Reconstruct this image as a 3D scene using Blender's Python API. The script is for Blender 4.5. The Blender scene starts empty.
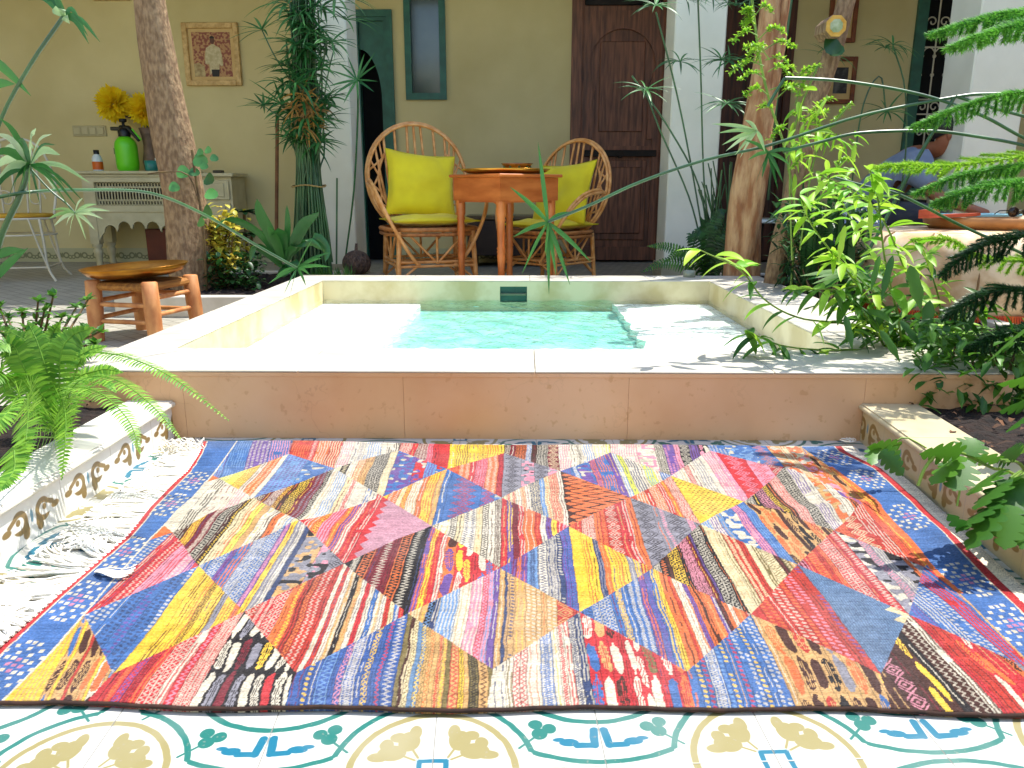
import bpy, math, random
import numpy as np
from mathutils import Vector, Matrix, Euler

random.seed(7)
scene = bpy.context.scene
COL = scene.collection
PI = math.pi

# ------------------------------------------------------------------ camera
CAM_H = 0.66
F_PX = 769.0
cam_data = bpy.data.cameras.new('camera')
cam_data.lens = F_PX / 1024.0 * 36.0
cam_data.clip_start = 0.02
cam_data.clip_end = 400
cam = bpy.data.objects.new('camera', cam_data)
cam.location = (0, 0, CAM_H)
cam.rotation_euler = (math.radians(90 - 14.3), 0, math.radians(0.9))
COL.objects.link(cam)
scene.camera = cam
CM = cam.rotation_euler.to_matrix()


def ray(px, py):
    return CM @ Vector(((px - 512) / F_PX, -(py - 384) / F_PX, -1.0))


def W(px, py, Y):
    """point at distance Y in front of the viewer, seen towards (px, py)"""
    d = ray(px, py)
    t = Y / d.y
    return Vector((d.x * t, Y, CAM_H + d.z * t))


def G(px, py, h=0.0):
    """point at height h"""
    d = ray(px, py)
    t = (h - CAM_H) / d.z
    return Vector((d.x * t, d.y * t, h))


# ------------------------------------------------------------------ tagging
def tag(o, label=None, cat=None, group=None, kind=None):
    if label: o['label'] = label
    if cat: o['category'] = cat
    if group: o['group'] = group
    if kind: o['kind'] = kind
    return o


def thing(name, label, cat, loc=(0, 0, 0), rz=0.0, group=None):
    o = bpy.data.objects.new(name, None)
    o.empty_display_size = 0.05
    o.location = loc
    o.rotation_euler = (0, 0, rz)
    COL.objects.link(o)
    return tag(o, label, cat, group)


def smoothnoise(x, y, s=0):
    return (math.sin(x * 1.7 + s * 3.1 + 1.3 * math.sin(y * 1.1 + s)) + math.sin(y * 2.3 - s * 1.7 + 1.1 * math.sin(x * .9))) * .5


class MB:
    """collects geometry in the coordinates of its thing, links it as ONE mesh object"""

    def __init__(self):
        self.v = []; self.f = []; self.sm = []; self.mi = []

    def add(self, vs, fs, smooth=False, mi=0):
        o = len(self.v)
        self.v += [tuple(v) for v in vs]
        for f in fs:
            self.f.append(tuple(i + o for i in f)); self.sm.append(smooth); self.mi.append(mi)

    def box(self, a, b, rz=0.0, mi=0, bev=0.0, taper=0.0):
        x0, y0, z0 = a; x1, y1, z1 = b
        if x0 > x1: x0, x1 = x1, x0
        if y0 > y1: y0, y1 = y1, y0
        if z0 > z1: z0, z1 = z1, z0
        cx, cy = (x0 + x1) / 2, (y0 + y1) / 2
        if bev <= 0:
            vs = [(x0, y0, z0), (x1, y0, z0), (x1, y1, z0), (x0, y1, z0), (x0, y0, z1), (x1, y0, z1), (x1, y1, z1), (x0, y1, z1)]
            fs = [(0, 3, 2, 1), (4, 5, 6, 7), (0, 1, 5, 4), (1, 2, 6, 5), (2, 3, 7, 6), (3, 0, 4, 7)]
        else:
            b_ = bev
            vs = []
            for (z, i) in ((z0, b_), (z0 + b_, 0), (z1 - b_, 0), (z1, b_)):
                X0, X1, Y0, Y1 = x0 + i, x1 - i, y0 + i, y1 - i
                c = b_ if i == 0 else b_ * .5
                vs += [(X0 + c, Y0, z), (X1 - c, Y0, z), (X1, Y0 + c, z), (X1, Y1 - c, z), (X1 - c, Y1, z), (X0 + c, Y1, z), (X0, Y1 - c, z), (X0, Y0 + c, z)]
            fs = [tuple(reversed(range(8))), tuple(range(24, 32))]
            for r in range(3):
                for k in range(8):
                    fs.append((r * 8 + k, r * 8 + (k + 1) % 8, r * 8 + 8 + (k + 1) % 8, r * 8 + 8 + k))
        if rz:
            c, s = math.cos(rz), math.sin(rz)
            vs = [(cx + (x - cx) * c - (y - cy) * s, cy + (x - cx) * s + (y - cy) * c, z) for x, y, z in vs]
        self.add(vs, fs, False, mi)

    def tube(self, pts, r, n=8, cap=True, mi=0, smooth=True, flat=1.0):
        pts = [Vector(p) for p in pts]
        m = len(pts)
        if not hasattr(r, '__len__'): r = [r] * m
        vs = []
        up = None
        for i, p in enumerate(pts):
            t = (pts[min(i + 1, m - 1)] - pts[max(i - 1, 0)])
            if t.length < 1e-9: t = Vector((0, 0, 1))
            t.normalize()
            if up is None:
                a = Vector((0, 0, 1)) if abs(t.z) < .9 else Vector((1, 0, 0))
                up = t.cross(a).normalized()
            up = (up - t * up.dot(t))
            if up.length < 1e-6: up = t.orthogonal()
            up.normalize()
            b = t.cross(up)
            for k in range(n):
                a = 2 * PI * k / n
                vs.append(p + up * math.cos(a) * r[i] + b * math.sin(a) * r[i] * flat)
        fs = []
        for i in range(m - 1):
            for k in range(n):
                fs.append((i * n + k, i * n + (k + 1) % n, (i + 1) * n + (k + 1) % n, (i + 1) * n + k))
        self.add(vs, fs, smooth, mi)
        if cap:
            self.add(vs[:n], [tuple(reversed(range(n)))], False, mi)
            self.add(vs[-n:], [tuple(range(n))], False, mi)

    def lathe(self, prof, c=(0, 0, 0), n=24, mi=0, sx=1.0, sy=1.0, smooth=True):
        vs = []; m = len(prof)
        for (r, z) in prof:
            for k in range(n):
                a = 2 * PI * k / n
                vs.append((c[0] + r * math.cos(a) * sx, c[1] + r * math.sin(a) * sy, c[2] + z))
        fs = []
        for i in range(m - 1):
            for k in range(n):
                fs.append((i * n + k, i * n + (k + 1) % n, (i + 1) * n + (k + 1) % n, (i + 1) * n + k))
        self.add(vs, fs, smooth, mi)
        if prof[0][0] > 1e-5: self.add(vs[:n], [tuple(reversed(range(n)))], False, mi)
        if prof[-1][0] > 1e-5: self.add(vs[-n:], [tuple(range(n))], False, mi)

    def prism(self, outline, axis, a, b, mi=0):
        """outline = 2d points; axis 'y': (x,z) extruded in y from a to b; 'z': (x,y) extruded in z; 'x': (y,z)"""
        n = len(outline)

        def pt(u, v, w):
            return (u, w, v) if axis == 'y' else ((u, v, w) if axis == 'z' else (w, u, v))
        vs = [pt(u, v, a) for u, v in outline] + [pt(u, v, b) for u, v in outline]
        fs = [tuple(range(n)), tuple(reversed(range(n, 2 * n)))]
        for k in range(n):
            fs.append((k, (k + 1) % n, n + (k + 1) % n, n + k))
        self.add(vs, fs, False, mi)

    def blob(self, c, r, n=10, seed=0, amp=.15, mi=0):
        c = Vector(c)
        if not hasattr(r, '__len__'): r = (r, r, r)
        vs = []
        for i in range(n + 1):
            th = PI * i / n
            for k in range(2 * n):
                ph = PI * k / n
                d = 1 + amp * smoothnoise(3 * math.cos(ph) * math.sin(th) + seed, 3 * math.cos(th) + 2 * math.sin(ph) * math.sin(th), seed)
                vs.append(c + Vector((r[0] * math.sin(th) * math.cos(ph), r[1] * math.sin(th) * math.sin(ph), r[2] * math.cos(th))) * d)
        fs = []
        m = 2 * n
        for i in range(n):
            for k in range(m):
                fs.append((i * m + k, (i + 1) * m + k, (i + 1) * m + (k + 1) % m, i * m + (k + 1) % m))
        self.add(vs, fs, True, mi)

    def blade(self, pts, w, side=None, fold=.25, tipw=0.0, prof=None, mi=0, smooth=True):
        """leaf strip along pts, half-width w at its widest; V-folded"""
        pts = [Vector(p) for p in pts]; m = len(pts)
        vs = []
        for i, p in enumerate(pts):
            t = (pts[min(i + 1, m - 1)] - pts[max(i - 1, 0)])
            if t.length < 1e-9: t = Vector((0, 0, 1))
            t.normalize()
            s = side.copy() if side is not None else t.cross(Vector((0, 0, 1)))
            s = s - t * s.dot(t)
            if s.length < 1e-4: s = t.orthogonal()
            s.normalize()
            nrm = s.cross(t)
            u = i / (m - 1)
            ww = w * (prof(u) if prof else max(tipw, math.sin(PI * (0.08 + .92 * u) ** .8) ** .8 if u < 1 else tipw))
            vs += [p + s * ww + nrm * ww * fold, p, p - s * ww + nrm * ww * fold]
        fs = []
        for i in range(m - 1):
            a = i * 3
            fs += [(a, a + 1, a + 4, a + 3), (a + 1, a + 2, a + 5, a + 4)]
        self.add(vs, fs, smooth, mi)

    def build(self, name, mat, parent=None, origin=None):
        me = bpy.data.meshes.new(name)
        if origin is None and parent is not None: origin = None
        v = self.v
        if origin is not None:
            ox, oy, oz = origin
            v = [(x - ox, y - oy, z - oz) for x, y, z in v]
        me.from_pydata(v, [], self.f)
        me.polygons.foreach_set('use_smooth', self.sm)
        mats = mat if isinstance(mat, (list, tuple)) else [mat]
        for m_ in mats: me.materials.append(m_)
        if len(mats) > 1: me.polygons.foreach_set('material_index', self.mi)
        me.update()
        o = bpy.data.objects.new(name, me)
        if parent is not None: o.parent = parent
        elif origin is not None: o.location = origin
        COL.objects.link(o)
        return o


def rel(base):
    """MB.build helper: world-space geometry below a thing at base (unrotated)"""
    return tuple(base)


# ------------------------------------------------------------------ colours and materials
def lin(h):
    h = h.lstrip('#')
    c = [int(h[i:i + 2], 16) / 255 for i in (0, 2, 4)]
    return tuple((x / 12.92 if x <= .04045 else ((x + .055) / 1.055) ** 2.4) for x in c)


def c4(c):
    if isinstance(c, str): c = lin(c)
    return (c[0], c[1], c[2], 1.0)


MATS = {}


def mat(name, col, col2=None, rough=.6, scale=8.0, bump=0.0, bscale=None, metal=0.0, spec=.5, trans=0.0, stretch=(1, 1, 1), detail=4.0,
        isl=False, coat=0.0, dist=0.002, contrast=(.35, .65), sheen=0.0):
    if name in MATS: return MATS[name]
    m = bpy.data.materials.new(name); m.use_nodes = True
    nt = m.node_tree; N = nt.nodes; L = nt.links
    b = N['Principled BSDF']; out = N['Material Output']
    b.inputs['Roughness'].default_value = rough
    b.inputs['Metallic'].default_value = metal
    b.inputs['Specular IOR Level'].default_value = spec
    b.inputs['Coat Weight'].default_value = coat
    b.inputs['Sheen Weight'].default_value = sheen
    tc = N.new('ShaderNodeTexCoord'); mp = N.new('ShaderNodeMapping')
    mp.inputs['Scale'].default_value = stretch
    L.new(tc.outputs['Object'], mp.inputs['Vector'])
    nz = N.new('ShaderNodeTexNoise'); nz.inputs['Scale'].default_value = scale; nz.inputs['Detail'].default_value = detail
    L.new(mp.outputs[0], nz.inputs['Vector'])
    mix = N.new('ShaderNodeMix'); mix.data_type = 'RGBA'
    mix.inputs[6].default_value = c4(col); mix.inputs[7].default_value = c4(col2 if col2 is not None else col)
    mr = N.new('ShaderNodeMapRange'); mr.inputs[1].default_value = contrast[0]; mr.inputs[2].default_value = contrast[1]
    if isl:
        g = N.new('ShaderNodeNewGeometry')
        ad = N.new('ShaderNodeMath'); ad.operation = 'MULTIPLY_ADD'; ad.inputs[1].default_value = .4; 
        L.new(nz.outputs[0], ad.inputs[0])
        ml = N.new('ShaderNodeMath'); ml.operation = 'MULTIPLY'; ml.inputs[1].default_value = .6
        L.new(g.outputs['Random Per Island'], ml.inputs[0]); L.new(ml.outputs[0], ad.inputs[2])
        L.new(ad.outputs[0], mr.inputs[0]); mr.inputs[1].default_value = .2; mr.inputs[2].default_value = .8
    else:
        L.new(nz.outputs[0], mr.inputs[0])
    L.new(mr.outputs[0], mix.inputs[0]); L.new(mix.outputs[2], b.inputs['Base Color'])
    if bump:
        nb = N.new('ShaderNodeTexNoise'); nb.inputs['Scale'].default_value = bscale or scale * 3; nb.inputs['Detail'].default_value = 6
        L.new(mp.outputs[0], nb.inputs['Vector'])
        bp = N.new('ShaderNodeBump'); bp.inputs['Strength'].default_value = bump; bp.inputs['Distance'].default_value = dist
        L.new(nb.outputs[0], bp.inputs['Height']); L.new(bp.outputs[0], b.inputs['Normal'])
    if trans:
        t = N.new('ShaderNodeBsdfTranslucent'); L.new(mix.outputs[2], t.inputs['Color'])
        ms = N.new('ShaderNodeMixShader'); ms.inputs[0].default_value = trans
        L.new(b.outputs[0], ms.inputs[1]); L.new(t.outputs[0], ms.inputs[2]); L.new(ms.outputs[0], out.inputs['Surface'])
    MATS[name] = m
    return m


class X:
    """tiny expression wrapper round Math nodes"""
    nt = None

    def __init__(self, s): self.s = s

    @staticmethod
    def op(o, *a):
        n = X.nt.nodes.new('ShaderNodeMath'); n.operation = o
        for i, q in enumerate(a):
            if isinstance(q, X): X.nt.links.new(q.s, n.inputs[i])
            else: n.inputs[i].default_value = q
        return X(n.outputs[0])

    def __add__(s, o): return X.op('ADD', s, o)
    def __sub__(s, o): return X.op('SUBTRACT', s, o)
    def __rsub__(s, o): return X.op('SUBTRACT', o, s)
    def __mul__(s, o): return X.op('MULTIPLY', s, o)
    __radd__ = __add__
    __rmul__ = __mul__
    def __truediv__(s, o): return X.op('DIVIDE', s, o)
    def abs(s): return X.op('ABSOLUTE', s)
    def lt(s, o): return X.op('LESS_THAN', s, o)
    def gt(s, o): return X.op('GREATER_THAN', s, o)
    def mn(s, o): return X.op('MINIMUM', s, o)
    def mx(s, o): return X.op('MAXIMUM', s, o)
    def wrap(s, p): return X.op('WRAP', s, p / 2, -p / 2)
    def sqrt(s): return X.op('SQRT', s)


def hyp(a, b): return (a * a + b * b).sqrt()
def disc(x, y, cx, cy, r, sx=1.0, sy=1.0): return hyp((x - cx) * (1 / sx), (y - cy) * (1 / sy)) - r
def ring(x, y, cx, cy, r, w): return (hyp(x - cx, y - cy) - r).abs() - w
def seg(x, y, ax, ay, bx, by, w):
    dx, dy = bx - ax, by - ay; l2 = dx * dx + dy * dy
    t = X.op('MULTIPLY', (x - ax) * dx + (y - ay) * dy, 1 / l2)
    t = X.op('MINIMUM', X.op('MAXIMUM', t, 0.0), 1.0)
    return hyp(x - ax - t * dx, y - ay - t * dy) - w


def mixc(nt, fac, a, b):
    n = nt.nodes.new('ShaderNodeMix'); n.data_type = 'RGBA'
    if isinstance(fac, X): nt.links.new(fac.s, n.inputs[0])
    else: n.inputs[0].default_value = fac
    for i, q in ((6, a), (7, b)):
        if isinstance(q, bpy.types.NodeSocket): nt.links.new(q, n.inputs[i])
        else: n.inputs[i].default_value = c4(q)
    return n.outputs[2]


def soft(d, w=.0006):
    """1 inside (d<0), 0 outside with a soft edge"""
    n = X.nt.nodes.new('ShaderNodeMapRange')
    X.nt.links.new(d.s, n.inputs[0])
    n.inputs[1].default_value = w; n.inputs[2].default_value = -w
    n.inputs[3].default_value = 0; n.inputs[4].default_value = 1
    return X(n.outputs[0])
# ------------------------------------------------------------------ the materials
M_WALL = mat('cream_plaster', '#dccd98', '#c6b680', rough=.9, scale=1.3, detail=9, contrast=(.3, .7), bump=.25, bscale=60, dist=.003)
M_WALLW = mat('white_plaster', '#ecead8', '#deddc9', rough=.9, scale=3, bump=.3, bscale=70, dist=.003)
M_CEIL = mat('ceiling_plaster', '#cfcabb', '#c6c1b0', rough=.9)
M_TAN = mat('sand_plaster', '#c9a477', '#bb976b', rough=.9, scale=3, bump=.3)
M_GREEN = mat('green_paint', '#2a6654', '#225646', rough=.45, scale=12, bump=.15)
M_DOOR = mat('old_walnut', '#86543a', '#543220', rough=.55, scale=6, stretch=(8, 8, .7), bump=.4, bscale=14, dist=.004)
M_DOORD = mat('dark_walnut', '#5a3018', '#34190e', rough=.6, scale=6, stretch=(8, 8, .7), bump=.4)
M_IRON = mat('black_iron', '#16120f', '#2a221c', rough=.5, metal=.6)
M_GLASSD = mat('dim_glass', '#39443c', '#4e5a4c', rough=.12, scale=2.2, spec=.8)
M_DARK = mat('unlit_room_paint', '#0b0b0a', '#121110', rough=.9)  # near-black paint for the unlit rooms behind openings
M_MARBLE_T = mat('cream_marble_top', '#d6d0c2', '#b2ac9e', rough=.4, scale=7, detail=9, contrast=(.3, .7), stretch=(1, 2.2, 1), bump=.08)
M_SOIL = mat('potting_soil', '#2a1a12', '#120b08', rough=1, scale=30, bump=1.0, bscale=60, dist=.02)
M_BARK = mat('smooth_bark', '#9c8160', '#745a40', rough=.9, scale=60, stretch=(1, 1, .4), bump=1.0, bscale=70, dist=.012, contrast=(.36, .62), detail=10)
M_BARK2 = mat('pale_bark', '#c29a70', '#96633f', rough=.9, scale=24, stretch=(1.2, 1.2, .3), bump=1.0, bscale=60, dist=.012, contrast=(.36, .62), detail=10)
M_CUT = mat('sawn_wood', '#e0b45a', '#c89236', rough=.8, scale=30)
M_CUTG = mat('sawn_centre', '#b9c0a0', '#8c9a6c', rough=.8, scale=30)
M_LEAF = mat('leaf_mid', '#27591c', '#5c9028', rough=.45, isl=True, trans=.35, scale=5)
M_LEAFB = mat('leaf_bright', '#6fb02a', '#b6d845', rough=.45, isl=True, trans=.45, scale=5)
M_LEAFD = mat('leaf_dark', '#16381a', '#2f5f2a', rough=.4, isl=True, trans=.2, scale=5)
M_PAP = mat('sedge_leaf', '#1f5a2a', '#4d8a44', rough=.4, isl=True, trans=.3, scale=4)
M_PAPS = mat('sedge_stem', '#234a2a', '#3c6a3a', rough=.35, scale=6, spec=.7)
M_PAPP = mat('sun_tinted_sedge_leaf', '#c4d6b0', '#86b468', rough=.4, isl=True, trans=.35, scale=4)  # paler copy of the sedge leaf, sun glare put into the colour
M_DRY = mat('dry_leaf', '#b98a3c', '#7a5a2c', rough=.7, isl=True, trans=.2)
M_FERN = mat('fern_leaf', '#3f7d1c', '#8fc040', rough=.5, isl=True, trans=.45, scale=5)
M_NORF = mat('needle_leaf', '#236f28', '#84c848', rough=.5, isl=True, trans=.35, scale=5)
M_YEL = mat('yellow_green_leaf', '#e0c850', '#a8b03c', rough=.5, isl=True, trans=.35)
M_TWIG = mat('twig', '#4c3a24', '#6f5a34', rough=.8, scale=20)
M_GSTEM = mat('green_stem', '#7c9a38', '#5a7a2c', rough=.5, scale=10)
M_RATTAN = mat('peeled_cane', '#e6ab68', '#cc863e', rough=.45, scale=22, bump=.2)
M_SEATW = mat('woven_cane', '#b9783c', '#8e5626', rough=.6, scale=40, stretch=(1, .2, 1), bump=.6)
M_CUSH = mat('yellow_cotton', '#e6d312', '#d8c20c', rough=.85, scale=6, bump=.3, bscale=220, dist=.001, sheen=.2)
M_TABLE = mat('orange_pine', '#cc7234', '#ae5620', rough=.4, scale=5, stretch=(1, 1, 4), bump=.15, coat=.2)
M_LEG = mat('turned_pine', '#d47a38', '#b45c22', rough=.4, scale=9, bump=.1, coat=.2)
M_BRASS = mat('aged_brass', '#b07a2a', '#8a5a20', rough=.3, metal=.9, scale=9, bump=.3)
M_GOLD = mat('polished_brass', '#e0a848', '#c08a30', rough=.28, metal=.85, scale=9, bump=.2)
M_CERAM = mat('glazed_bowl', '#c07a22', '#8a4a18', rough=.25, scale=25, coat=.5)
M_TEALC = mat('teal_glaze', '#2c8a7e', '#1f6e66', rough=.3, scale=20)
M_CREAMW = mat('cream_painted_wood', '#cfc6a0', '#c2b890', rough=.6, scale=10, bump=.1)
M_WIRON = mat('cream_iron', '#d6cfb8', '#c2baa0', rough=.5)
M_FRAMEG = mat('gilt_wood', '#dcb878', '#b89050', rough=.5, scale=30, bump=.5)
M_FRAMEB = mat('brown_frame', '#8a4a24', '#6c341a', rough=.5, scale=14)
M_MATB = mat('tan_mount', '#d8b87c', '#ccaa6e', rough=.8)
M_LIME = mat('lime_plastic', '#6edc20', '#62d01c', rough=.3, scale=3)
M_BLACKP = mat('black_plastic', '#0d0d0d', '#171717', rough=.4)
M_ORL = mat('orange_label', '#dd6a1c', '#c95a14', rough=.4)
M_WHITEP = mat('white_plastic', '#dfe8e6', '#cfd8d6', rough=.4)
M_POMP = mat('yellow_petals', '#ffee2a', '#f8d814', rough=.7, isl=True, trans=.45)
M_VASE = mat('taupe_vase', '#7a6048', '#5a4634', rough=.6, scale=16)
M_STOOL = mat('stool_poplar', '#cc9158', '#a8683a', rough=.6, scale=24, stretch=(1, 1, .4), bump=.15)
M_ROPE = mat('seat_rope', '#a87232', '#7c4e1e', rough=.8, scale=60, stretch=(1, .1, 1), bump=.8)
M_FRINGE = mat('white_wool', '#f0ece2', '#dcd6c8', rough=.9, isl=True)
M_POUF = mat('marbled_hide', '#e8cfac', '#c49e74', rough=.7, scale=7, detail=8, bump=.3, contrast=(.42, .58))
M_POUFR = mat('red_tassels', '#b8321c', '#d8641c', rough=.8, isl=True)
M_SKIN = mat('skin', '#a8684a', '#8f553a', rough=.5, scale=9)
M_SHIRT = mat('grey_blue_shirt', '#8e9ab0', '#7a869c', rough=.85, scale=6, bump=.3, bscale=20, dist=.01)
M_TROU = mat('charcoal_cloth', '#3c3d44', '#4c4d55', rough=.85, scale=5, bump=.5, bscale=14, dist=.012)
M_HAIR = mat('black_hair', '#0c0908', '#1a1210', rough=.5, scale=60, bump=.6)
M_PBAG = mat('pale_plastic_bag', '#b4c2e0', '#d6def0', rough=.35, scale=6, trans=.3, bump=.3)
M_LEATH = mat('orange_leather', '#c8583a', '#a8401f', rough=.5, scale=12)
M_TRAYW = mat('worn_tray_wood', '#b77f45', '#93602e', rough=.5, scale=10)
M_BLUE = mat('pale_blue_paper', '#6fb4c8', '#8cc8d4', rough=.5)
M_TERRA = mat('terracotta', '#a85a30', '#8e4824', rough=.8, scale=14)
M_WICK = mat('dark_wicker', '#6a5444', '#3a2c24', rough=.8, scale=50, bump=1.0, dist=.004)
M_CHEST = mat('chest_wood', '#3c2a1e', '#2a1c14', rough=.5, scale=7)
M_REDW = mat('red_brown_wood', '#6e2a16', '#5a2010', rough=.5, scale=7)
M_BENCH = mat('dark_bench', '#3a3a36', '#2a2a28', rough=.7)


def marble_front():
    m = bpy.data.materials.new('peach_marble'); m.use_nodes = True
    nt = m.node_tree; N = nt.nodes; L = nt.links; b = N['Principled BSDF']; X.nt = nt
    tc = N.new('ShaderNodeTexCoord')
    n1 = N.new('ShaderNodeTexNoise'); n1.inputs['Scale'].default_value = 3.5; n1.inputs['Detail'].default_value = 8; n1.inputs['Distortion'].default_value = .6
    L.new(tc.outputs['Object'], n1.inputs[0])
    base = mixc(nt, X(n1.outputs[0]), '#d9ae84', '#b88458')
    vo = N.new('ShaderNodeTexVoronoi'); vo.feature = 'DISTANCE_TO_EDGE'; vo.inputs['Scale'].default_value = 7
    n2 = N.new('ShaderNodeTexNoise'); n2.inputs['Scale'].default_value = 6; n2.inputs['Detail'].default_value = 6
    L.new(tc.outputs['Object'], n2.inputs[0])
    ad = N.new('ShaderNodeVectorMath'); ad.operation = 'MULTIPLY_ADD'; ad.inputs[1].default_value = (.5, .5, .5)
    L.new(n2.outputs[1], ad.inputs[0]); L.new(tc.outputs['Object'], ad.inputs[2]); L.new(ad.outputs[0], vo.inputs[0])
    n3 = N.new('ShaderNodeTexNoise'); n3.inputs['Scale'].default_value = 4; L.new(tc.outputs['Object'], n3.inputs[0])
    vein = soft(X(vo.outputs[0]) - .012, .012) * soft(.52 - X(n3.outputs[0]), .05) * .55
    col = mixc(nt, vein, base, '#a47850')
    n5 = N.new('ShaderNodeTexNoise'); n5.inputs['Scale'].default_value = 1.7; n5.inputs['Detail'].default_value = 5; L.new(tc.outputs['Object'], n5.inputs[0])
    col = mixc(nt, soft(.5 - X(n5.outputs[0]), .12) * .45, col, '#e6c6a6')
    n4 = N.new('ShaderNodeTexNoise'); n4.inputs['Scale'].default_value = 45; n4.inputs['Detail'].default_value = 3
    L.new(tc.outputs['Object'], n4.inputs[0])
    col = mixc(nt, soft(.66 - X(n4.outputs[0]), .03) * .4, col, '#b08250')
    L.new(col, b.inputs['Base Color']); b.inputs['Roughness'].default_value = .4
    bp = N.new('ShaderNodeBump'); bp.inputs['Strength'].default_value = .15; bp.inputs['Distance'].default_value = .003
    L.new(n4.outputs[0], bp.inputs['Height']); L.new(bp.outputs[0], b.inputs['Normal'])
    return m


M_MARBLE_F = marble_front()


def tile_floor():
    """cement tile carpet, 0.205 m tiles, pattern repeating over two tiles"""
    m = bpy.data.materials.new('patterned_cement_tile'); m.use_nodes = True
    nt = m.node_tree; N = nt.nodes; L = nt.links; b = N['Principled BSDF']; X.nt = nt
    g = N.new('ShaderNodeNewGeometry'); mp = N.new('ShaderNodeMapping')
    mp.inputs['Rotation'].default_value = (0, 0, math.radians(-3.1))
    L.new(g.outputs['Position'], mp.inputs[0])
    sp = N.new('ShaderNodeSeparateXYZ'); L.new(mp.outputs[0], sp.inputs[0])
    nz = N.new('ShaderNodeTexNoise'); nz.inputs['Scale'].default_value = 40; L.new(g.outputs['Position'], nz.inputs[0])
    wob = (X(nz.outputs[0]) - .5) * .003
    T = .205
    c0 = G(437, 712, 0)
    a = math.radians(-3.1)
    x0 = c0.x * math.cos(a) - c0.y * math.sin(a)
    X0 = X(sp.outputs[0]) - x0; Y0 = X(sp.outputs[1]) - .762
    wx = X0.wrap(T * 2); wy = Y0.wrap(T * 2)
    x = wx.abs() + wob; y = wy.abs() + wob
    olive = '#7c7034'; teal = '#18635a'; blue = '#0a6078'
    base = mixc(nt, X(nz.outputs[0]), '#cfcdc4', '#bcbab2')
    d_ol = ring(x, y, 0, 0, .098, .0045)
    # olive leaf pairs, mirrored over the diagonal too
    hi = x.mx(y); lo = x.mn(y)
    leaf = disc(lo, hi, .031, .050, .014, 1.0, 1.3).mn(disc(lo, hi, .024, .066, .009, .9, 1.5)).mn(disc(lo, hi, .045, .058, .009, 1.2, 1)).mn(seg(lo, hi, .018, .022, .030, .045, .002))
    d_ol = d_ol.mn(leaf)
    d_te = ring(x, y, 0, 0, .121, .0042)
    d_te = d_te.mx(hyp(T - x, T - y) - .200)
    # teal tangential bars round the centre
    bar = (hi - .016).abs().mx(0.0)
    d_bar = (bar - .0035).mx(lo - .018)
    # second lattice at the opposite corner (T,T) and side centre (T,0)
    u = T - x; v = T - y
    d_te = d_te.mn(ring(u, v, 0, 0, .128, .0045)).mn(ring(u, v, 0, 0, .198, .0040).mx(.121 - hyp(x, y)))
    # trefoils on the diagonal-ish, stems to the ring
    tx, ty = .130, .058
    tre = disc(x, y, tx, ty, .0105).mn(disc(x, y, tx + .013, ty + .009, .0095)).mn(disc(x, y, tx - .004, ty + .017, .0095)).mn(seg(x, y, tx, ty, tx - .026, ty - .024, .002))
    tre2 = disc(y, x, tx, ty, .0105).mn(disc(y, x, tx + .013, ty + .009, .0095)).mn(disc(y, x, tx - .004, ty + .017, .0095)).mn(seg(y, x, tx, ty, tx - .026, ty - .024, .002))
    d_te = d_te.mn(tre).mn(tre2)
    # blue lily on the seam between
    def lily(a_, b_):
        q = T - a_
        return seg(q, b_, .009, .035, .0065, .062, .0055).mn(seg(q, b_, .009, .035, .030, .036, .005)).mn(disc(q, b_, .040, .041, .0085, 1.5, .8)).mn(disc(q, b_, .052, .046, .005, 1.6, .8))
    d_bl = lily(x, y).mn(lily(y, x)).mn(disc(hi, lo, .185, .135, .010, 1.0, 1.4))
    cells = N.new('ShaderNodeTexNoise'); cells.inputs['Scale'].default_value = 9; L.new(g.outputs['Position'], cells.inputs[0])
    fade = X(cells.outputs[0]) * .5 + .74
    fade = fade.mn(1.0)
    col = mixc(nt, soft(d_ol, .0009) * fade * .9, base, olive)
    col = mixc(nt, soft(d_te, .0009) * fade, col, teal)
    col = mixc(nt, soft(d_bar, .0009) * fade, col, blue)
    col = mixc(nt, soft(d_bl, .0009) * fade, col, blue)
    seam = (X0.wrap(T).abs()).mn((Y0 + .0).wrap(T).abs()) - .0009
    sc = N.new('ShaderNodeTexNoise'); sc.inputs['Scale'].default_value = 150; sc.inputs['Detail'].default_value = 3; L.new(g.outputs['Position'], sc.inputs[0])
    col = mixc(nt, soft(.60 - X(sc.outputs[0]), .02) * 0.0 + soft((X(sc.outputs[0]) * -1) + .665, .015) * .35, col, '#8d877a')
    col = mixc(nt, soft(seam, .0005) * .85, col, '#75736c')
    L.new(col, b.inputs['Base Color']); b.inputs['Roughness'].default_value = .42
    bp = N.new('ShaderNodeBump'); bp.inputs['Strength'].default_value = .5; bp.inputs['Distance'].default_value = .001
    hgt = (soft(seam, .0008) * -1) + X(nz.outputs[0]) * .15
    L.new(hgt.s, bp.inputs['Height']); L.new(bp.outputs[0], b.inputs['Normal'])
    return m


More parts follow.
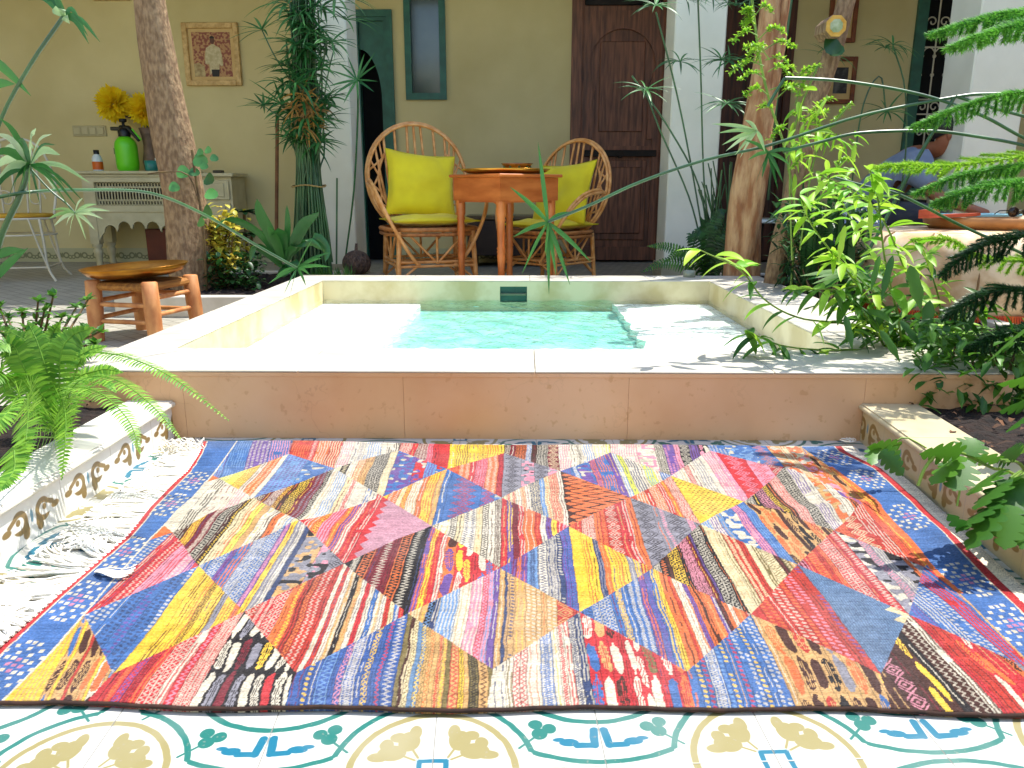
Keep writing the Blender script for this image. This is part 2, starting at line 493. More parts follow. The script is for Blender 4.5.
def planter_tile(name, ax, base1, base2, ink, off=0.0):
    """white tiles with a pair of ochre curls round a teal drop; runs along y (ax 1)"""
    m = bpy.data.materials.new(name); m.use_nodes = True
    nt = m.node_tree; N = nt.nodes; L = nt.links; b = N['Principled BSDF']; X.nt = nt
    g = N.new('ShaderNodeNewGeometry'); sp = N.new('ShaderNodeSeparateXYZ'); L.new(g.outputs['Position'], sp.inputs[0])
    T = .20
    nz = N.new('ShaderNodeTexNoise'); nz.inputs['Scale'].default_value = 30; L.new(g.outputs['Position'], nz.inputs[0])
    s0 = X(sp.outputs[ax]) + off
    x = s0.wrap(T).abs() + (X(nz.outputs[0]) - .5) * .003
    z = X(sp.outputs[2])
    base = mixc(nt, X(nz.outputs[0]), base1, base2)
    gap = (x - .036).mn((z - .045).abs() * -1 + .011)
    d = ring(x, z, .036, .047, .018, .0062).mx(gap).mn(disc(x, z, .041, .050, .0068)).mn(seg(x, z, .019, .040, .016, .026, .0060)).mn(disc(x, z, .022, .020, .010, 1.0, 1.1))
    d = d.mn(seg(x, z, .048, .060, .068, .050, .0052)).mn(disc(x, z, .076, .042, .009, 1.5, .8))
    t = disc(x, z, 0, .048, .006, .8, 2.2)
    col = mixc(nt, soft(d, .001) * .95, base, ink)
    col = mixc(nt, soft(t, .001) * .9, col, '#4f86a0')
    seam = (s0 + T / 2).wrap(T).abs() - .0009
    col = mixc(nt, soft(seam, .0006) * .7, col, '#9a9080')
    L.new(col, b.inputs['Base Color']); b.inputs['Roughness'].default_value = .35
    return m


def paver():
    m = bpy.data.materials.new('grey_pavers'); m.use_nodes = True
    nt = m.node_tree; N = nt.nodes; L = nt.links; b = N['Principled BSDF']; X.nt = nt
    g = N.new('ShaderNodeNewGeometry'); mp = N.new('ShaderNodeMapping'); mp.inputs['Rotation'].default_value = (0, 0, math.radians(40))
    L.new(g.outputs['Position'], mp.inputs[0])
    br = N.new('ShaderNodeTexBrick'); br.inputs['Scale'].default_value = 9
    br.inputs['Color1'].default_value = c4('#aeaa9e'); br.inputs['Color2'].default_value = c4('#938f84'); br.inputs['Mortar'].default_value = c4('#6a675f')
    br.inputs['Mortar Size'].default_value = .035; br.inputs['Brick Width'].default_value = .6; br.inputs['Row Height'].default_value = .6
    L.new(mp.outputs[0], br.inputs[0])
    nz = N.new('ShaderNodeTexNoise'); nz.inputs['Scale'].default_value = 2; nz.inputs['Detail'].default_value = 5; L.new(g.outputs['Position'], nz.inputs[0])
    col = mixc(nt, X(nz.outputs[0]) * .5, br.outputs[0], '#a09a88')
    L.new(col, b.inputs['Base Color']); b.inputs['Roughness'].default_value = .55
    bp = N.new('ShaderNodeBump'); bp.inputs['Strength'].default_value = .5; bp.inputs['Distance'].default_value = .003; bp.invert = True
    L.new(br.outputs['Fac'], bp.inputs['Height']); L.new(bp.outputs[0], b.inputs['Normal'])
    return m


def skirting():
    m = bpy.data.materials.new('skirting_tile'); m.use_nodes = True
    nt = m.node_tree; N = nt.nodes; L = nt.links; b = N['Principled BSDF']; X.nt = nt
    g = N.new('ShaderNodeNewGeometry'); sp = N.new('ShaderNodeSeparateXYZ'); L.new(g.outputs['Position'], sp.inputs[0])
    x = X(sp.outputs[0]).wrap(.17).abs(); z = X(sp.outputs[2])
    d = ring(x, z, .035, .06, .022, .007).mn(disc(x, z, 0, .06, .012, .8, 2)).mn(ring(x, z, .07, .045, .014, .005))
    col = mixc(nt, soft(d, .002) * .75, '#b8b48c', '#5c5f3c')
    L.new(col, b.inputs['Base Color']); b.inputs['Roughness'].default_value = .5
    return m


def water_mat():
    m = bpy.data.materials.new('rippled_water'); m.use_nodes = True
    nt = m.node_tree; N = nt.nodes; L = nt.links
    for n in list(N):
        if n.type == 'BSDF_PRINCIPLED': N.remove(n)
    out = N['Material Output']
    tr = N.new('ShaderNodeBsdfTransparent'); tr.inputs[0].default_value = (.93, 1.0, .98, 1)
    gl = N.new('ShaderNodeBsdfGlossy'); gl.inputs['Roughness'].default_value = .06
    fr = N.new('ShaderNodeFresnel'); fr.inputs['IOR'].default_value = 1.25
    tc = N.new('ShaderNodeTexCoord')
    nz = N.new('ShaderNodeTexNoise'); nz.inputs['Scale'].default_value = 26; nz.inputs['Detail'].default_value = 3; nz.inputs['Distortion'].default_value = .8
    mp = N.new('ShaderNodeMapping'); mp.inputs['Scale'].default_value = (1, .7, 1); L.new(tc.outputs['Object'], mp.inputs[0]); L.new(mp.outputs[0], nz.inputs[0])
    bp = N.new('ShaderNodeBump'); bp.inputs['Strength'].default_value = .9; bp.inputs['Distance'].default_value = .02
    L.new(nz.outputs[0], bp.inputs['Height'])
    L.new(bp.outputs[0], gl.inputs['Normal']); L.new(bp.outputs[0], fr.inputs['Normal'])
    ms = N.new('ShaderNodeMixShader'); L.new(fr.outputs[0], ms.inputs[0]); L.new(tr.outputs[0], ms.inputs[1]); L.new(gl.outputs[0], ms.inputs[2])
    L.new(ms.outputs[0], out.inputs['Surface'])
    return m
# ------------------------------------------------------------------ the kilim rug
PAL = {k: np.array(lin(v)) for k, v in dict(
    R='#c8242a', O='#df6c28', Y='#efc01c', B='#3c6aa8', N='#33426a', W='#d8ccb4', K='#1e1719', M='#7a1626', P='#6c4a94', G='#8b8790',
    T='#cf9f5c', S='#6a92c0', C='#dcc898', U='#4a2418', L='#d2d24c', I='#e08a9c', V='#7d6c3c', D='#5f80a2', Z='#c0301e', J='#34589a').items()}
RUG_Z = .007


def rg(p): return G(p[0], p[1], RUG_Z)


RA = [(180, 462), (289, 457), (399, 453), (504, 453), (611, 453), (710, 452), (810, 452)]
RAP = [(238, 437), (346, 436), (452, 436), (557, 436), (659, 436), (760, 436)]
RA2 = [(219, 480), (335, 471), (447, 472), (560, 471), (671, 475), (783, 472), (880, 478)]
RB = [(140, 510), (254, 501), (383, 498), (502, 500), (630, 499), (744, 501), (866, 505), (990, 515)]
RC = [(173, 536), (300, 527), (431, 527), (569, 527), (700, 526), (834, 531), (960, 545)]
RD = [(60, 570), (199, 569), (344, 567), (500, 568), (652, 568), (798, 567), (924, 570), (1040, 590)]
RE = [(85, 615), (244, 613), (408, 615), (580, 612), (751, 617), (908, 620), (1060, 640)]
RF = [(-80, 700), (113, 675), (297, 678), (493, 673), (687, 674), (880, 678), (1070, 690)]
RG = [(-10, 790), (156, 770), (381, 770), (606, 770), (826, 770), (1060, 770)]
S_A = [("f2BP z1BW f2SP", "f2BS d2PW f2BI"), ("f3ZO z1RW f2OW f2ZC", "f2WI p1W z1WG f3WS p1W f2WK"),
       ("z2RW p1R z2MW z1RI p1R f2RZ", "p1Y f2YV p2Y z1YV f2YO p1Y"), ("z1UW p1M z2UO z1BW p1U z2KW x2MC", "f2WI p1W z1WK f2WS p2W f1WL"),
       ("f3WI m2WI z1WK", "d2PI p1I x2KW f2PU i2KI"), ("d2BW m3BS x2BO", "m3TO f2CO m3OC f2TP")]
S_A2 = [("f2LW p2L z2LO p1W z2OC p1W", "d3SP m3BS f1SP"), ("f1CW z1KC p1W z1CO p1T z2KW p1C", "m4PB m2RP f2SP m2BR"),
        ("z2RO z2OW p1R z2RI z2OW z1MR", "x3GK m2GI x2GK m2IG"), ("f2BP z1BW m2PB z1OP f2BO p1P", "f1WS p1L f2WN p1W f2LS p1W f2BW"),
        ("f2WI p1W z1RW p1W f2WG p1W f2IW", "p1I x4RI x3IR x2RW"), ("m3OW f2TW m3OI i2TO", "f3OY p2T f2OW")]
S_B = [("p3W f2WG p2W", "f2WK p3W f2WI p1W f1WN"), ("z2UW p1M z2MW z1MY p1U z2KY p1M z2MG z1KW", "p1W f2WS p1C z1WR p2W f1WB p1W f1RW"),
       ("p1Y z2OW p1C z1OY f2WT p1O f2YO p1T", "p1B x5BZ x2BR m1SB"), ("p1C z2CR p1W z1CO p1W z2NC p1S z1CO z2CR p1W", "t9OU"),
       ("z1RO f2OW p1Z z2OW f1RW p1O z2ZW", "s9YK"), ("z2KW p1K z2KI z1KY p1U z2RW z2KW", "f2WP p1W m2OT p2W i3OP p1O"),
       ("f3OY p1O f2TO", "f3OY p1O f2TO")]
S_C = [("z2UW p1U z2MY p1M z2MW z2KW p1U z1KY", "p1C f1CO p1L p1T p1W f1WU p1O p1W f1WS p1C"),
       ("p1R f1RW p1O z1RY f2IR p1O f1PO f1WR p1R f1RW", "T9IR"),
       ("z1WV p2W z1WK p1C z2WN p1C z1WK p1W z1WU", "p1R f1PY p1M f1RW p2O p1Z p1W p1P p1Y p1R f1IR"),
       ("z1ZO p1Z z2ZW p1O z1ZO x2ZW p1R f1RW p1O", "x3GK p1G z1GI x3GK z1IG p1G"),
       ("f2SW f2WP p1S m3BW f2IP f2BS", "i5TO p1U i4TK p1O i3TZ f1KT"), ("z2ZO x2ZC f2ZW z1OR", "p1O z1ZC f2ZO")]
S_D = [("p1B d1BW", "f1RW p1R z2RW p1I f2IR z2IW f1PI p1R"), ("z1BW p1B z2BW p1P f2BO z2BW z2BW z1PI p1Y", "p1G f1WG p1N m4GT m3GI x3GK"),
       ("p1K z2KW z2KO p1M z2MW p1M z2KO z2KW p1K", "f1PO f1YR p1R f1WR i2OP i3RY p1R i3RB f1RW"),
       ("f2PB f1PM f1OP p1P z2SN z2WN z2NW d1NW f1PB z1BP", "p2Y f1YO p1Y f1NG p1O p1Y f1YO p1Y p1G f1YG f1ZY p1O"),
       ("z2KW z2KO p1U z3KY p1K z3UI p1M z1KP z3KW p1K", "p2C f1CV z2ZC p1Z p1C f1VC x2CV p1U z1VC p1T"),
       ("f2MI p1R z2OR p1Z f1OR z3RW p1R z2RW", "m3GW x2GI f2GW m3GK p1O m2GW"), ("f2BW d3BW x2BI", "f2BS d2BW p1B")]
S_E = [("d2BW d2BW p1B d2BN d2BP d2BN d1BW", "p2Y f1YU p1Y f1YO z1YU p1Y f1YU p1G f1YO z1YV p1O p1Y"),
       ("z2ZW z2RW z2RW p1O z1OY f1ZU z1OM z2ZW p1Z", "p1W p1Z p1W f1TW p1K p1T p1W p1R p1W p1B f1WT p1W p1Z p1C f1BW p1R p1K"),
       ("p1C f1CT p1T z1KS f1NW f3SW p2W f2IW z1IR f1IS p1P", "p1T f1NT d1TN p2T d2TW d1TW p1T d2TW x3ZT p1Z"),
       ("p1B d1BN z1BW z2BW p1B z1BY p1B z2BW f1PO z1BP f1BY", "p1Y p2O f1ZO p1W f1WO p1P p1O f1UO p2O f1PW p1U p1O p1W p2O f1ZW"),
       ("d2ZR d2ZO p1Z d2ZW d1ZO d2ZI p1Z d1ZP", "t9DC"), ("f2BP f2BW d2BW f2RB p1B", "p2R f1RW p1R")]
S_F = [("p1T p1B f1YT", "i2TB p1Y i3TU p1Z i3TU i2TO p1Y i3WO p1T f1SG"), ("p2R z1RO z1RP z1RM f1RO z2RW f1WR z1RI z2RW", "i2KW i2KG i2KM i2KG i2KY i2KW i2KR i2KW i1KO"),
       ("p2J d1JY p1J z2JS p1J z1JI z2JW p1J z1JY p1J z1JR z2JW", "p1V f1UC z1CV p1D z1DY z1TV z1TO p1T z1TR z1TY p1V z2TR z1YV p1T z2VK z2TU p1V"),
       ("p3W f1WV z1WR z1WR p2W z2WB p1W z1WR f1WR z1WN f1NW", "i2RB i2RT i2RU p1R i3RW i2RV p1R i2RB i2RO"),
       ("p2B d1BY d1BR z2BW d1BS d1BY p1B d1BR d2BW d1BY p1B d2BW", "p1T i2TO i2TU i2TZ i2TK i2TG i2TO i2TB p1T"),
       ("p1U z1UO p2U x2UI p1U i2UY p1K z2UW f1WU", "p1R p2Z i2RO p2R i2OG p1R i2RW")]

L_OUT = [(204, 441), (198, 455), (186, 473), (125, 540), (53, 600), (0, 646), (-62, 710), (-90, 740)]
L_IN = [(240, 441), (232, 452), (195, 500), (153, 540), (88, 612), (0, 706), (-40, 750)]
R_IN = [(797, 441), (801, 448), (866, 498), (905, 540), (930, 572), (1010, 650), (1075, 715), (1110, 745)]
R_OUT = [(836, 441), (846, 452), (880, 470), (905, 492), (944, 528), (972, 558), (1000, 586), (1030, 614), (1125, 712), (1150, 740)]
Y_FRONT = rg((512, 708)).y
Y_BACK = rg((512, 445)).y


def edge_fn(pts):
    q = sorted([(rg(p).y, rg(p).x) for p in pts])
    ys = np.array([a for a, b in q]); xs = np.array([b for a, b in q])
    return lambda y: np.interp(y, ys, xs)


f_lo, f_li, f_ri, f_ro = edge_fn(L_OUT), edge_fn(L_IN), edge_fn(R_IN), edge_fn(R_OUT)


def rug_height(x, y):
    """gentle folds of the cloth"""
    h = .0058 * (np.sin(x * 5.1 + 2.2 * np.sin(y * 3.7)) * np.sin(y * 6.3 + x * 1.7) + 1)
    h = h + .012 * np.exp(-(((x - .66 - .25 * (1.6 - y)) / .035) ** 2)) * np.exp(-((y - 1.6) / .22) ** 2)
    h = h + .010 * np.exp(-(((x - .80 + .12 * (y - 1.35)) / .04) ** 2)) * np.exp(-((y - 1.40) / .16) ** 2)
    h = h + .009 * np.exp(-(((y - 1.50 - .18 * (x - .6)) / .03) ** 2)) * np.exp(-((x - .62) / .18) ** 2)
    h = h + .007 * np.exp(-(((y - 1.28 + .25 * x) / .035) ** 2)) * np.exp(-((x + .5) / .25) ** 2)
    ed = np.clip((y - Y_FRONT) / .05, 0, 1)
    return RUG_Z + .002 + (h - .004) * (.45 + .55 * ed)


def build_rug():
    nu, nv = 1150, 760
    v = np.linspace(0, 1, nv)
    ys = Y_FRONT + (Y_BACK - Y_FRONT) * v
    xl = f_lo(ys); xr = f_ro(ys) 
    sel = .030                                   # white selvage beyond the red line on the right
    u = np.linspace(0, 1, nu)
    Xg = xl[:, None] + (xr + sel - xl)[:, None] * u[None, :]
    Yg = np.repeat(ys[:, None], nu, 1)
    # front edge not perfectly straight
    Yg = Yg + (1 - v)[:, None] ** 6 * (.006 * np.sin(Xg * 5.3) + .003 * np.sin(Xg * 19))
    x = Xg.ravel(); y = Yg.ravel()
    rng = np.random.default_rng(3)

    def vnoise(px, py, cell, seed):
        r = np.random.default_rng(seed); tab = r.random((64, 64))
        gx = px / cell; gy = py / cell
        ix = np.floor(gx).astype(int); iy = np.floor(gy).astype(int)
        fx = gx - ix; fy = gy - iy; fx = fx * fx * (3 - 2 * fx); fy = fy * fy * (3 - 2 * fy)
        t = lambda a, b: tab[a % 64, b % 64]
        return (t(ix, iy) * (1 - fx) + t(ix + 1, iy) * fx) * (1 - fy) + (t(ix, iy + 1) * (1 - fx) + t(ix + 1, iy + 1) * fx) * fy
    # hand-woven wobble
    wx = x + (vnoise(x, y, .07, 1) - .5) * .007 + (vnoise(x, y, .012, 2) - .5) * .0016
    wy = y + (vnoise(x, y, .03, 4) - .5) * .004
    col = np.tile(PAL['O'], (len(x), 1))

    def tri(t): return np.abs((t % 1.0) * 2 - 1)        # 0..1

    def token(kind, c1, c2, uu, yy, w, sd):
        """uu 0..1 across the stripe, yy metres along, w stripe width in metres"""
        a, b_ = PAL[c1], PAL[c2]
        n = len(uu)
        if kind == 'p':
            mk = (vnoise(uu * w * 3 + sd, yy, .02, 5) > .80).astype(float) * .25
            out = a[None, :] * (1 - mk[:, None]) + (a * .55)[None, :] * mk[:, None]
            if w > .007:
                acc = PAL['KWOTNYMU'[int(sd * 7) % 8]]
                kk = max(1, round(w / .011)); fu = (uu * kk) % 1.0
                l1 = (np.abs(fu - .5 - .05 * np.sin(yy * 80 + sd)) < .085) & (vnoise(uu * 0 + sd, yy, .018, 13) > .30)
                out = np.where(l1[:, None], acc * .75 + a * .25, out)
            return out
        if kind == 'z':
            per = .0095
            kz = max(1, round(w / .013)); uu = (uu * kz) % 1.0
            line = np.abs(uu - .5 - .24 * (tri(yy / per + sd) - .5) * 2) < .15
            line2 = np.abs(uu - .5 + .24 * (tri(yy / per + sd) - .5) * 2) < .11
            dots = (np.abs(np.abs(uu - .5) - .42) < .06)
            m = line | (line2 & ((int(sd) % 3) == 0)) | (dots & ((int(sd) % 2) == 0))
        elif kind == 'f':
            k = max(1, round(w / .006))
            m = ((uu * k + .15 * np.sin(yy * 60 + sd)) % 1.0) > .52
            m = m & (vnoise(uu * w * 4 + sd, yy, .035, 6) > .22)
        elif kind == 'd':
            k = max(1, round(w / .0095)); ci = np.floor(uu * k)
            fu = (uu * k) % 1.0 - .5
            fy = ((yy / .0105 + .5 * (ci % 2) + .3 * fu) % 1.0) - .5
            m = (fu / .36) ** 2 + (fy / .30) ** 2 < 1
            m = m & (vnoise(ci * .37 + sd, yy, .05, 7) > .25)
        elif kind == 'x':
            per = .032
            fy = np.abs(((yy / per + sd * .37) % 1.0) - .5) * per; fu = np.abs(uu - .5) * min(w, .05)
            dd = fy + fu
            m = (np.abs(dd - .0095) < .0019) | (dd < .0034) | (np.abs(dd - .0165) < .0016)
        elif kind == 'm':
            nn = vnoise(uu * w + sd, yy, .011, 8)
            m = nn > .56
            m2 = (vnoise(uu * w + sd + 3, yy * 1.0, .014, 9) > .74)
            out = np.where(m[:, None], b_, a)
            return np.where(m2[:, None], PAL['K' if c1 == 'G' else 'W'] * .8, out)
        elif kind == 'i':
            k = max(1, round(w / .0135)); ci = np.floor(uu * k); fu = (uu * k) % 1.0 - .5
            L_ = .085; ph = yy / L_ + ci * .41 + sd * .73
            fy = (ph % 1.0) - .5; cell = np.floor(ph)
            hw = .40 * np.clip(2.6 - np.abs(fy) * 5.6 + 1.2 * (vnoise(fu * .02 + cell, yy, .01, 17) - .5), 0, 1) ** .7
            m = np.abs(fu + .12 * np.sin(yy * 45 + ci * 2)) < hw
            ins = (np.abs(fu + .12 * np.sin(yy * 45 + ci * 2)) % .16) < .045
            m = m & ~(ins & (np.abs(fy) < .34) & ((cell + ci) % 2 == 0))
            alt = ((cell + ci + int(sd)) % 3) == 0
            out = np.where(m[:, None], np.where(alt[:, None], PAL['W'] if c1 in 'KR' else PAL['U'], b_), a)
            return out
        elif kind == 't':          # big teeth growing from the stripe's end
            saw = tri(yy / .030)
            lim = .34 + .30 * saw + .05 * vnoise(uu * w, yy, .006, 3)
            m = uu > lim if c1 == 'D' else ((((uu * 3.2 + .9 * saw) % 1.0) > .72) | (uu < .12 * saw))
            if c1 == 'D': m = uu > .72 + .18 * saw
            out = np.where(m[:, None], b_, a)
            if c1 == 'D':
                ln = ((uu * w / .004) % 1.0) > .6
                out = np.where((ln & ~m)[:, None], PAL['N'] * .8 + PAL['D'] * .35, out)
            return out
        elif kind == 'T':          # pink field, red teeth
            saw = tri(yy / .035)
            m = (uu < .10 * saw + .06) | ((uu > .28) & (yy < np.interp(uu, [0, .28, 1], [9, -9, -9]))) 
            return np.where(m[:, None], b_, a * .55 + PAL['G'] * .45)
        elif kind == 's':
            m = (((yy / .010) % 1.0 < .45) & (((uu * w / .012) + .5 * (np.floor(yy / .010) % 2)) % 1.0 < .38)) & (vnoise(uu * w, yy, .05, 11) > .35)
        else:
            m = np.zeros(n, bool)
        if c2 == 'W': b_ = b_ * .66 + a * .34
        else: b_ = b_ * .8 + a * .2
        return np.where(m[:, None], b_, a)

    cache = {}

    def paint(poly, xl_, xr_, k, yc, spec, sd):
        P = [np.array((p.x, p.y)) for p in poly]
        m = np.ones(len(x), bool); nn_ = len(P)
        area = sum(P[i][0] * P[(i + 1) % nn_][1] - P[(i + 1) % nn_][0] * P[i][1] for i in range(nn_))
        sg = 1 if area > 0 else -1
        xx, yy = (wx * .35 + x * .65), (wy * .35 + y * .65)
        for i in range(nn_):
            a, b_ = P[i], P[(i + 1) % nn_]
            m &= sg * ((b_[0] - a[0]) * (yy - a[1]) - (b_[1] - a[1]) * (xx - a[0])) >= -1e-6
        idx = np.nonzero(m)[0]
        if not len(idx): return
        xs = wx[idx] - k * (y[idx] - yc)
        s = np.clip((xs - xl_) / max(1e-6, xr_ - xl_), 0, .9999)
        toks = [(t[0], int(t[1]), t[2], t[3] if len(t) > 3 else t[2]) for t in spec.split()]
        tot = sum(t[1] for t in toks); W_ = abs(xr_ - xl_)
        c = 0.0
        for q, (kd, wd, c1, c2) in enumerate(toks):
            a = c / tot; b_ = (c + wd) / tot; c += wd
            mm = (s >= a) & (s < b_)
            if not mm.any(): continue
            uu = (s[mm] - a) / (b_ - a)
            cc = token(kd, c1, c2, uu, wy[idx[mm]], W_ * wd / tot, sd + q * 1.37)
            # fine dark line where two stripes meet
            ln = (np.minimum(uu, 1 - uu) * W_ * wd / tot < .0007)
            cc = np.where(ln[:, None], cc * .55, cc)
            col[idx[mm]] = cc

    sd = 1

    def diamond(L_, T_, R_, B_, spec):
        nonlocal sd
        l, t, r, b_ = rg(L_), rg(T_), rg(R_), rg(B_)
        k = (t.x - b_.x) / (t.y - b_.y); yc = (l.y + r.y) / 2
        xm = t.x + k * (yc - t.y)
        xl_ = l.x - k * (l.y - yc); xr_ = r.x - k * (r.y - yc)
        sd += 1; paint((l, t, b_), xl_, xm, k, yc, spec[0], sd)
        sd += 1; paint((t, r, b_), xm, xr_, k, yc, spec[1], sd)

    for i in range(6):
        l, t, r, b_ = rg(RA[i]), rg(RAP[i]), rg(RA[i + 1]), rg(RA2[i])
        cl, cr_ = rg((RA[i][0] + (512 - RA[i][0]) * .03, 438)), rg((RA[i + 1][0] + (512 - RA[i + 1][0]) * .03, 438))
        k = (t.x - b_.x) / (t.y - b_.y); yc = (l.y + r.y) / 2; xm = t.x + k * (yc - t.y)
        xl_ = l.x - k * (l.y - yc); xr_ = r.x - k * (r.y - yc)
        sd += 1; paint((l, cl, t, b_), xl_, xm, k, yc, S_A[i][0], sd)
        sd += 1; paint((t, cr_, r, b_), xm, xr_, k, yc, S_A[i][1], sd)
    for i in range(6): diamond(RA2[i], RA[i + 1], RA2[i + 1], RB[i + 1], S_A2[i])
    for i in range(7): diamond(RB[i], RA2[i], RB[i + 1], RC[i], S_B[i])
    for i in range(6): diamond(RC[i], RB[i + 1], RC[i + 1], RD[i + 1], S_C[i])
    for i in range(7): diamond(RD[i], RC[i], RD[i + 1], RE[i], S_D[i])
    for i in range(6): diamond(RE[i], RD[i + 1], RE[i + 1], RF[i + 1], S_E[i])
    cut = [(-120, 745), (60, 732), (270, 745), (482, 745), (705, 745), (903, 745), (1110, 760)]
    for i in range(6):
        l, t, r, b_, cl, cr_ = rg(RF[i]), rg(RE[i]), rg(RF[i + 1]), rg(RG[i]), rg(cut[i]), rg(cut[i + 1])
        k = (t.x - b_.x) / (t.y - b_.y); yc = (l.y + r.y) / 2; xm = t.x + k * (yc - t.y)
        xl_ = min(l.x - k * (l.y - yc), cl.x - k * (cl.y - yc)); xr_ = max(r.x - k * (r.y - yc), cr_.x - k * (cr_.y - yc))
        sd += 1; paint((l, t, b_, cl), xl_, xm, k, yc, S_F[i][0], sd)
        sd += 1; paint((t, r, cr_, b_), xm, xr_, k, yc, S_F[i][1], sd)

    # borders
    def put(m, c): col[m] = c

    dl = wx * .4 + x * .6 - f_lo(y); wl = f_li(y) - f_lo(y)
    dr = f_ro(y) - (wx * .4 + x * .6); wr = f_ro(y) - f_ri(y)
    blue = PAL['B'] * .95 + PAL['N'] * .2
    shade = (vnoise(x, y, .05, 21) * .35 + .8)[:, None]
    for (d, wd, yc0, left) in ((dl, wl, .05, True), (dr, wr, .0, False)):
        mb = (d < wd)
        col[mb] = (blue[None, :] * shade[mb])
        # snowflakes of white stitches round a pink heart
        cy = [rg(p).y for p in ([(196, 483), (171, 508), (128, 554), (73, 601), (8, 664)] if left else [(826, 458), (861, 481), (904, 520), (964, 583), (1019, 630)])]
        for c in cy:
            a = (d - wd * .54) / .0105; b_ = (y - c) / .0135
            ai = np.round(a); bi = np.round(b_ + .25 * ai); r1 = np.abs(ai) + np.abs(bi)
            st = (np.abs(a - ai) < .33) & (np.abs(b_ + .25 * ai - bi) < .30)
            keep = ((r1 == 3) | (r1 == 5) | ((r1 == 4) & (ai * bi == 0)) | ((r1 == 2) & (np.abs(ai) == 1))) & (np.abs(ai) <= 4) & (np.abs(bi) <= 4)
            put(mb & st & keep, PAL['W'])
            put(mb & st & (r1 <= 1), PAL['I'] * .7 + PAL['P'] * .3)
        put((d > wd - .0035) & (d < wd), PAL['T'] if not left else PAL['W'])
        put((d < .010 if left else d < .016), PAL['R'])
        put((np.abs(d - (.0115 if left else .0175)) < .0014), PAL['W'])
    put((d < wd) & (d > wd - .010) & (y > 1.15) & (y < 1.75), PAL['O'])
    put(dr < 0, PAL['W'])
    put((dr < 0) & (np.sin(wy * 900 + wx * 300) > .95) & (dr < -.012), PAL['G'] * .8)
    # bleached, worn passages and yarn-by-yarn variation
    yarn = .62 + .70 * rng.random(len(x)).reshape(nv, nu)
    rowv = np.repeat((.88 + .24 * rng.random((nv // 2 + 1, 1))), 2, 0)[:nv]
    yarn = (yarn + np.roll(yarn, 1, 1)) / 2 * rowv
    slub = .86 + .28 * vnoise(x, y, .018, 31)
    lum = (yarn.ravel() * slub)[:, None]
    grey = col.mean(1, keepdims=True)
    fuzz = (.04 + .18 * vnoise(x, y, .10, 41) ** 2 + .12 * rng.random(len(x)))[:, None]
    col = col * (1 - fuzz) + (grey * .6 + .20) * fuzz
    col2 = np.clip(col * lum * np.where(dr < 0, .95, .60)[:, None], 0, 1)
    z = rug_height(x, y)
    rib = .0005 * np.sin(y * 2 * np.pi / .0042)
    z = z + rib
    verts = np.stack([x, y, z], 1)
    idx = np.arange(nu * nv).reshape(nv, nu)
    q = np.stack([idx[:-1, :-1], idx[:-1, 1:], idx[1:, 1:], idx[1:, :-1]], -1).reshape(-1, 4)
    # skirt down to the floor
    rim = np.concatenate([idx[0, :], idx[1:, -1], idx[-1, ::-1][1:], idx[::-1, 0][1:-1]])
    nb = len(verts); low = verts[rim].copy(); low[:, 2] = .0012
    verts = np.concatenate([verts, low]); colr = np.concatenate([col2, col2[rim] * .8])
    n = len(rim); a = rim; b_ = np.roll(rim, -1); c = nb + np.arange(n); d_ = np.roll(c, -1)
    q = np.concatenate([q, np.stack([b_, a, c, d_], -1)])
    me = bpy.data.meshes.new('field')
    me.vertices.add(len(verts)); me.vertices.foreach_set('co', verts.ravel().astype(np.float32))
    me.loops.add(q.size); me.loops.foreach_set('vertex_index', q.ravel().astype(np.int32))
    me.polygons.add(len(q)); me.polygons.foreach_set('loop_start', np.arange(0, q.size, 4, dtype=np.int32))
    try: me.polygons.foreach_set('loop_total', np.full(len(q), 4, dtype=np.int32))
    except Exception: pass
    me.update(calc_edges=True)
    me.polygons.foreach_set('use_smooth', np.ones(len(q), bool))
    at = me.color_attributes.new('wool', 'FLOAT_COLOR', 'POINT')
    rgba = np.ones((len(verts), 4), np.float32); rgba[:, :3] = colr
    at.data.foreach_set('color', rgba.ravel())
    m = bpy.data.materials.new('dyed_wool'); m.use_nodes = True
    nt = m.node_tree; b = nt.nodes['Principled BSDF']
    at_ = nt.nodes.new('ShaderNodeAttribute'); at_.attribute_name = 'wool'
    nt.links.new(at_.outputs['Color'], b.inputs['Base Color'])
    b.inputs['Roughness'].default_value = .95; b.inputs['Specular IOR Level'].default_value = .15
    tc = nt.nodes.new('ShaderNodeTexCoord'); nz = nt.nodes.new('ShaderNodeTexNoise'); nz.inputs['Scale'].default_value = 300; nz.inputs['Detail'].default_value = 3
    mp = nt.nodes.new('ShaderNodeMapping'); mp.inputs['Scale'].default_value = (1, 2.2, 1)
    nt.links.new(tc.outputs['Object'], mp.inputs[0]); nt.links.new(mp.outputs[0], nz.inputs[0])
    bp = nt.nodes.new('ShaderNodeBump'); bp.inputs['Strength'].default_value = .7; bp.inputs['Distance'].default_value = .0012
    nt.links.new(nz.outputs[0], bp.inputs['Height']); nt.links.new(bp.outputs[0], b.inputs['Normal'])
    me.materials.append(m)
    base = thing('kilim_rug', 'handwoven patchwork rug of striped diamonds with blue borders lying before the pool', 'rug', (0, 0, 0))
    o = bpy.data.objects.new('field', me); o.parent = base; COL.objects.link(o)
    # dark binding cord along the front edge
    mb = MB()
    xs = np.linspace(f_lo(Y_FRONT), f_ro(Y_FRONT), 160)
    pts = [(float(q_), float(Y_FRONT + .006 * math.sin(q_ * 5.3) + .003 * math.sin(q_ * 19)) - .001, .0042 + float(rug_height(q_, Y_FRONT) - RUG_Z) * .8 + .0006 * math.sin(q_ * 90)) for q_ in xs]
    mb.tube(pts, .0030, 6)
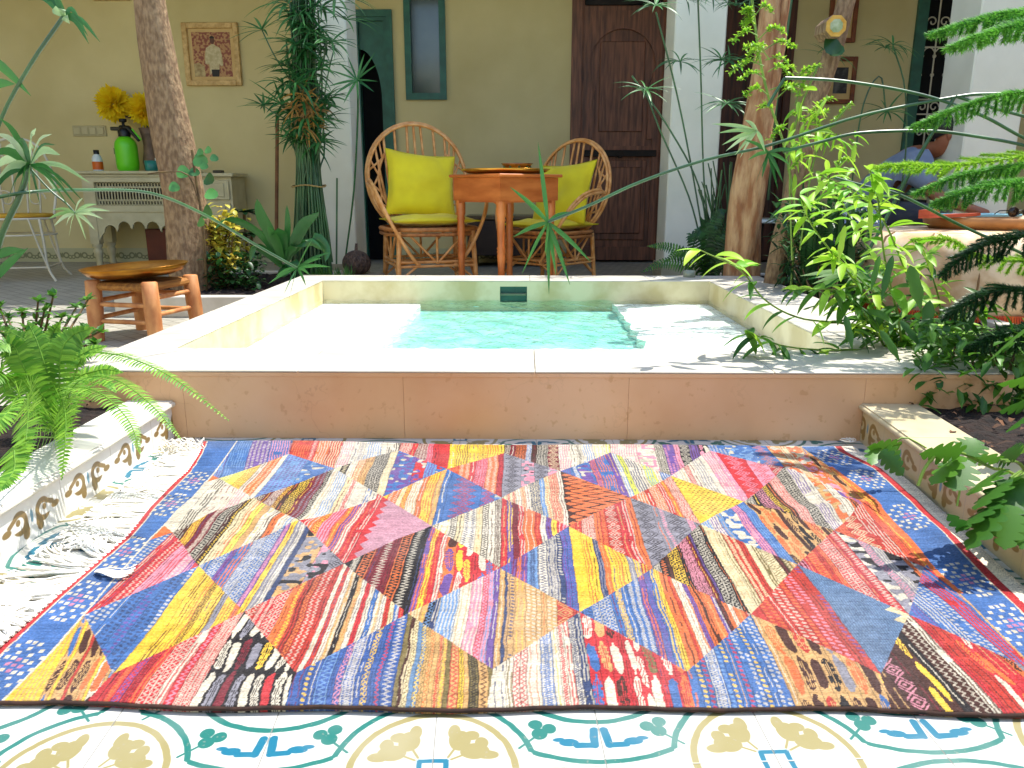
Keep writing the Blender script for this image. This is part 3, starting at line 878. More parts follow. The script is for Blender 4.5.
    mb.build('edge_binding', mat('binding_cord', '#241712', '#3a2218', rough=.95, scale=90), base)
    # knotted fringe of white wool on the left
    mb = MB(); R_ = random.Random(11)
    y0 = Y_FRONT - .0
    nT = 78
    for i in range(nT):
        yy = y0 + (Y_BACK - .01 - y0) * (i + .5) / nT
        xx = float(f_lo(yy)); ang = PI + R_.uniform(-.42, .40) + .25 * math.sin(i * .33)
        L_ = R_.uniform(.12, .22) * (1.0 if yy > 1.0 else 1.15)
        if yy > 1.75: ang = PI + .1; L_ *= .9
        curl = R_.uniform(-1.5, 1.5) + .8 * math.sin(i * .33 + 1)
        for s in range(13):
            a = ang + R_.uniform(-.09, .09); l = L_ * R_.uniform(.72, 1.05)
            p = Vector((xx + .004, yy + R_.uniform(-.004, .004), .010)); pts = [p.copy()]
            steps = 9; cc = curl + R_.uniform(-.5, .5); hh = R_.uniform(.001, .006)
            for k in range(steps):
                a += cc * .06 + R_.uniform(-.07, .07)
                p = p + Vector((math.cos(a), math.sin(a), 0)) * (l / steps)
                p.z = .0025 + hh * math.sin(PI * (k + 1) / steps) * (.4 + .6 * R_.random()) + .002 * (s % 4) * (1 - .5 * k / steps)
                # stay on the floor side of the planter
                if p.x < -.90: p.x = -.90 - (p.x + .90) * .15; p.z += .004
                pts.append(p.copy())
            mb.tube(pts, [.0019] * (len(pts) - 1) + [.0011], 4, cap=False)
        mb.blob((xx - .001, yy, .010), (.006, .0055, .004), 4, i)
    # a stray tassel flipped on to the blue border
    c = G(96, 572, .014)
    for s in range(12):
        a = R_.uniform(-.25, .25); p = Vector((c.x, c.y + R_.uniform(-.006, .006), .016)); pts = [p.copy()]
        for k in range(7):
            a += .12 - .05 * s / 4; p = p + Vector((math.cos(a - .6 + k * .1), math.sin(a - .6 + k * .1), 0)) * .010; p.z = .019 + .003 * math.sin(k); pts.append(p.copy())
        mb.tube(pts, .0012, 4, cap=False)
    # thick end tassel in the back corner
    c = G(183, 443, .02)
    for s in range(26):
        a0 = R_.uniform(0, 2 * PI); p = Vector((c.x + R_.uniform(-.03, .02), c.y - .02 + R_.uniform(-.015, .015), .02)); pts = [p.copy()]
        for k in range(8):
            a0 += .7 * R_.uniform(.4, 1); p = p + Vector((math.cos(a0) * .012, math.sin(a0) * .007, 0)); p.z = .020 + .012 * math.sin(k * .9 + s); pts.append(p.copy())
        mb.tube(pts, .0014, 4, cap=False)
    mb.build('fringe', M_FRINGE, base)
    # short tuft on the far right corner
    mb = MB(); c = G(850, 441, .012)
    for s in range(14):
        a0 = R_.uniform(-.5, PI); p = Vector((c.x, c.y - .005, .010)); pts = [p.copy()]
        for k in range(5):
            a0 += .5; p = p + Vector((math.cos(a0) * .008, math.sin(a0) * .004, .0015)); pts.append(p.copy())
        mb.tube(pts, .0012, 4, cap=False)
    for i in range(260):
        yy = Y_FRONT + (Y_BACK - Y_FRONT) * i / 260; xx = float(f_ro(yy)) + sel - .002
        a = R_.uniform(-.7, .7); 
        mb.tube([(xx, yy, .010), (xx + .006 * math.cos(a), yy + .006 * math.sin(a), .007), (xx + .013 * math.cos(a), yy + .013 * math.sin(a), .003)], .0010, 3, cap=False)
    mb.build('selvage_tuft', M_FRINGE, base)


build_rug()
# ------------------------------------------------------------------ floors
mb = MB()
mb.add([(-5.2, -3.2, 0), (5.2, -3.2, 0), (5.2, 2.05, 0), (-5.2, 2.05, 0)], [(0, 1, 2, 3)])
tag(mb.build('tiled_courtyard_floor', tile_floor()), kind='structure')
mb = MB()
for (xa, ya, xb, yb) in ((-6.2, 2.05, -1.18, 7.6), (1.24, 2.05, 6.2, 7.6), (-1.18, 4.24, 1.24, 7.6)): mb.add([(xa, ya, 0), (xb, ya, 0), (xb, yb, 0), (xa, yb, 0)], [(0, 1, 2, 3)])
tag(mb.build('paved_gallery_floor', paver()), kind='structure')
mb = MB()
for (xa, ya, xb, yb) in ((-60, -60, 60, 2.0), (-60, 4.2, 60, 60), (-60, 2.0, -1.15, 4.2), (1.2, 2.0, 60, 4.2)): mb.add([(xa, ya, -.05), (xb, ya, -.05), (xb, yb, -.05), (xa, yb, -.05)], [(0, 1, 2, 3)])
tag(mb.build('ground', mat('street_ground', '#8a8478', '#7c7668', rough=.9)), kind='structure')

# ------------------------------------------------------------------ back wall of the gallery with its doors and window
YW = 7.10
wall = thing('gallery_wall', 'long cream plaster wall at the back of the gallery with doors and a narrow window', 'wall', (0, YW, 0))


def wx_(px, py=150): return W(px, py, YW).x
def wz_(px, py): return W(px, py, YW).z


OPEN = []   # x0,x1,z0,z1 openings
gd = (wx_(354, 130), wx_(396, 130), 0.0, wz_(374, 10))       # green door
wi = (wx_(405, 50), wx_(446, 50), wz_(425, 100), wz_(425, 10) + .35)   # window
bd = (wx_(570, 130), wx_(668, 130), 0.0, 2.62)      # walnut door
bd2 = (wx_(715, 130), wx_(787, 130), 0.0, 2.62)
gw = (wx_(905, 110), wx_(998, 110), wz_(930, 195), 2.45)  # grille window
xs = [-6.2]
mbw = MB()
ZT = 2.9
for (x0, x1, z0, z1) in (gd, wi, bd, bd2, gw):
    mbw.box((xs[-1], 0, 0), (x0, .3, ZT))
    if z0 > 0: mbw.box((x0, 0, 0), (x1, .3, z0))
    mbw.box((x0, 0, z1), (x1, .3, ZT))
    xs.append(x1)
mbw.box((xs[-1], 0, 0), (6.2, .3, ZT))
mbw.build('plaster', M_WALL, wall); wall['kind'] = 'thing'
mbw = MB()
for a, b_ in ((-6.2, gd[0]), (gd[1], bd[0]), (bd[1], bd2[0]), (bd2[1], 6.2)):
    mbw.box((a, -.012, 0), (b_, -.001, .125))
mbw.build('skirting', skirting(), wall)

# green door: frame, half-open leaf with an arched dark opening
mbw = MB()
x0, x1, z0, z1 = gd; fw = .055
mbw.box((x0, -.03, 0), (x0 + fw, .10, z1)); mbw.box((x1 - fw, -.03, 0), (x1, .10, z1)); mbw.box((x0 + fw, -.03, z1 - fw), (x1 - fw, .10, z1))
mbw.box((x0 + fw + .0, -.015, 0), (x0 + fw + .02, .08, z1 - fw)); mbw.box((x1 - fw - .025, -.015, 0), (x1 - fw, .08, z1 - fw)); mbw.box((x0 + fw + .02, -.015, z1 - fw - .03), (x1 - fw - .025, .08, z1 - fw))
dr = mbw.build('green_door', M_GREEN, wall)
tag(dr, 'green painted arched door frame standing open on a dark room')
# arched spandrel
mbw = MB(); xa, xb = x0 + fw + .02, x1 - fw - .025; zt = z1 - fw - .03; za = 1.40; r = (xb - xa) * .92
out = [(xb, 0.3), (xb, zt), (xa, zt)]
arch = []
for i in range(13):
    a = PI / 2 * i / 12
    arch.append((xa + (xb - xa) * .84 * math.sin(a) if i else xa, za + .42 * math.cos(a)))
out += arch + [(xa + (xb - xa) * .84, 0.3)]
mbw.prism(out, 'y', .02, .045)
mbw.build('arched_panel', M_GREEN, dr)
mbw = MB(); mbw.box((x0 + .01, .25, 0.003), (x1 - .01, .9, z1)); mbw.build('painted_dark_opening', M_DARK, dr)  # solid block, the unlit room painted in near-black

# narrow green window
mbw = MB(); x0, x1, z0, z1 = wi; fw = .055
mbw.box((x0, -.03, z0), (x0 + fw, .1, z1)); mbw.box((x1 - fw, -.03, z0), (x1, .1, z1)); mbw.box((x0 + fw, -.03, z0), (x1 - fw, .1, z0 + fw)); mbw.box((x0 + fw, -.03, z1 - fw), (x1 - fw, .1, z1))
wn = mbw.build('window', M_GREEN, wall); tag(wn, 'narrow green framed window with dim glass')
mbw = MB(); mbw.box((x0 + fw, .03, z0 + fw), (x1 - fw, .04, z1 - fw)); mbw.build('pane', M_GLASSD, wn)
mbw = MB(); mbw.box((x0, .12, z0), (x1, .28, z1)); mbw.build('unlit_room_block', M_DARK, wn)  # near-black fill painting the unlit interior behind the pane


def walnut(dop, label, detail=True, mm=M_DOOR):
    x0, x1, z0, z1 = dop
    m = MB()
    m.box((x0, -.02, 0), (x0 + .09, .12, z1)); m.box((x1 - .06, -.02, 0), (x1, .12, z1)); m.box((x0 + .09, -.02, z1 - .1), (x1 - .06, .12, z1))
    d = m.build('wooden_door', mm, wall); tag(d, label)
    xa, xb = x0 + .09, x1 - .06
    m = MB(); m.box((xa, .05, .02), (xb, .10, z1 - .1))
    # rails standing proud
    for (za, zb) in ((.02, .14), (.98, 1.02), (2.12, 2.16)):
        m.box((xa, .03, za), (xb, .05, zb))
    for xx in (xa, xb - .07): m.box((xx, .028, .02), (xx + .07, .05, z1 - .1))
    # lower panel
    m.box((xa + .11, .035, .2), (xb - .11, .05, .9), bev=.006); m.box((xa + .15, .022, .26), (xb - .15, .035, .84), bev=.006)
    # keyhole arch: raised board with arched cut-out edge
    cx = (xa + xb) / 2; hw = (xb - xa) / 2 - .09; zs = 1.62; r = hw + .02
    outl = [(xa + .07, 1.08), (xa + .07, 2.12), (xb - .07, 2.12), (xb - .07, 1.08), (cx + hw - .03, 1.08), (cx + hw - .03, 1.40), (cx + hw - .012, 1.45), (cx + hw - .035, 1.49)]
    for i in range(17):
        a = -.35 + (PI + .7) * i / 16
        outl.append((cx + r * math.cos(a), zs + .07 + r * math.sin(a) * 1.02))
    outl += [(cx - hw + .035, 1.49), (cx - hw + .012, 1.45), (cx - hw + .03, 1.40), (cx - hw + .03, 1.08)]
    m.prism(outl, 'y', .022, .05)
    m.box((cx - hw + .07, .036, 1.14), (cx + hw - .07, .05, 1.88), bev=.006)
    m.box((xa + .09, .03, 2.2), (xb - .09, .05, 2.46), bev=.006)
    m.build('door_leaf', mm, d)
    m = MB()
    m.box((xa + .02, .008, .93), (xb - .03, .028, .985), bev=.004); m.build('iron_bolt', M_IRON, d); m = MB(); m.box((xa + .02, .008, 2.03 + .13), (xb - .03, .027, 2.11 + .13), bev=.004)
    m.build('iron_bolt', M_IRON, d); m = MB()
    m.tube([(cx + .03 * math.cos(a), -.004, .95 + .03 * math.sin(a)) for a in [2 * PI * k / 14 for k in range(15)]], .005, 6)
    m.build('ring_handle', M_IRON, d)
    m = MB(); m.box((x0, .13, 0.003), (x1, .29, z1)); m.build('unlit_room_block', M_DARK, d)  # near-black block painted as the unlit room behind the leaf


walnut(bd, 'old walnut door with a keyhole arch panel and iron bolt')
walnut(bd2, 'darker walnut door half hidden by the white pillar', mm=M_DOORD)

# window with scrolled white grille
x0, x1, z0, z1 = gw
mbw = MB(); fw = .09
mbw.box((x0, -.03, z0), (x0 + fw, .1, z1)); mbw.box((x1 - fw, -.03, z0), (x1, .1, z1)); mbw.box((x0 + fw, -.03, z0), (x1 - fw, .1, z0 + .06)); mbw.box((x0 + fw, -.03, z1 - fw), (x1 - fw, .1, z1))
wn = mbw.build('window', M_GREEN, wall); tag(wn, 'tall dark green window behind a scrolled cream iron grille')
mbw = MB()


def scroll(m, cx, cz, r, s=1, y=0.0):
    pts = []
    for i in range(22):
        a = i / 21 * 2.1 * PI; rr = r * (1 - .75 * i / 21)
        pts.append((cx + s * rr * math.cos(a), y, cz + rr * math.sin(a)))
    m.tube(pts, .006, 5)


xa, xb = x0 + fw, x1 - fw; nb = 6; dx = (xb - xa) / nb
for i in range(nb + 1):
    xx = xa + dx * i
    mbw.tube([(xx, .0, z0 + .06), (xx, .0, z1 - fw)], .007, 6)
for zz in (z0 + .1, .98, 1.28, 1.40, 1.82, 1.90, 2.2):
    if z0 < zz < z1: mbw.tube([(xa, -.002, zz), (xb, -.002, zz)], .007, 6)
for i in range(nb):
    cx = xa + dx * (i + .5)
    for zz in (1.34, 2.02, 1.13, .9):
        scroll(mbw, cx, zz, dx * .42, 1 if i % 2 else -1)
    for zz in (1.6, 1.75): mbw.blob((xa + dx * i, 0, zz), .016, 5)
    mbw.tube([(cx - dx * .5, -.003, 1.78), (cx - dx * .25, -.003, 1.81), (cx, -.003, 1.82), (cx + dx * .25, -.003, 1.81), (cx + dx * .5, -.003, 1.78)], .006, 5)
mbw.build('grille', M_WIRON, wn)
mbw = MB(); mbw.box((x0 + .01, .12, z0), (x1 - .01, .28, z1)); mbw.build('unlit_room_block', M_DARK, wn)  # near-black fill painting the unlit interior behind the grille
# light switch row beside the dresser
mbw = MB(); a = wx_(73, 130); zz = wz_(90, 131)
mbw.box((a, -.010, zz - .045), (a + .30, -.001, zz + .045), bev=.003)
sw = mbw.build('socket_plate', mat('socket_plastic', '#b3a880', '#aca178', rough=.5), wall)
mbw = MB()
for i in range(4): mbw.box((a + .015 + i * .07, -.016, zz - .03), (a + .07 + i * .07, -.010, zz + .03), bev=.003)
mbw.build('switch_rocker', mat('socket_plastic2', '#bdb38c', '#b6ab82', rough=.4), sw)

# ------------------------------------------------------------------ roof over the gallery, pillars, added bounce walls
mb = MB(); mb.box((-6.2, 5.35, 2.9), (6.2, 7.5, 3.1)); tag(mb.build('gallery_ceiling', M_CEIL, origin=(0, 6.4, 2.9)), 'plain plaster ceiling slab over the rear gallery', 'ceiling', kind='thing')
mb = MB(); mb.box((-6.2, 5.4, 3.11), (6.2, 5.7, 4.6)); mb.box((-6.2, 5.33, 2.55), (6.2, 5.74, 2.895))
tag(mb.build('upper_house_wall', M_WALLW, origin=(0, 5.5, 2.9)), 'white upper storey wall above the gallery pillars', 'wall', kind='thing')


def pillar(x0, x1, y0, label, h=2.545, cap=True):
    t = thing('white_pillar', label, 'pillar', ((x0 + x1) / 2, y0 + .17, 0), 0, 'square plastered pillars round the courtyard')
    o = (t.location.x, t.location.y, 0); t['kind'] = 'thing'
    m = MB(); m.box((x0, y0, .0), (x1, y0 + .34, h), bev=.008); m.build('shaft', M_WALLW, t, origin=None) if False else m.build('shaft', M_WALLW, t, o)
    m = MB(); m.box((x0 - .015, y0 - .015, 0), (x1 + .015, y0 + .355, .14)); m.build('foot', mat('skirting_stone', '#b0a890', '#9a9278', rough=.7), t, o)
    return t


YP = 5.45
pillar(W(303, 150, YP).x, W(352, 150, YP).x, YP, 'white square pillar behind the tall green sedge bundle')
pillar(W(669, 150, YP).x, W(719, 150, YP).x, YP, 'white square pillar between the two walnut doors')
pillar(W(958, 180, 4.75).x, W(1012, 180, 4.75).x, 4.75, 'white square pillar at the far right beside the seated man', h=2.9)
for (nm, a, b_, lab, mm) in (('bounce_side_wall', (-5.9, -3.2, 0), (-5.6, 7.5, 3.2), 'unseen cream wall added on the left to bounce light', M_WALL),
                             ('bounce_side_wall', (4.6, -3.2, 0), (4.9, 7.5, 3.2), 'unseen sand plaster wall added on the right to bounce light', M_TAN),
                             ('bounce_rear_wall', (-5.6, -3.4, 0), (4.6, -3.1, 3.2), 'unseen white wall added behind the viewer to bounce light', M_WALLW)):
    mb = MB(); mb.box(a, b_); tag(mb.build(nm, mm, origin=((a[0] + b_[0]) / 2, (a[1] + b_[1]) / 2, 0)), lab, 'wall', kind='thing')  # unseen walls, added to bounce light into the courtyard

# ------------------------------------------------------------------ the plunge pool
ZR = .19
XL, XR = -1.23, 1.29
YF = G(512, 371, ZR).y; YB = G(512, 275.5, ZR).y
XIL = G(172, 349, ZR).x; XIR = G(845, 349, ZR).x
YIF = G(512, 349, ZR).y; YIB = G(512, 280.5, ZR).y
pool = thing('plunge_pool', 'raised square plunge pool clad in cream marble with a turquoise well', 'pool', (0, (YF + YB) / 2, 0))
po = (0, pool.location.y, 0)
tc_ = .005
m = MB()
ov = .003
# coping in slabs, each with a hairline joint
def slabs(a, b_, n, axis):
    for i in range(n):
        g = .0008
        if axis == 0:
            w = (b_[0] - a[0]) / n; m.box((a[0] + w * i + g, a[1], ZR - tc_), (a[0] + w * (i + 1) - g, b_[1], ZR), bev=.0015)
        else:
            w = (b_[1] - a[1]) / n; m.box((a[0], a[1] + w * i + g, ZR - tc_), (b_[0], a[1] + w * (i + 1) - g, ZR), bev=.0015)
slabs((XL - ov, YF - ov), (XR + ov, YIF), 4, 0)
slabs((XL - ov, YIB), (XR + ov, YB + ov), 4, 0)
slabs((XL - ov, YIF + .001), (XIL, YIB - .001), 3, 1)
slabs((XIR, YIF + .001), (XR + ov, YIB - .001), 3, 1)
m.build('coping', M_MARBLE_T, pool, po)
m = MB(); n = 4; w = (XR - XL) / n
xcuts = [XL, G(172, 410, .1).x, G(400, 410, .1).x, G(631, 410, .1).x, G(871, 410, .1).x, XR]
for i in range(5):
    m.box((xcuts[i] + .00025, YF, .0), (xcuts[i + 1] - .00025, YF + .02, ZR - tc_ - .001), bev=.0006)
m.box((XL + .01, YF - .0025, ZR - .017), (XR - .01, YF - .0002, ZR - tc_ - .001), bev=.0006)
m.box((XL, YF + .021, 0), (XL + .02, YB - .021, ZR - tc_ - .001)); m.box((XR - .02, YF + .021, 0), (XR, YB - .021, ZR - tc_ - .001)); m.box((XL, YB - .02, 0), (XR, YB, ZR - tc_ - .001))
m.build('outer_cladding', M_MARBLE_F, pool, po)
m = MB()
zb = -.95
YN0, YN1 = W(500, 295, YIB).x, W(527, 295, YIB).x
nz0, nz1 = .10, .165
mi_ = M_MARBLE_T
e = .0
m.box((XIL - .02, YIF - .02, zb), (XIL - .0015, YIB + .02, ZR - tc_ - .001)); m.box((XIR + .0015, YIF - .02, zb), (XIR + .02, YIB + .02, ZR - tc_ - .001))
m.box((XIL - .0015, YIF - .02, zb), (XIR + .0015, YIF - .0015, ZR - tc_ - .001))
m.box((XIL - .0015, YIB + .0015, zb), (YN0, YIB + .02, ZR - tc_ - .001)); m.box((YN1, YIB + .0015, zb), (XIR + .0015, YIB + .02, ZR - tc_ - .001)); m.box((YN0, YIB + .0015, zb), (YN1, YIB + .02, .075))
m.box((YN0, YIB + .0015, .158), (YN1, YIB + .02, ZR - tc_ - .001))
mw = mat('pool_wall_marble', '#d3c6a0', '#b9a878', rough=.4, scale=6, detail=8, bump=.1, contrast=(.4, .62))
m.build('inner_cladding', mw, pool, po)
ZW = .085
m = MB()      # benches under the water
bl, brr = W(398, 326, 3.0).x, W(640, 326, 3.0).x
bl = G(398, 326, ZW).x; brr = G(634, 326, ZW).x; bf = G(512, 352, ZW).y + .02
bw = ZW - .018
def wavy(xa, xb, s):
    n = 26; ys_ = [YIF + (YIB - YIF) * i / n for i in range(n + 1)]
    edge = [((xb if s > 0 else xa) + .010 * math.sin(i * 1.9) + .007 * math.sin(i * 4.1), y) for i, y in enumerate(ys_)]
    out = ([(xa, YIF)] + edge + [(xa, YIB)]) if s > 0 else ([(xb, YIB)] + edge[::-1] + [(xb, YIF)])
    m.prism(out, 'z', zb, bw)
wavy(XIL, bl, 1); wavy(brr, XIR, -1)
yf_ = G(512, 344, ZW).y
m.prism([(bl - .02, YIF), (brr + .02, YIF)] + [(brr + .02 + (bl - brr - .04) * i / 30, yf_ + .02 * math.sin(i * 1.3) + .012 * math.sin(i * 3.3)) for i in range(31)], 'z', zb + .01, bw - .002)
m.build('bench', mat('pale_pool_bench', '#f4f2ea', '#eceae0', rough=.6, scale=5), pool, po)
m = MB(); m.box((bl - .04, bf - .2, zb + .02), (brr + .04, YIB + .001, ZW - .055))
m.build('well_floor', mat('turquoise_glaze', '#76bdae', '#9ed4c8', rough=.3, scale=9), pool, po)
m = MB(); 
m.box((YN0 - .01, YIB + .021, .06), (YN1 + .01, YIB + .09, .17)); m.build('spout_niche', mat('niche_teal', '#1f5a50', '#2c7466', rough=.5), pool, po)
m = MB(); m.box((YN0 + .004, YIB - .012, .112), (YN1 - .004, YIB + .02, .122), bev=.002); m.build('spout_lip', mat('spout_slate', '#5c6a50', '#4c5a44', rough=.5), pool, po)
# water sheet with real ripples
nx, ny = 200, 180
vs = []; fs = []
for j in range(ny + 1):
    for i in range(nx + 1):
        x = XIL + .0 + (XIR - XIL) * i / nx; y = YIF + (YIB - YIF) * j / ny
        z = ZW + .0030 * math.sin(x * 31 + 3 * math.sin(y * 13)) + .0026 * math.sin(y * 37 + 2.5 * math.sin(x * 17 + 1)) + .0018 * math.sin((x * .7 + y) * 61)
        vs.append((x, y, z))
for j in range(ny):
    for i in range(nx):
        a = j * (nx + 1) + i; fs.append((a, a + 1, a + nx + 2, a + nx + 1))
m = MB(); m.add(vs, fs, True)
tag(m.build('pool_water', water_mat(), origin=(0, 3, ZW)), kind='structure')

# ------------------------------------------------------------------ tiled planters each side of the rug
PT_L = planter_tile('planter_tile_white', 1, '#e4e2da', '#d8dada', '#7a6026', .04)
PT_R = planter_tile('planter_tile_shaded', 1, '#bfb08c', '#b2a27c', '#84682e', .06)  # same tile with shade painted in as darker colours
ZP = .105


def planter(label, pts_front, xfar, mat_tile, xcop, side):
    """pts_front = world line of the face (near, far)"""
    (xa, ya), (xb, yb) = pts_front
    t = thing('tiled_planter', label, 'planter', ((xa + xfar) / 2, (ya + yb) / 2, 0), 0, 'low tiled planting beds beside the rug')
    o = (t.location.x, t.location.y, 0)
    s = side   # +1: bed extends to -x (left), -1: to +x
    d = -s
    m = MB(); m.prism([(xa, ya), (xb, yb), (xb + d * .02, yb), (xa + d * .02, ya)][::(1 if s > 0 else -1)], 'z', 0, ZP - .014); m.build('tile_face', mat_tile, t, o)
    m = MB()
    k = 6
    for i in range(k):
        y0, y1 = ya + (yb - ya) * i / k + .0007, ya + (yb - ya) * (i + 1) / k - .0007
        x0 = xa + (xb - xa) * (y0 - ya) / (yb - ya); x1 = xa + (xb - xa) * (y1 - ya) / (yb - ya)
        m.prism([(x0 - d * .006, y0), (x1 - d * .006, y1), (x1 + d * xcop, y1), (x0 + d * xcop, y0)][::(1 if s > 0 else -1)], 'z', ZP - .013, ZP)
    m.build('coping', mat('planter_coping' + str(s), '#dedbd0' if s > 0 else '#c9bd9c', '#cfcabb' if s > 0 else '#b9ab86', rough=.35, scale=8), t, o)  # right coping darker, shade put into its colour
    m = MB(); m.tube([(xa - d * .006 + (xb - xa) * q / 40, ya + (yb - ya) * q / 40, ZP - .010) for q in range(41)], .007, 8); m.build('bead', MATS['planter_coping' + str(s)], t, o)
    m = MB()
    nx, ny = 26, 60; vs = []; fs = []; R_ = random.Random(5)
    for j in range(ny + 1):
        yy = ya + (yb - ya) * j / ny; x0 = xa + (xb - xa) * j / ny + d * (xcop - .002)
        for i in range(nx + 1):
            xx = x0 + (xfar - x0) * i / nx
            vs.append((xx, yy, ZP - .030 + .018 * abs(smoothnoise(xx * 22, yy * 22)) + R_.uniform(0, .010)))
    for j in range(ny):
        for i in range(nx):
            a = j * (nx + 1) + i; f = (a, a + 1, a + nx + 2, a + nx + 1); fs.append(f if s < 0 else f[::-1])
    m.add(vs, fs, True); m.build('soil', M_SOIL, t, o)
    m = MB(); R_ = random.Random(8)
    for i in range(420):
        yy = R_.uniform(ya, yb); xx = R_.uniform(min(xfar, xa + d * (xcop + .02)), max(xfar, xa + d * (xcop + .02)))
        a = R_.uniform(0, 6.3); l = R_.uniform(.012, .035); p = Vector((xx, yy, ZP - .004)); q = Vector((math.cos(a), math.sin(a), R_.uniform(-.1, .4)))
        m.blade([p, p + q * l * .5 + Vector((0, 0, .004)), p + q * l], R_.uniform(.003, .008))
    m.build('leaf_litter', mat('litter', '#6a4426', '#2a1a10', rough=.9, isl=True), t, o)['kind'] = 'stuff'
    return t


planter('white tiled planter with ochre scrolls left of the rug, holding the fern', ((G(0, 505, ZP).x + .004, .25), (G(163, 405, ZP).x, YF - .001)), -2.3, PT_L, .115, 1)
planter('tiled planter right of the rug with shade painted into its scrolled tiles, holding lobed leaves', ((G(978, 492, ZP).x - .03, .25), (G(871, 408, ZP).x, YF - .001)), 2.2, PT_R, .14, -1)


def bed(name, x0, x1, y0, y1, h, label):
    t = thing('planting_bed', label, 'planter', ((x0 + x1) / 2, (y0 + y1) / 2, 0), 0, 'back planting beds beside the pool'); o = (t.location.x, t.location.y, 0)
    m = MB(); w = .07
    m.box((x0, y0, 0), (x1, y0 + w, h), bev=.004); m.box((x0, y1 - w, 0), (x1, y1, h), bev=.004)
    m.box((x0, y0 + w, 0), (x0 + w, y1 - w, h), bev=.004); m.box((x1 - w, y0 + w, 0), (x1, y1 - w, h), bev=.004)
    m.build('kerb', mat('pale_kerb', '#cfcabc', '#bdb7a6', rough=.5), t, o)
    m = MB(); nx, ny = 24, 40; vs = []; fs = []; R_ = random.Random(9)
    for j in range(ny + 1):
        for i in range(nx + 1):
            xx = x0 + w + (x1 - x0 - 2 * w) * i / nx; yy = y0 + w + (y1 - y0 - 2 * w) * j / ny
            vs.append((xx, yy, h - .03 + R_.uniform(0, .025)))
    for j in range(ny):
        for i in range(nx):
            a = j * (nx + 1) + i; fs.append((a, a + 1, a + nx + 2, a + nx + 1))
    m.add(vs, fs, True); m.build('soil', M_SOIL, t, o)


bed('l', -2.15, XL - .02, 3.98, 5.3, .11, 'raised bed with pale kerb under the leaning tree left of the pool')
bed('r', XR + .02, 2.05, 2.35, 5.2, .11, 'raised bed with pale kerb under the twin trunks right of the pool')
# ------------------------------------------------------------------ rattan armchairs
def arc_pts(f, n): return [f(i / (n - 1)) for i in range(n)]


def smooth(pts, n=24):
    """Catmull-Rom through pts"""
    P = [Vector(p) for p in pts]; P = [P[0] * 2 - P[1]] + P + [P[-1] * 2 - P[-2]]
    out = []; segs = len(P) - 3
    for i in range(n):
        t = i / (n - 1) * segs; k = min(int(t), segs - 1); t -= k
        a, b, c, d = P[k:k + 4]
        out.append(.5 * ((2 * b) + (c - a) * t + (2 * a - 5 * b + 4 * c - d) * t * t + (3 * b - a - 3 * c + d) * t ** 3))
    return out


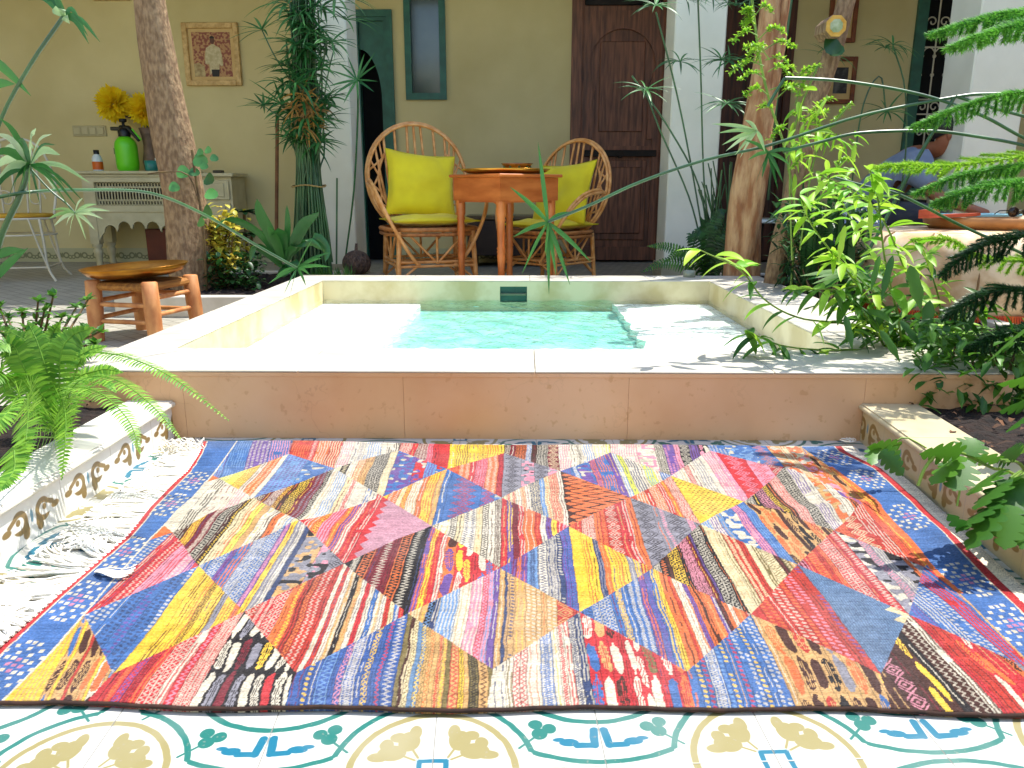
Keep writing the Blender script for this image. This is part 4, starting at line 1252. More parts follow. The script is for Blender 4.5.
def rattan_chair(loc, rz, label, S=1.0):
    t = thing('rattan_armchair', label, 'armchair', loc, rz, 'cane armchairs at the small table')
    SH = .40
    def hoop(rx, rz_, yo=0.0, cz=.70):
        pts = []
        for i in range(41):
            a = math.radians(-62 + 304 * i / 40)
            x = rx * math.cos(a); z = cz + rz_ * math.sin(a)
            pts.append((x * S, (.20 + (z - SH) * .24 + yo) * S, z * S))
        return pts
    m = MB()
    h1 = hoop(.325, .345); h2 = hoop(.318, .335, -.022); h3 = hoop(.250, .27, -.008, .69)
    m.tube(h1, .0125 * S, 8); m.tube(h2, .010 * S, 8)
    m.tube(h3[:14], .009 * S, 6); m.tube(h3[27:], .009 * S, 6)
    for k in (0, 3, 6, 9, 12, 28, 31, 34, 37, 40):
        m.tube([h3[k], h1[max(0, min(40, k + (2 if k < 20 else -2)))]], .007 * S, 6)
        m.tube([h3[k], h1[max(0, min(40, k - (3 if k < 20 else -3)))]], .007 * S, 6)
    for i, k in enumerate((13, 15, 17, 19, 20, 21, 23, 25, 27)):
        x = (-.0 + .19 * math.cos(PI * (i + .5) / 9)) * S
        m.tube(smooth([h1[k], ((h1[k][0] + x) * .52, (h1[k][1] + .2 * S) * .5 - .01, .68 * S), (x, .21 * S, (SH + .02) * S)], 6), .0085 * S, 6)
    m.build('back_hoop', M_RATTAN, t)
    m = MB()
    for s in (-1, 1):
        for off in (0, .020):
            m.tube(smooth([(s * .30 * S, .27 * S, .66 * S), (s * (.335 + off * .4) * S, .12 * S, (.69 - off) * S), (s * (.345 + off * .2) * S, -.06 * S, (.66 - off) * S), (s * .325 * S, -.19 * S, (.57 - off) * S),
                           (s * .275 * S, -.25 * S, .44 * S), (s * .20 * S, -.27 * S, .30 * S), (s * .13 * S, -.26 * S, .20 * S)], 22), .011 * S, 8)
    m.build('armrest', M_RATTAN, t)
    m = MB()
    ring_ = [(.27 * math.cos(a) * (1 + .16 * abs(math.sin(2 * a))) * S, .26 * math.sin(a) * (1 + .16 * abs(math.sin(2 * a))) * S, SH * S) for a in [2 * PI * k / 28 for k in range(29)]]
    m.tube(ring_, .014 * S, 8); m.tube([(x, y, z - .028 * S) for x, y, z in ring_], .011 * S, 8)
    m.lathe([(.0, SH * S), (.27 * S, SH * S - .004)], (0, 0, 0), 24)
    m.build('seat', M_SEATW, t)
    for sx in (-1, 1):
        for sy in (-1, 1):
            m = MB(); m.tube([(sx * .225 * S, sy * .215 * S, SH * S - .01), (sx * .245 * S, sy * .235 * S, 0)], .0155 * S, 8); m.build('leg', M_RATTAN, t)
    m = MB()
    c = [(sx * .236 * S, sy * .226 * S) for sx, sy in ((-1, -1), (1, -1), (1, 1), (-1, 1))]
    for k in range(4):
        a, b_ = c[k], c[(k + 1) % 4]
        for z in (.21, .185): m.tube([(a[0], a[1], z * S), (b_[0], b_[1], z * S)], .009 * S, 6)
        mx, my = (a[0] + b_[0]) / 2, (a[1] + b_[1]) / 2
        for q in (a, b_):
            m.tube([(q[0], q[1], .10 * S), (q[0] * .45 + mx * .55, q[1] * .45 + my * .55, .20 * S)], .008 * S, 6)
            m.tube([(mx, my, .20 * S), (q[0] * .7 + mx * .3, q[1] * .7 + my * .3, .37 * S)], .008 * S, 6)
        m.tube([(mx, my, .20 * S), (mx, my, .38 * S)], .008 * S, 6)
    m.tube([(c[0][0], c[0][1], .2 * S), (c[2][0], c[2][1], .2 * S)], .009 * S, 6); m.tube([(c[1][0], c[1][1], .19 * S), (c[3][0], c[3][1], .19 * S)], .009 * S, 6)
    m.build('stretcher', M_RATTAN, t)
    return t


def pillow(name, label, cat, group, M, w, h, th, seed=1):
    """a stuffed square; M maps local (u, v, n) to world"""
    vs = []; fs = []; n = 22
    for side in (1, -1):
        for j in range(n + 1):
            for i in range(n + 1):
                u = i / n * 2 - 1; v = j / n * 2 - 1
                pin = 1 - .10 * (1 - abs(u) ** 2) * abs(v) ** 3
                pin2 = 1 - .10 * (1 - abs(v) ** 2) * abs(u) ** 3
                z = side * th * max(0, (1 - abs(u) ** 2.6)) ** .5 * max(0, (1 - abs(v) ** 2.6)) ** .5
                z += side * (.012 * smoothnoise(u * 3 + seed, v * 3, seed) + .006 * math.sin(7 * (u + v * .6) + 3 * math.sin(3 * v + seed))) * (1 - max(abs(u), abs(v)))
                z += side * -.006 * math.exp(-((abs(u) - .75 + .3 * abs(v)) / .08) ** 2) * (abs(v) > .3)
                vs.append(M @ Vector((u * w / 2 * pin2, v * h / 2 * pin, z)))
    k = (n + 1) ** 2
    for s in (0, 1):
        for j in range(n):
            for i in range(n):
                a = s * k + j * (n + 1) + i; f = (a, a + 1, a + n + 2, a + n + 1); fs.append(f if s == 0 else f[::-1])
    m = MB(); m.add(vs, fs, True)
    o = m.build(name, M_CUSH, None, origin=tuple(M.translation))
    pts = []
    for k in range(4 * 16 + 1):
        s_, t_ = divmod(k % 64, 16); a = t_ / 8 - 1
        u, v = ((a, -1), (1, a), (-a, 1), (-1, -a))[s_]
        pin = 1 - .10 * (1 - abs(u) ** 2) * abs(v) ** 3; pin2 = 1 - .10 * (1 - abs(v) ** 2) * abs(u) ** 3
        q = M @ Vector((u * w / 2 * pin2, v * h / 2 * pin, 0)); pts.append(q - M.translation)
    mp_ = MB(); mp_.tube(pts, .0055, 6, cap=False); mp_.build('piping', mat('yellow_piping', '#cdb90a', '#bfae0a', rough=.8), o)
    return tag(o, label, cat, group)


YC1, YC2 = 5.02, 5.30
c1 = W(428, 222, YC1); c2 = W(549, 226, YC2)
ch1 = rattan_chair((c1.x, YC1, 0), math.radians(20), 'cane armchair with tall round back at the left of the small table', 1.03)
ch2 = rattan_chair((c2.x, YC2, 0), math.radians(-40), 'cane armchair half behind the small table, nearer the walnut door', .94)
for i, (ch, S) in enumerate(((ch1, 1.03), (ch2, .94))):
    B = Matrix.Translation(ch.location) @ Matrix.Rotation(ch.rotation_euler.z, 4, 'Z')
    pillow('seat_cushion', ('flat yellow seat cushion on the left cane armchair', 'flat yellow seat cushion on the cane armchair behind the table')[i], 'cushion', 'yellow cushions on the armchairs',
           B @ Matrix.Translation((0, -.01, .45 * S)), .52 * S, .50 * S, .034)
    pillow('throw_pillow', ('square yellow pillow leaning in the left cane armchair', 'square yellow pillow leaning in the cane armchair near the walnut door')[i], 'pillow', 'yellow cushions on the armchairs',
           B @ Matrix.Translation(((-.01, .02)[i], .13 * S, .66 * S)) @ Matrix.Rotation(math.radians((6, -4)[i]), 4, 'Y') @ Matrix.Rotation(math.radians(68), 4, 'X'), .46, .44, .075, 3 + i)

# ------------------------------------------------------------------ table with turned legs
YT = 4.72
tp = W(502, 180, YT)
tb = thing('side_table', 'small square orange pine table with turned legs between the cane chairs', 'table', (tp.x + .02, YT + .02, 0), math.radians(41))
hs = .222; ZT_ = W(500, 173.5, YT - .3).z
m = MB(); m.box((-hs - .02, -hs - .02, ZT_ - .018), (hs + .02, hs + .02, ZT_), bev=.004); m.build('table_top', M_TABLE, tb)
m = MB()
for (a, b_) in (((-hs, -hs), (hs, -hs + .02)), ((-hs, hs - .02), (hs, hs)), ((-hs, -hs + .02), (-hs + .02, hs - .02)), ((hs - .02, -hs + .02), (hs, hs - .02))):
    m.box((a[0], a[1], ZT_ - .15), (b_[0], b_[1], ZT_ - .019))
for (ax, sgn) in ((0, -1), (0, 1), (1, -1), (1, 1)):   # shaped lower lip
    pts = [(-hs + .02, ZT_ - .151), (hs - .02, ZT_ - .151), (hs - .03, ZT_ - .175), (hs - .07, ZT_ - .158), (-hs + .07, ZT_ - .158), (-hs + .03, ZT_ - .175)]
    q = sgn * (hs - .012)
    m.prism(pts, 'y' if ax == 0 else 'x', q - .006, q + .006)
m.build('apron', M_TABLE, tb)
H = ZT_ - .15
for sx in (-1, 1):
    for sy in (-1, 1):
        m = MB(); z = H
        prof = [(.017, 0), (.020, .03), (.017, .06), (.021, .10), (.019, .2), (.024, H * .48), (.021, H * .50), (.026, H * .515), (.021, H * .53), (.026, H * .55), (.020, H * .57), (.024, H * .7), (.021, H * .80), (.027, H * .82), (.022, H * .84), (.028, H * .87), (.028, H)]
        m.lathe(prof, (sx * (hs - .03), sy * (hs - .03), 0), 16); m.build('leg', M_LEG, tb)
m = MB(); tc0 = (tb.location.x, tb.location.y + .02, ZT_ + .001)
m.lathe([(.0, .004), (.22, .004), (.245, .014), (.268, .030), (.262, .031), (.24, .018), (.215, .011), (.0, .010)], (0, 0, 0), 40, sx=1.0, sy=1.0)
tray = m.build('brass_tray', M_GOLD, None); tray.location = tc0; tag(tray, 'round brass tray lying on the orange table', 'tray')
m = MB(); m.lathe([(.045, 0), (.055, .004), (.085, .040), (.096, .052), (.090, .052), (.078, .038), (.05, .010), (0, .008)], (0, 0, 0), 28)
bowl = m.build('ceramic_bowl', M_CERAM, None); bowl.location = (W(517, 160, tb.location.y).x, tb.location.y + .02, ZT_ + .012); tag(bowl, 'amber glazed bowl with green spots on the brass tray', 'bowl')
for k in range(9):
    m = MB(); a = 2 * PI * k / 9; m.blob((.078 * math.cos(a), .078 * math.sin(a), .030), (.008, .008, .010), 5); m.build('glaze_spot', mat('green_glaze', '#2c5a1e', '#1e4416', rough=.3), bowl)

# low wooden chest against the wall between the chairs
m = MB(); xa, xb = W(468, 240, 6.7).x, W(548, 240, 6.7).x
chest = thing('low_chest', 'low dark wooden chest against the wall behind the table', 'chest', ((xa + xb) / 2, 6.85, 0))
m.box((xa, 6.62, .10), (xb, 7.05, .40), bev=.006); m.box((xa + .06, 6.612, .15), (xb - .06, 6.619, .35)); m.build('body', M_CHEST, chest, (chest.location.x, 6.85, 0))
m = MB(); m.box((xa - .02, 6.60, .401), (xb + .02, 7.06, .43), bev=.006); m.build('lid', mat('chest_lid', '#6a5a44', '#54462f', rough=.35), chest, (chest.location.x, 6.85, 0))
for xx in (xa + .02, xb - .07):
    m = MB(); m.box((xx, 6.65, 0), (xx + .05, 7.02, .099)); m.build('foot', M_CHEST, chest, (chest.location.x, 6.85, 0))

# ------------------------------------------------------------------ console and drawers
YK = 6.72
x0, x1 = W(84, 200, YK).x, W(172, 200, YK).x + .12; zt = W(120, 171, YK).z
cs = thing('console_table', 'cream painted console with lattice frieze and scalloped apron', 'console', ((x0 + x1) / 2, 6.86, 0)); o = (cs.location.x, 6.86, 0)
m = MB(); m.box((x0 - .05, YK - .03, zt - .025), (x1 + .05, 7.05, zt), bev=.006); m.box((x0 - .02, YK - .01, zt - .05), (x1 + .02, 7.04, zt - .026), bev=.006); m.build('top', M_CREAMW, cs, o)
m = MB(); zl, zh = zt - .34, zt - .051
m.box((x0, YK + .06, zl + .02), (x1, 7.03, zh)) 
m.box((x0, YK, zl), (x0 + .10, YK + .059, zh)); m.box((x1 - .10, YK, zl), (x1, YK + .059, zh)); m.box((x0 + .10, YK, zh - .04), (x1 - .10, YK + .059, zh)); m.box((x0 + .10, YK, zl), (x1 - .10, YK + .059, zl + .055))
m.build('body', M_CREAMW, cs, o)
m = MB(); n = 26; dx = (x1 - x0 - .2) / n
for i in range(n + 1):
    xx = x0 + .10 + dx * i
    m.tube([(xx, YK + .03, zl + .10), (xx, YK + .03, zh - .085)], [.006, .009, .006][0], 6)
    m.tube([(xx + .018 * math.cos(a), YK + .03, zh - .062 + .018 * math.sin(a)) for a in [2 * PI * k / 8 for k in range(9)]], .0045, 4)
    m.tube([(xx + .018 * math.cos(a), YK + .03, zl + .076 + .018 * math.sin(a)) for a in [2 * PI * k / 8 for k in range(9)]], .0045, 4)
for zz in (zl + .10, zh - .085): m.tube([(x0 + .1, YK + .03, zz), (x1 - .1, YK + .03, zz)], .006, 6)
m.build('lattice', M_CREAMW, cs, o)
m = MB(); m.box((x0 + .10, YK + .052, zl + .056), (x1 - .10, YK + .0585, zh - .041)); m.build('lattice_shade', mat('lattice_shade_paint', '#3a3624', '#2a2618', rough=.9), cs, o)  # dark sheet that paints the shade behind the lattice
m = MB(); out = [(x1 - .02, zl - .001), (x0 + .02, zl - .001), (x0 + .02, zl - .30)]
xs0, xs1 = x0 + .13, x1 - .13
out += [(x0 + .07, zl - .27), (xs0 - .02, zl - .20)]
nsc = 5; w = (xs1 - xs0) / nsc
for i in range(nsc):
    for k in range(8):
        a = PI - PI * k / 7
        out.append((xs0 + w * (i + .5) + w * .44 * math.cos(a), zl - .14 + .06 * math.sin(a) + (0.0 if 0 < i < nsc - 1 else -.03)))
out += [(xs1 + .02, zl - .20), (x1 - .07, zl - .27), (x1 - .02, zl - .30)]
m.prism(out[::-1], 'y', YK + .01, YK + .03); m.build('scalloped_apron', M_CREAMW, cs, o)
for xx in (x0 + .045, x1 - .045):
    for yy in (YK + .04, 6.98):
        m = MB(); zz = zl
        m.box((xx - .038, yy - .038, zz - .27), (xx + .038, yy + .038, zz - .0015)) 
        m.lathe([(.026, 0), (.03, .02), (.024, .05), (.036, .10), (.040, max(.12, zz - .33)), (.028, zz - .31), (.042, zz - .295), (.042, zz - .272)], (xx, yy, 0), 14); m.build('leg', M_CREAMW, cs, o)
YD = 6.70
x0, x1 = W(200, 200, YD).x, W(232, 200, YD).x; zt2 = W(215, 173, YD).z; xd0 = W(184, 200, YD).x
dw = thing('chest_of_drawers', 'cream painted chest of drawers right of the leaning trunk', 'drawers', ((xd0 + x1) / 2, 6.87, 0)); o = (dw.location.x, 6.87, 0)
m = MB(); m.box((xd0 - .02, YD - .02, zt2 - .03), (x1 + .03, 7.05, zt2), bev=.005); m.build('top', M_CREAMW, dw, o)
m = MB(); m.box((xd0, YD + .02, .04), (x1, 7.04, zt2 - .031)); m.build('body', M_CREAMW, dw, o)
for k in range(3):
    m = MB(); zz = zt2 - .06 - k * .19
    m.box((xd0 + .02, YD + .002, zz - .16), (x1 - .02, YD + .019, zz), bev=.004); m.box((xd0 + .06, YD - .006, zz - .135), (x1 - .06, YD + .001, zz - .025), bev=.003)
    m.build('drawer', M_CREAMW, dw, o)
m = MB()
for i in range(9):
    xx = xd0 + .03 + (x1 - xd0 - .06) * i / 8; m.tube([(xx, YD + .012, .07), (xx, YD + .012, .24)], .007, 6)
m.build('spindles', M_CREAMW, dw, o)
# things standing on them
zt += .0015


def onk(px, Y=6.84): return W(px, 170, Y).x


xx = onk(98.5); s = .0
m = MB(); m.lathe([(.040, 0), (.043, .01), (.043, .10), (.034, .125), (.022, .135), (.022, .14)], (0, 0, 0), 20)
bt = m.build('small_bottle', M_WHITEP, None); bt.location = (xx, 6.84, zt); tag(bt, 'small bottle with orange label and black cap on the console', 'bottle')
m = MB(); m.lathe([(.0436, .012), (.0436, .078)], (0, 0, 0), 20); m.build('label_band', M_ORL, bt)
m = MB(); m.lathe([(.023, .141), (.023, .175), (.0, .176)], (0, 0, 0), 16); m.build('cap', M_BLACKP, bt)
xx = onk(127.5)
sp = thing('garden_sprayer', 'lime green pump sprayer with black head on the console', 'sprayer', (xx, 6.86, zt))
m = MB(); m.lathe([(.075, 0), (.088, .02), (.092, .06), (.092, .20), (.085, .24), (.06, .275), (.04, .285)], (0, 0, 0), 24); m.build('tank', M_LIME, sp)
m = MB(); m.lathe([(.05, .286), (.052, .33), (.035, .35), (.03, .36), (.012, .362), (.012, .40), (.03, .405), (.03, .43), (.0, .432)], (0, 0, 0), 18)
m.box((-.11, -.02, .335), (.0, .02, .365), bev=.005); m.tube([(-.03, 0, .36), (.05, -.02, .355), (.14, -.04, .25)], [.02, .022, .014], 8); m.build('pump_head', M_BLACKP, sp)
m = MB(); m.tube([(.09, -.04, .345), (.165, -.055, .255)], .007, 6); m.build('nozzle_guard', M_LIME, sp)
m = MB(); m.box((-.0935, -.03, .14), (-.088, .03, .19)); m.box((-.0935, -.02, .07), (-.088, .02, .10)); m.build('label_patch', M_BLACKP, sp)
xx = onk(147)
vz = thing('flower_vase', 'taupe vase holding two big yellow pompom blooms on the console', 'vase', (xx, 6.94, zt))
m = MB(); m.lathe([(.05, 0), (.06, .01), (.07, .08), (.055, .16), (.05, .22), (.06, .30), (.075, .36), (.068, .36), (.045, .24), (.04, .22)], (0, 0, 0), 20); m.build('vessel', M_VASE, vz)
m = MB(); R_ = random.Random(4)
heads = [(W(113, 104, 6.9), .16), (W(145, 110, 6.94), .155)]
for i in range(14):
    h = heads[i % 2][0]; m.tube([(R_.uniform(-.02, .02), R_.uniform(-.02, .02), .3), (R_.uniform(-.05, .05), 0, .42), (h.x - xx + R_.uniform(-.03, .03), h.y - 6.94, h.z - zt - .08)], .006, 5)
m.build('flower_stem', M_TWIG, vz)
for h, r in heads:
    m = MB(); c = Vector((h.x - xx, h.y - 6.94, h.z - zt))
    for i in range(420):
        d = Vector((R_.gauss(0, 1), R_.gauss(0, 1), R_.gauss(0, 1))).normalized(); rr = r * R_.uniform(.65, 1.08)
        m.blade([c + d * rr * .3, c + d * rr * .75 + Vector((0, 0, .006)), c + d * rr], .020, d.orthogonal())
    m.build('bloom', M_POMP, vz)
xx = onk(151, 6.76)
m = MB(); m.lathe([(.045, 0), (.052, .01), (.055, .085), (.050, .085), (.047, .012), (0, .010)], (0, 0, 0), 20); m.tube([(.05, 0, .02), (.085, 0, .03), (.085, 0, .065), (.05, 0, .075)], .007, 6)
cu = m.build('teal_mug', M_TEALC, None); cu.location = (xx, 6.78, zt); tag(cu, 'teal mug beside the sprayer on the console', 'mug')
m = MB(); xx = onk(162, 6.76); m.box((xx - .03, 6.76, zt), (xx + .05, 6.84, zt + .07), bev=.004); m.box((xx - .10, 6.86, zt), (xx + .05, 6.9, zt + .11), bev=.004)
tag(m.build('white_box', M_WHITEP, None, origin=(xx, 6.8, zt)), 'small white boxes partly behind the leaning trunk on the console', 'box')
m = MB(); xx = onk(217, 6.8); m.box((xx - .04, 6.8, zt2 + .0015), (xx + .04, 6.86, zt2 + .025), bev=.004); tag(m.build('phone', M_BLACKP, None, origin=(xx, 6.8, zt2)), 'small black box lying on the chest of drawers', 'box')
# red-brown panel below the console
m = MB(); a = W(147, 240, 6.95); b_ = W(168, 240, 6.95); m.box((a.x, 6.93, .002), (b_.x + .1, 7.04, W(150, 229, 6.95).z), bev=.004)
tag(m.build('wooden_crate', M_REDW, None, origin=(a.x, 7, 0)), 'red brown wooden box standing under the console', 'box')
# bamboo cane leaning on the wall
a = W(276, 262, 6.6); b_ = W(278, 112, 7.0); m = MB(); m.tube([(a.x, 6.6, .02), (b_.x, 6.98, b_.z)], .016, 8); tag(m.build('bamboo_cane', mat('brown_cane', '#8a5a30', '#6a4220', rough=.6), None, origin=(a.x, 6.6, 0)), 'brown cane pole leaning against the cream wall', 'pole')


# ------------------------------------------------------------------ framed pictures
def frame(px0, py0, px1, py1, fw, label, mf, inner, tilt=0):
    a = W(px0, py1, YW); b_ = W(px1, py0, YW); x0, x1, z0, z1 = a.x, b_.x, a.z, b_.z
    t = thing('framed_picture', label, 'picture', ((x0 + x1) / 2, YW - .02, (z0 + z1) / 2), 0, 'framed pictures on the gallery wall'); o = tuple(t.location)
    m = MB(); y = YW - .035
    m.box((x0, y, z0), (x0 + fw, YW - .002, z1), bev=.004); m.box((x1 - fw, y, z0), (x1, YW - .002, z1), bev=.004); m.box((x0 + fw, y, z0), (x1 - fw, YW - .002, z0 + fw), bev=.004); m.box((x0 + fw, y, z1 - fw), (x1 - fw, YW - .002, z1), bev=.004)
    m.build('frame', mf, t, o)
    m = MB(); m.box((x0 + fw, YW - .012, z0 + fw), (x1 - fw, YW - .004, z1 - fw)); m.build('mount', M_MATB, t, o)
    inner(t, o, x0 + fw, x1 - fw, z0 + fw, z1 - fw)
    return t


def portrait(t, o, x0, x1, z0, z1):
    w, h = x1 - x0, z1 - z0; y = YW - .014
    mx0, mx1, mz0, mz1 = x0 + w * .08, x1 - w * .08, z0 + h * .07, z1 - h * .07
    m = MB(); m.box((mx0, y, mz0), (mx1, y + .0015, mz1)); m.build('print_ground', mat('print_red', '#8c4a38', '#b98a5a', rough=.6, scale=45, detail=1, contrast=(.45, .55)), t, o)
    cx = (mx0 + mx1) / 2 + .01; u = (mz1 - mz0)
    P = [(-.12, .03), (-.13, .30), (-.17, .28), (-.23, .30), (-.22, .52), (-.18, .66), (-.06, .72), (-.03, .745), (.04, .745), (.07, .72), (.19, .66), (.23, .50), (.25, .26), (.19, .24), (.15, .30), (.13, .14), (-.05, .13)]
    m = MB(); m.prism([(cx + a * u * .9, mz0 + b_ * u * .98) for a, b_ in P][::-1], 'y', y - .002, y - .0005); m.build('printed_robe', mat('print_cream', '#d2c298', '#b8a678', rough=.6, scale=40), t, o)
    m = MB(); m.prism([(cx + .055 * u * math.cos(a), mz0 + .82 * u + .085 * u * math.sin(a)) for a in [2 * PI * k / 16 for k in range(16)]], 'y', y - .002, y - .0005); m.build('printed_face', mat('print_brown', '#5a3526', '#6a4030', rough=.6), t, o)
    m = MB(); m.prism([(cx - .06 * u, mz0), (cx - .07 * u, mz0 + .16 * u), (cx + .13 * u, mz0 + .16 * u), (cx + .10 * u, mz0)], 'y', y - .0035, y - .0022); m.build('printed_trousers', mat('print_black', '#161412', '#221e1a', rough=.6), t, o); m = MB()
    m.prism([(cx + .058 * u * math.cos(a), mz0 + .86 * u + .055 * u * math.sin(a)) for a in [PI * k / 8 for k in range(9)]], 'y', y - .0035, y - .0022)
    m.build('printed_hair', mat('print_black', '#161412', '#221e1a', rough=.6), t, o)
    m = MB(); m.prism([(mx0 + .001, mz0 + .001), (mx0 + .24 * w, mz0 + .001), (mx0 + .23 * w, mz0 + .2 * h), (mx0 + .12 * w, mz0 + .27 * h), (mx0 + .001, mz0 + .25 * h)], 'y', y - .002, y - .0005); m.build('printed_chair', mat('print_straw', '#c2ac78', '#94784a', rough=.6, scale=30), t, o)


def photo_dark(t, o, x0, x1, z0, z1):
    w, h = x1 - x0, z1 - z0; y = YW - .014
    m = MB(); m.box((x0 + w * .22, y, z0 + h * .16), (x1 - w * .16, y + .0015, z1 - h * .16)); m.build('print', mat('dark_print', '#1c1a18', '#5c5a54', rough=.4, scale=14, contrast=(.5, .7)), t, o)


frame(188, 23, 238, 86, .045, 'gilt framed portrait of a man in a cream robe, left of the tall sedge', M_FRAMEG, portrait)
frame(94, -58, 125, 1, .045, 'gilt framed picture cut off above the yellow blooms', M_FRAMEG, photo_dark)
frame(826, -30, 861, 43, .035, 'brown framed dark photograph, upper of the two behind the right trunk', M_FRAMEB, photo_dark)
frame(822, 57, 857, 104, .035, 'brown framed dark photograph, lower of the two behind the right trunk', M_FRAMEB, photo_dark)

# ------------------------------------------------------------------ stool with tray
ps = G(103, 343, 0)
cx, cy = ps.x + .13, ps.y + .16
st = thing('rush_stool', 'low poplar stool with woven rope seat left of the pool', 'stool', (cx, cy, 0), math.radians(-12))
hs = .145; SH = .258
for sx in (-1, 1):
    for sy in (-1, 1):
        m = MB(); m.tube([(sx * (hs + .006), sy * (hs + .006), 0), (sx * hs, sy * hs, .15), (sx * (hs - .004), sy * (hs - .004), SH + .008), (sx * (hs - .004), sy * (hs - .004), SH + .012)], [.031, .035, .033, .026], 12); m.build('leg', M_STOOL, st)
m = MB()
for z in (.09, .165):
    for s in (-1, 1):
        zz = z + (.02 if s > 0 else 0)
        m.tube([(-hs, s * hs, zz), (hs, s * hs, zz)], .0105, 8); m.tube([(s * hs, -hs, zz + .012), (s * hs, hs, zz + .012)], .0105, 8)
m.build('rung', M_STOOL, st)
m = MB(); m.box((-hs + .0, -hs - .012, SH - .032), (hs, hs + .012, SH), bev=.010); m.box((-hs - .012, -hs + .002, SH - .030), (hs + .012, hs - .002, SH + .002), bev=.010); m.build('seat', M_ROPE, st)
m = MB(); m.lathe([(.0, .010), (.17, .010), (.205, .020), (.236, .044), (.242, .043), (.21, .012), (.175, .0), (0, .0)], (0, 0, 0), 40, sx=1.0, sy=.82)
for k in range(5): m.lathe([(.03 + k * .03, .0102), (.033 + k * .03, .0125), (.036 + k * .03, .0102)], (0, 0, 0), 32, sy=.82)
tr = m.build('hammered_tray', M_BRASS, None); tr.location = (cx - .03, cy, SH + .022); tr.rotation_euler = (math.radians(2), math.radians(-3.0), math.radians(-12)); tag(tr, 'oval aged brass tray resting on the rope stool', 'tray')

# ------------------------------------------------------------------ cream iron garden chair at far left
YG = 5.6
gx = W(32, 240, YG).x
gc = thing('iron_garden_chair', 'cream wrought iron garden chair with yellow seat at the far left', 'garden chair', (gx - .16, YG + .1, 0), math.radians(18))
m = MB(); m.lathe([(0, .452), (.24, .452), (.25, .465), (.24, .478), (0, .480)], (0, 0, 0), 28, sy=.9); m.build('seat_pad', mat('mustard_pad', '#c99a2a', '#b3861e', rough=.8), gc)
m = MB()
m.tube([(.25 * math.cos(a), .225 * math.sin(a), .445) for a in [2 * PI * k / 28 for k in range(29)]], .009, 6)
for z in (.33,): m.tube([(.25 * math.cos(a), .225 * math.sin(a), z) for a in [2 * PI * k / 28 for k in range(29)]], .007, 6)
m.tube([(-.21, -.19, .10), (.21, -.19, .10)], .007, 6); m.tube([(.21, -.19, .10), (.21, .19, .10)], .007, 6); m.tube([(-.21, -.19, .10), (-.21, .19, .10)], .007, 6)
m.build('seat_ring', M_WIRON, gc)
for sx in (-1, 1):
    for sy in (-1, 1):
        m = MB(); m.tube(smooth([(sx * .19, sy * .16, .445), (sx * .20, sy * .17, .3), (sx * .21, sy * .19, .1), (sx * .26, sy * .23, 0)], 10), .010, 6)
        m.tube(smooth([(sx * .13, sy * .2, .445), (sx * .17, sy * .19, .25), (sx * .21, sy * .19, .1)], 8), .007, 6); m.build('leg', M_WIRON, gc)
m = MB()
bk = smooth([(-.21, .17, .45), (-.24, .22, .7), (-.16, .25, .95), (0, .26, 1.02), (.16, .25, .95), (.24, .22, .7), (.21, .17, .45)], 30); m.tube(bk, .010, 6)
for q in (-.12, -.04, .04, .12): m.tube([(q, .18, .45), (q * 1.1, .23, .7), (q * .8, .26, .98)], .007, 6)
for s in (-1, 1):
    for (zc, r) in ((.58, .07), (.86, .05)):
        m.tube([(s * (.10 + (1 - .7 * i / 20) * r * math.cos(i / 20 * 2.3 * PI) * .9), .21, zc + (1 - .7 * i / 20) * r * math.sin(i / 20 * 2.3 * PI)) for i in range(21)], .006, 5)
m.build('backrest', M_WIRON, gc)

# round dark wicker lantern by the left pillar
p = W(357, 270, 5.0); rr = .075
m = MB(); zc = W(357, 263, 5.0).z
wl = thing('wicker_ball', 'round dark wicker ball with a stem beside the left pillar', 'ornament', (p.x, 5.0, 0))
m.box((-.16, -.12, 0), (.16, .12, zc - rr + .004), bev=.01); m.build('stone_foot', mat('stone_foot', '#a8a08c', '#8e8672', rough=.8, bump=.3), wl)
m = MB(); m.blob((0, 0, zc), (rr * 1.15, rr * 1.15, rr), 12, 3, .03)
for k in range(14):
    a = 2 * PI * k / 14
    m.tube([(rr * 1.17 * math.sin(PI * i / 12) * math.cos(a + i * .12), rr * 1.17 * math.sin(PI * i / 12) * math.sin(a + i * .12), zc + rr * 1.03 * math.cos(PI * i / 12)) for i in range(13)], .005, 4)
    m.tube([(rr * 1.17 * math.sin(PI * i / 12) * math.cos(a - i * .12), rr * 1.17 * math.sin(PI * i / 12) * math.sin(a - i * .12), zc + rr * 1.03 * math.cos(PI * i / 12)) for i in range(13)], .005, 4)
m.tube([(0, 0, zc + rr), (.004, 0, zc + rr + .05)], [.012, .008], 6); m.build('woven_ball', M_WICK, wl)

# small white tea table at the right rear
p = W(765, 219, 5.9); m = MB()
tt = thing('small_white_table', 'small round white topped table behind the twin trunks', 'table', (p.x, 5.9, 0)); m.lathe([(0, p.z - .02), (.26, p.z - .02), (.26, p.z), (0, p.z)], (0, 0, 0), 28); m.build('table_top', M_WHITEP, tt)
for k in range(3):
    a = 2 * PI * k / 3; m = MB(); m.tube([(.06 * math.cos(a), .06 * math.sin(a), p.z - .02), (.22 * math.cos(a), .22 * math.sin(a), 0)], .012, 6); m.build('leg', M_BLACKP, tt)

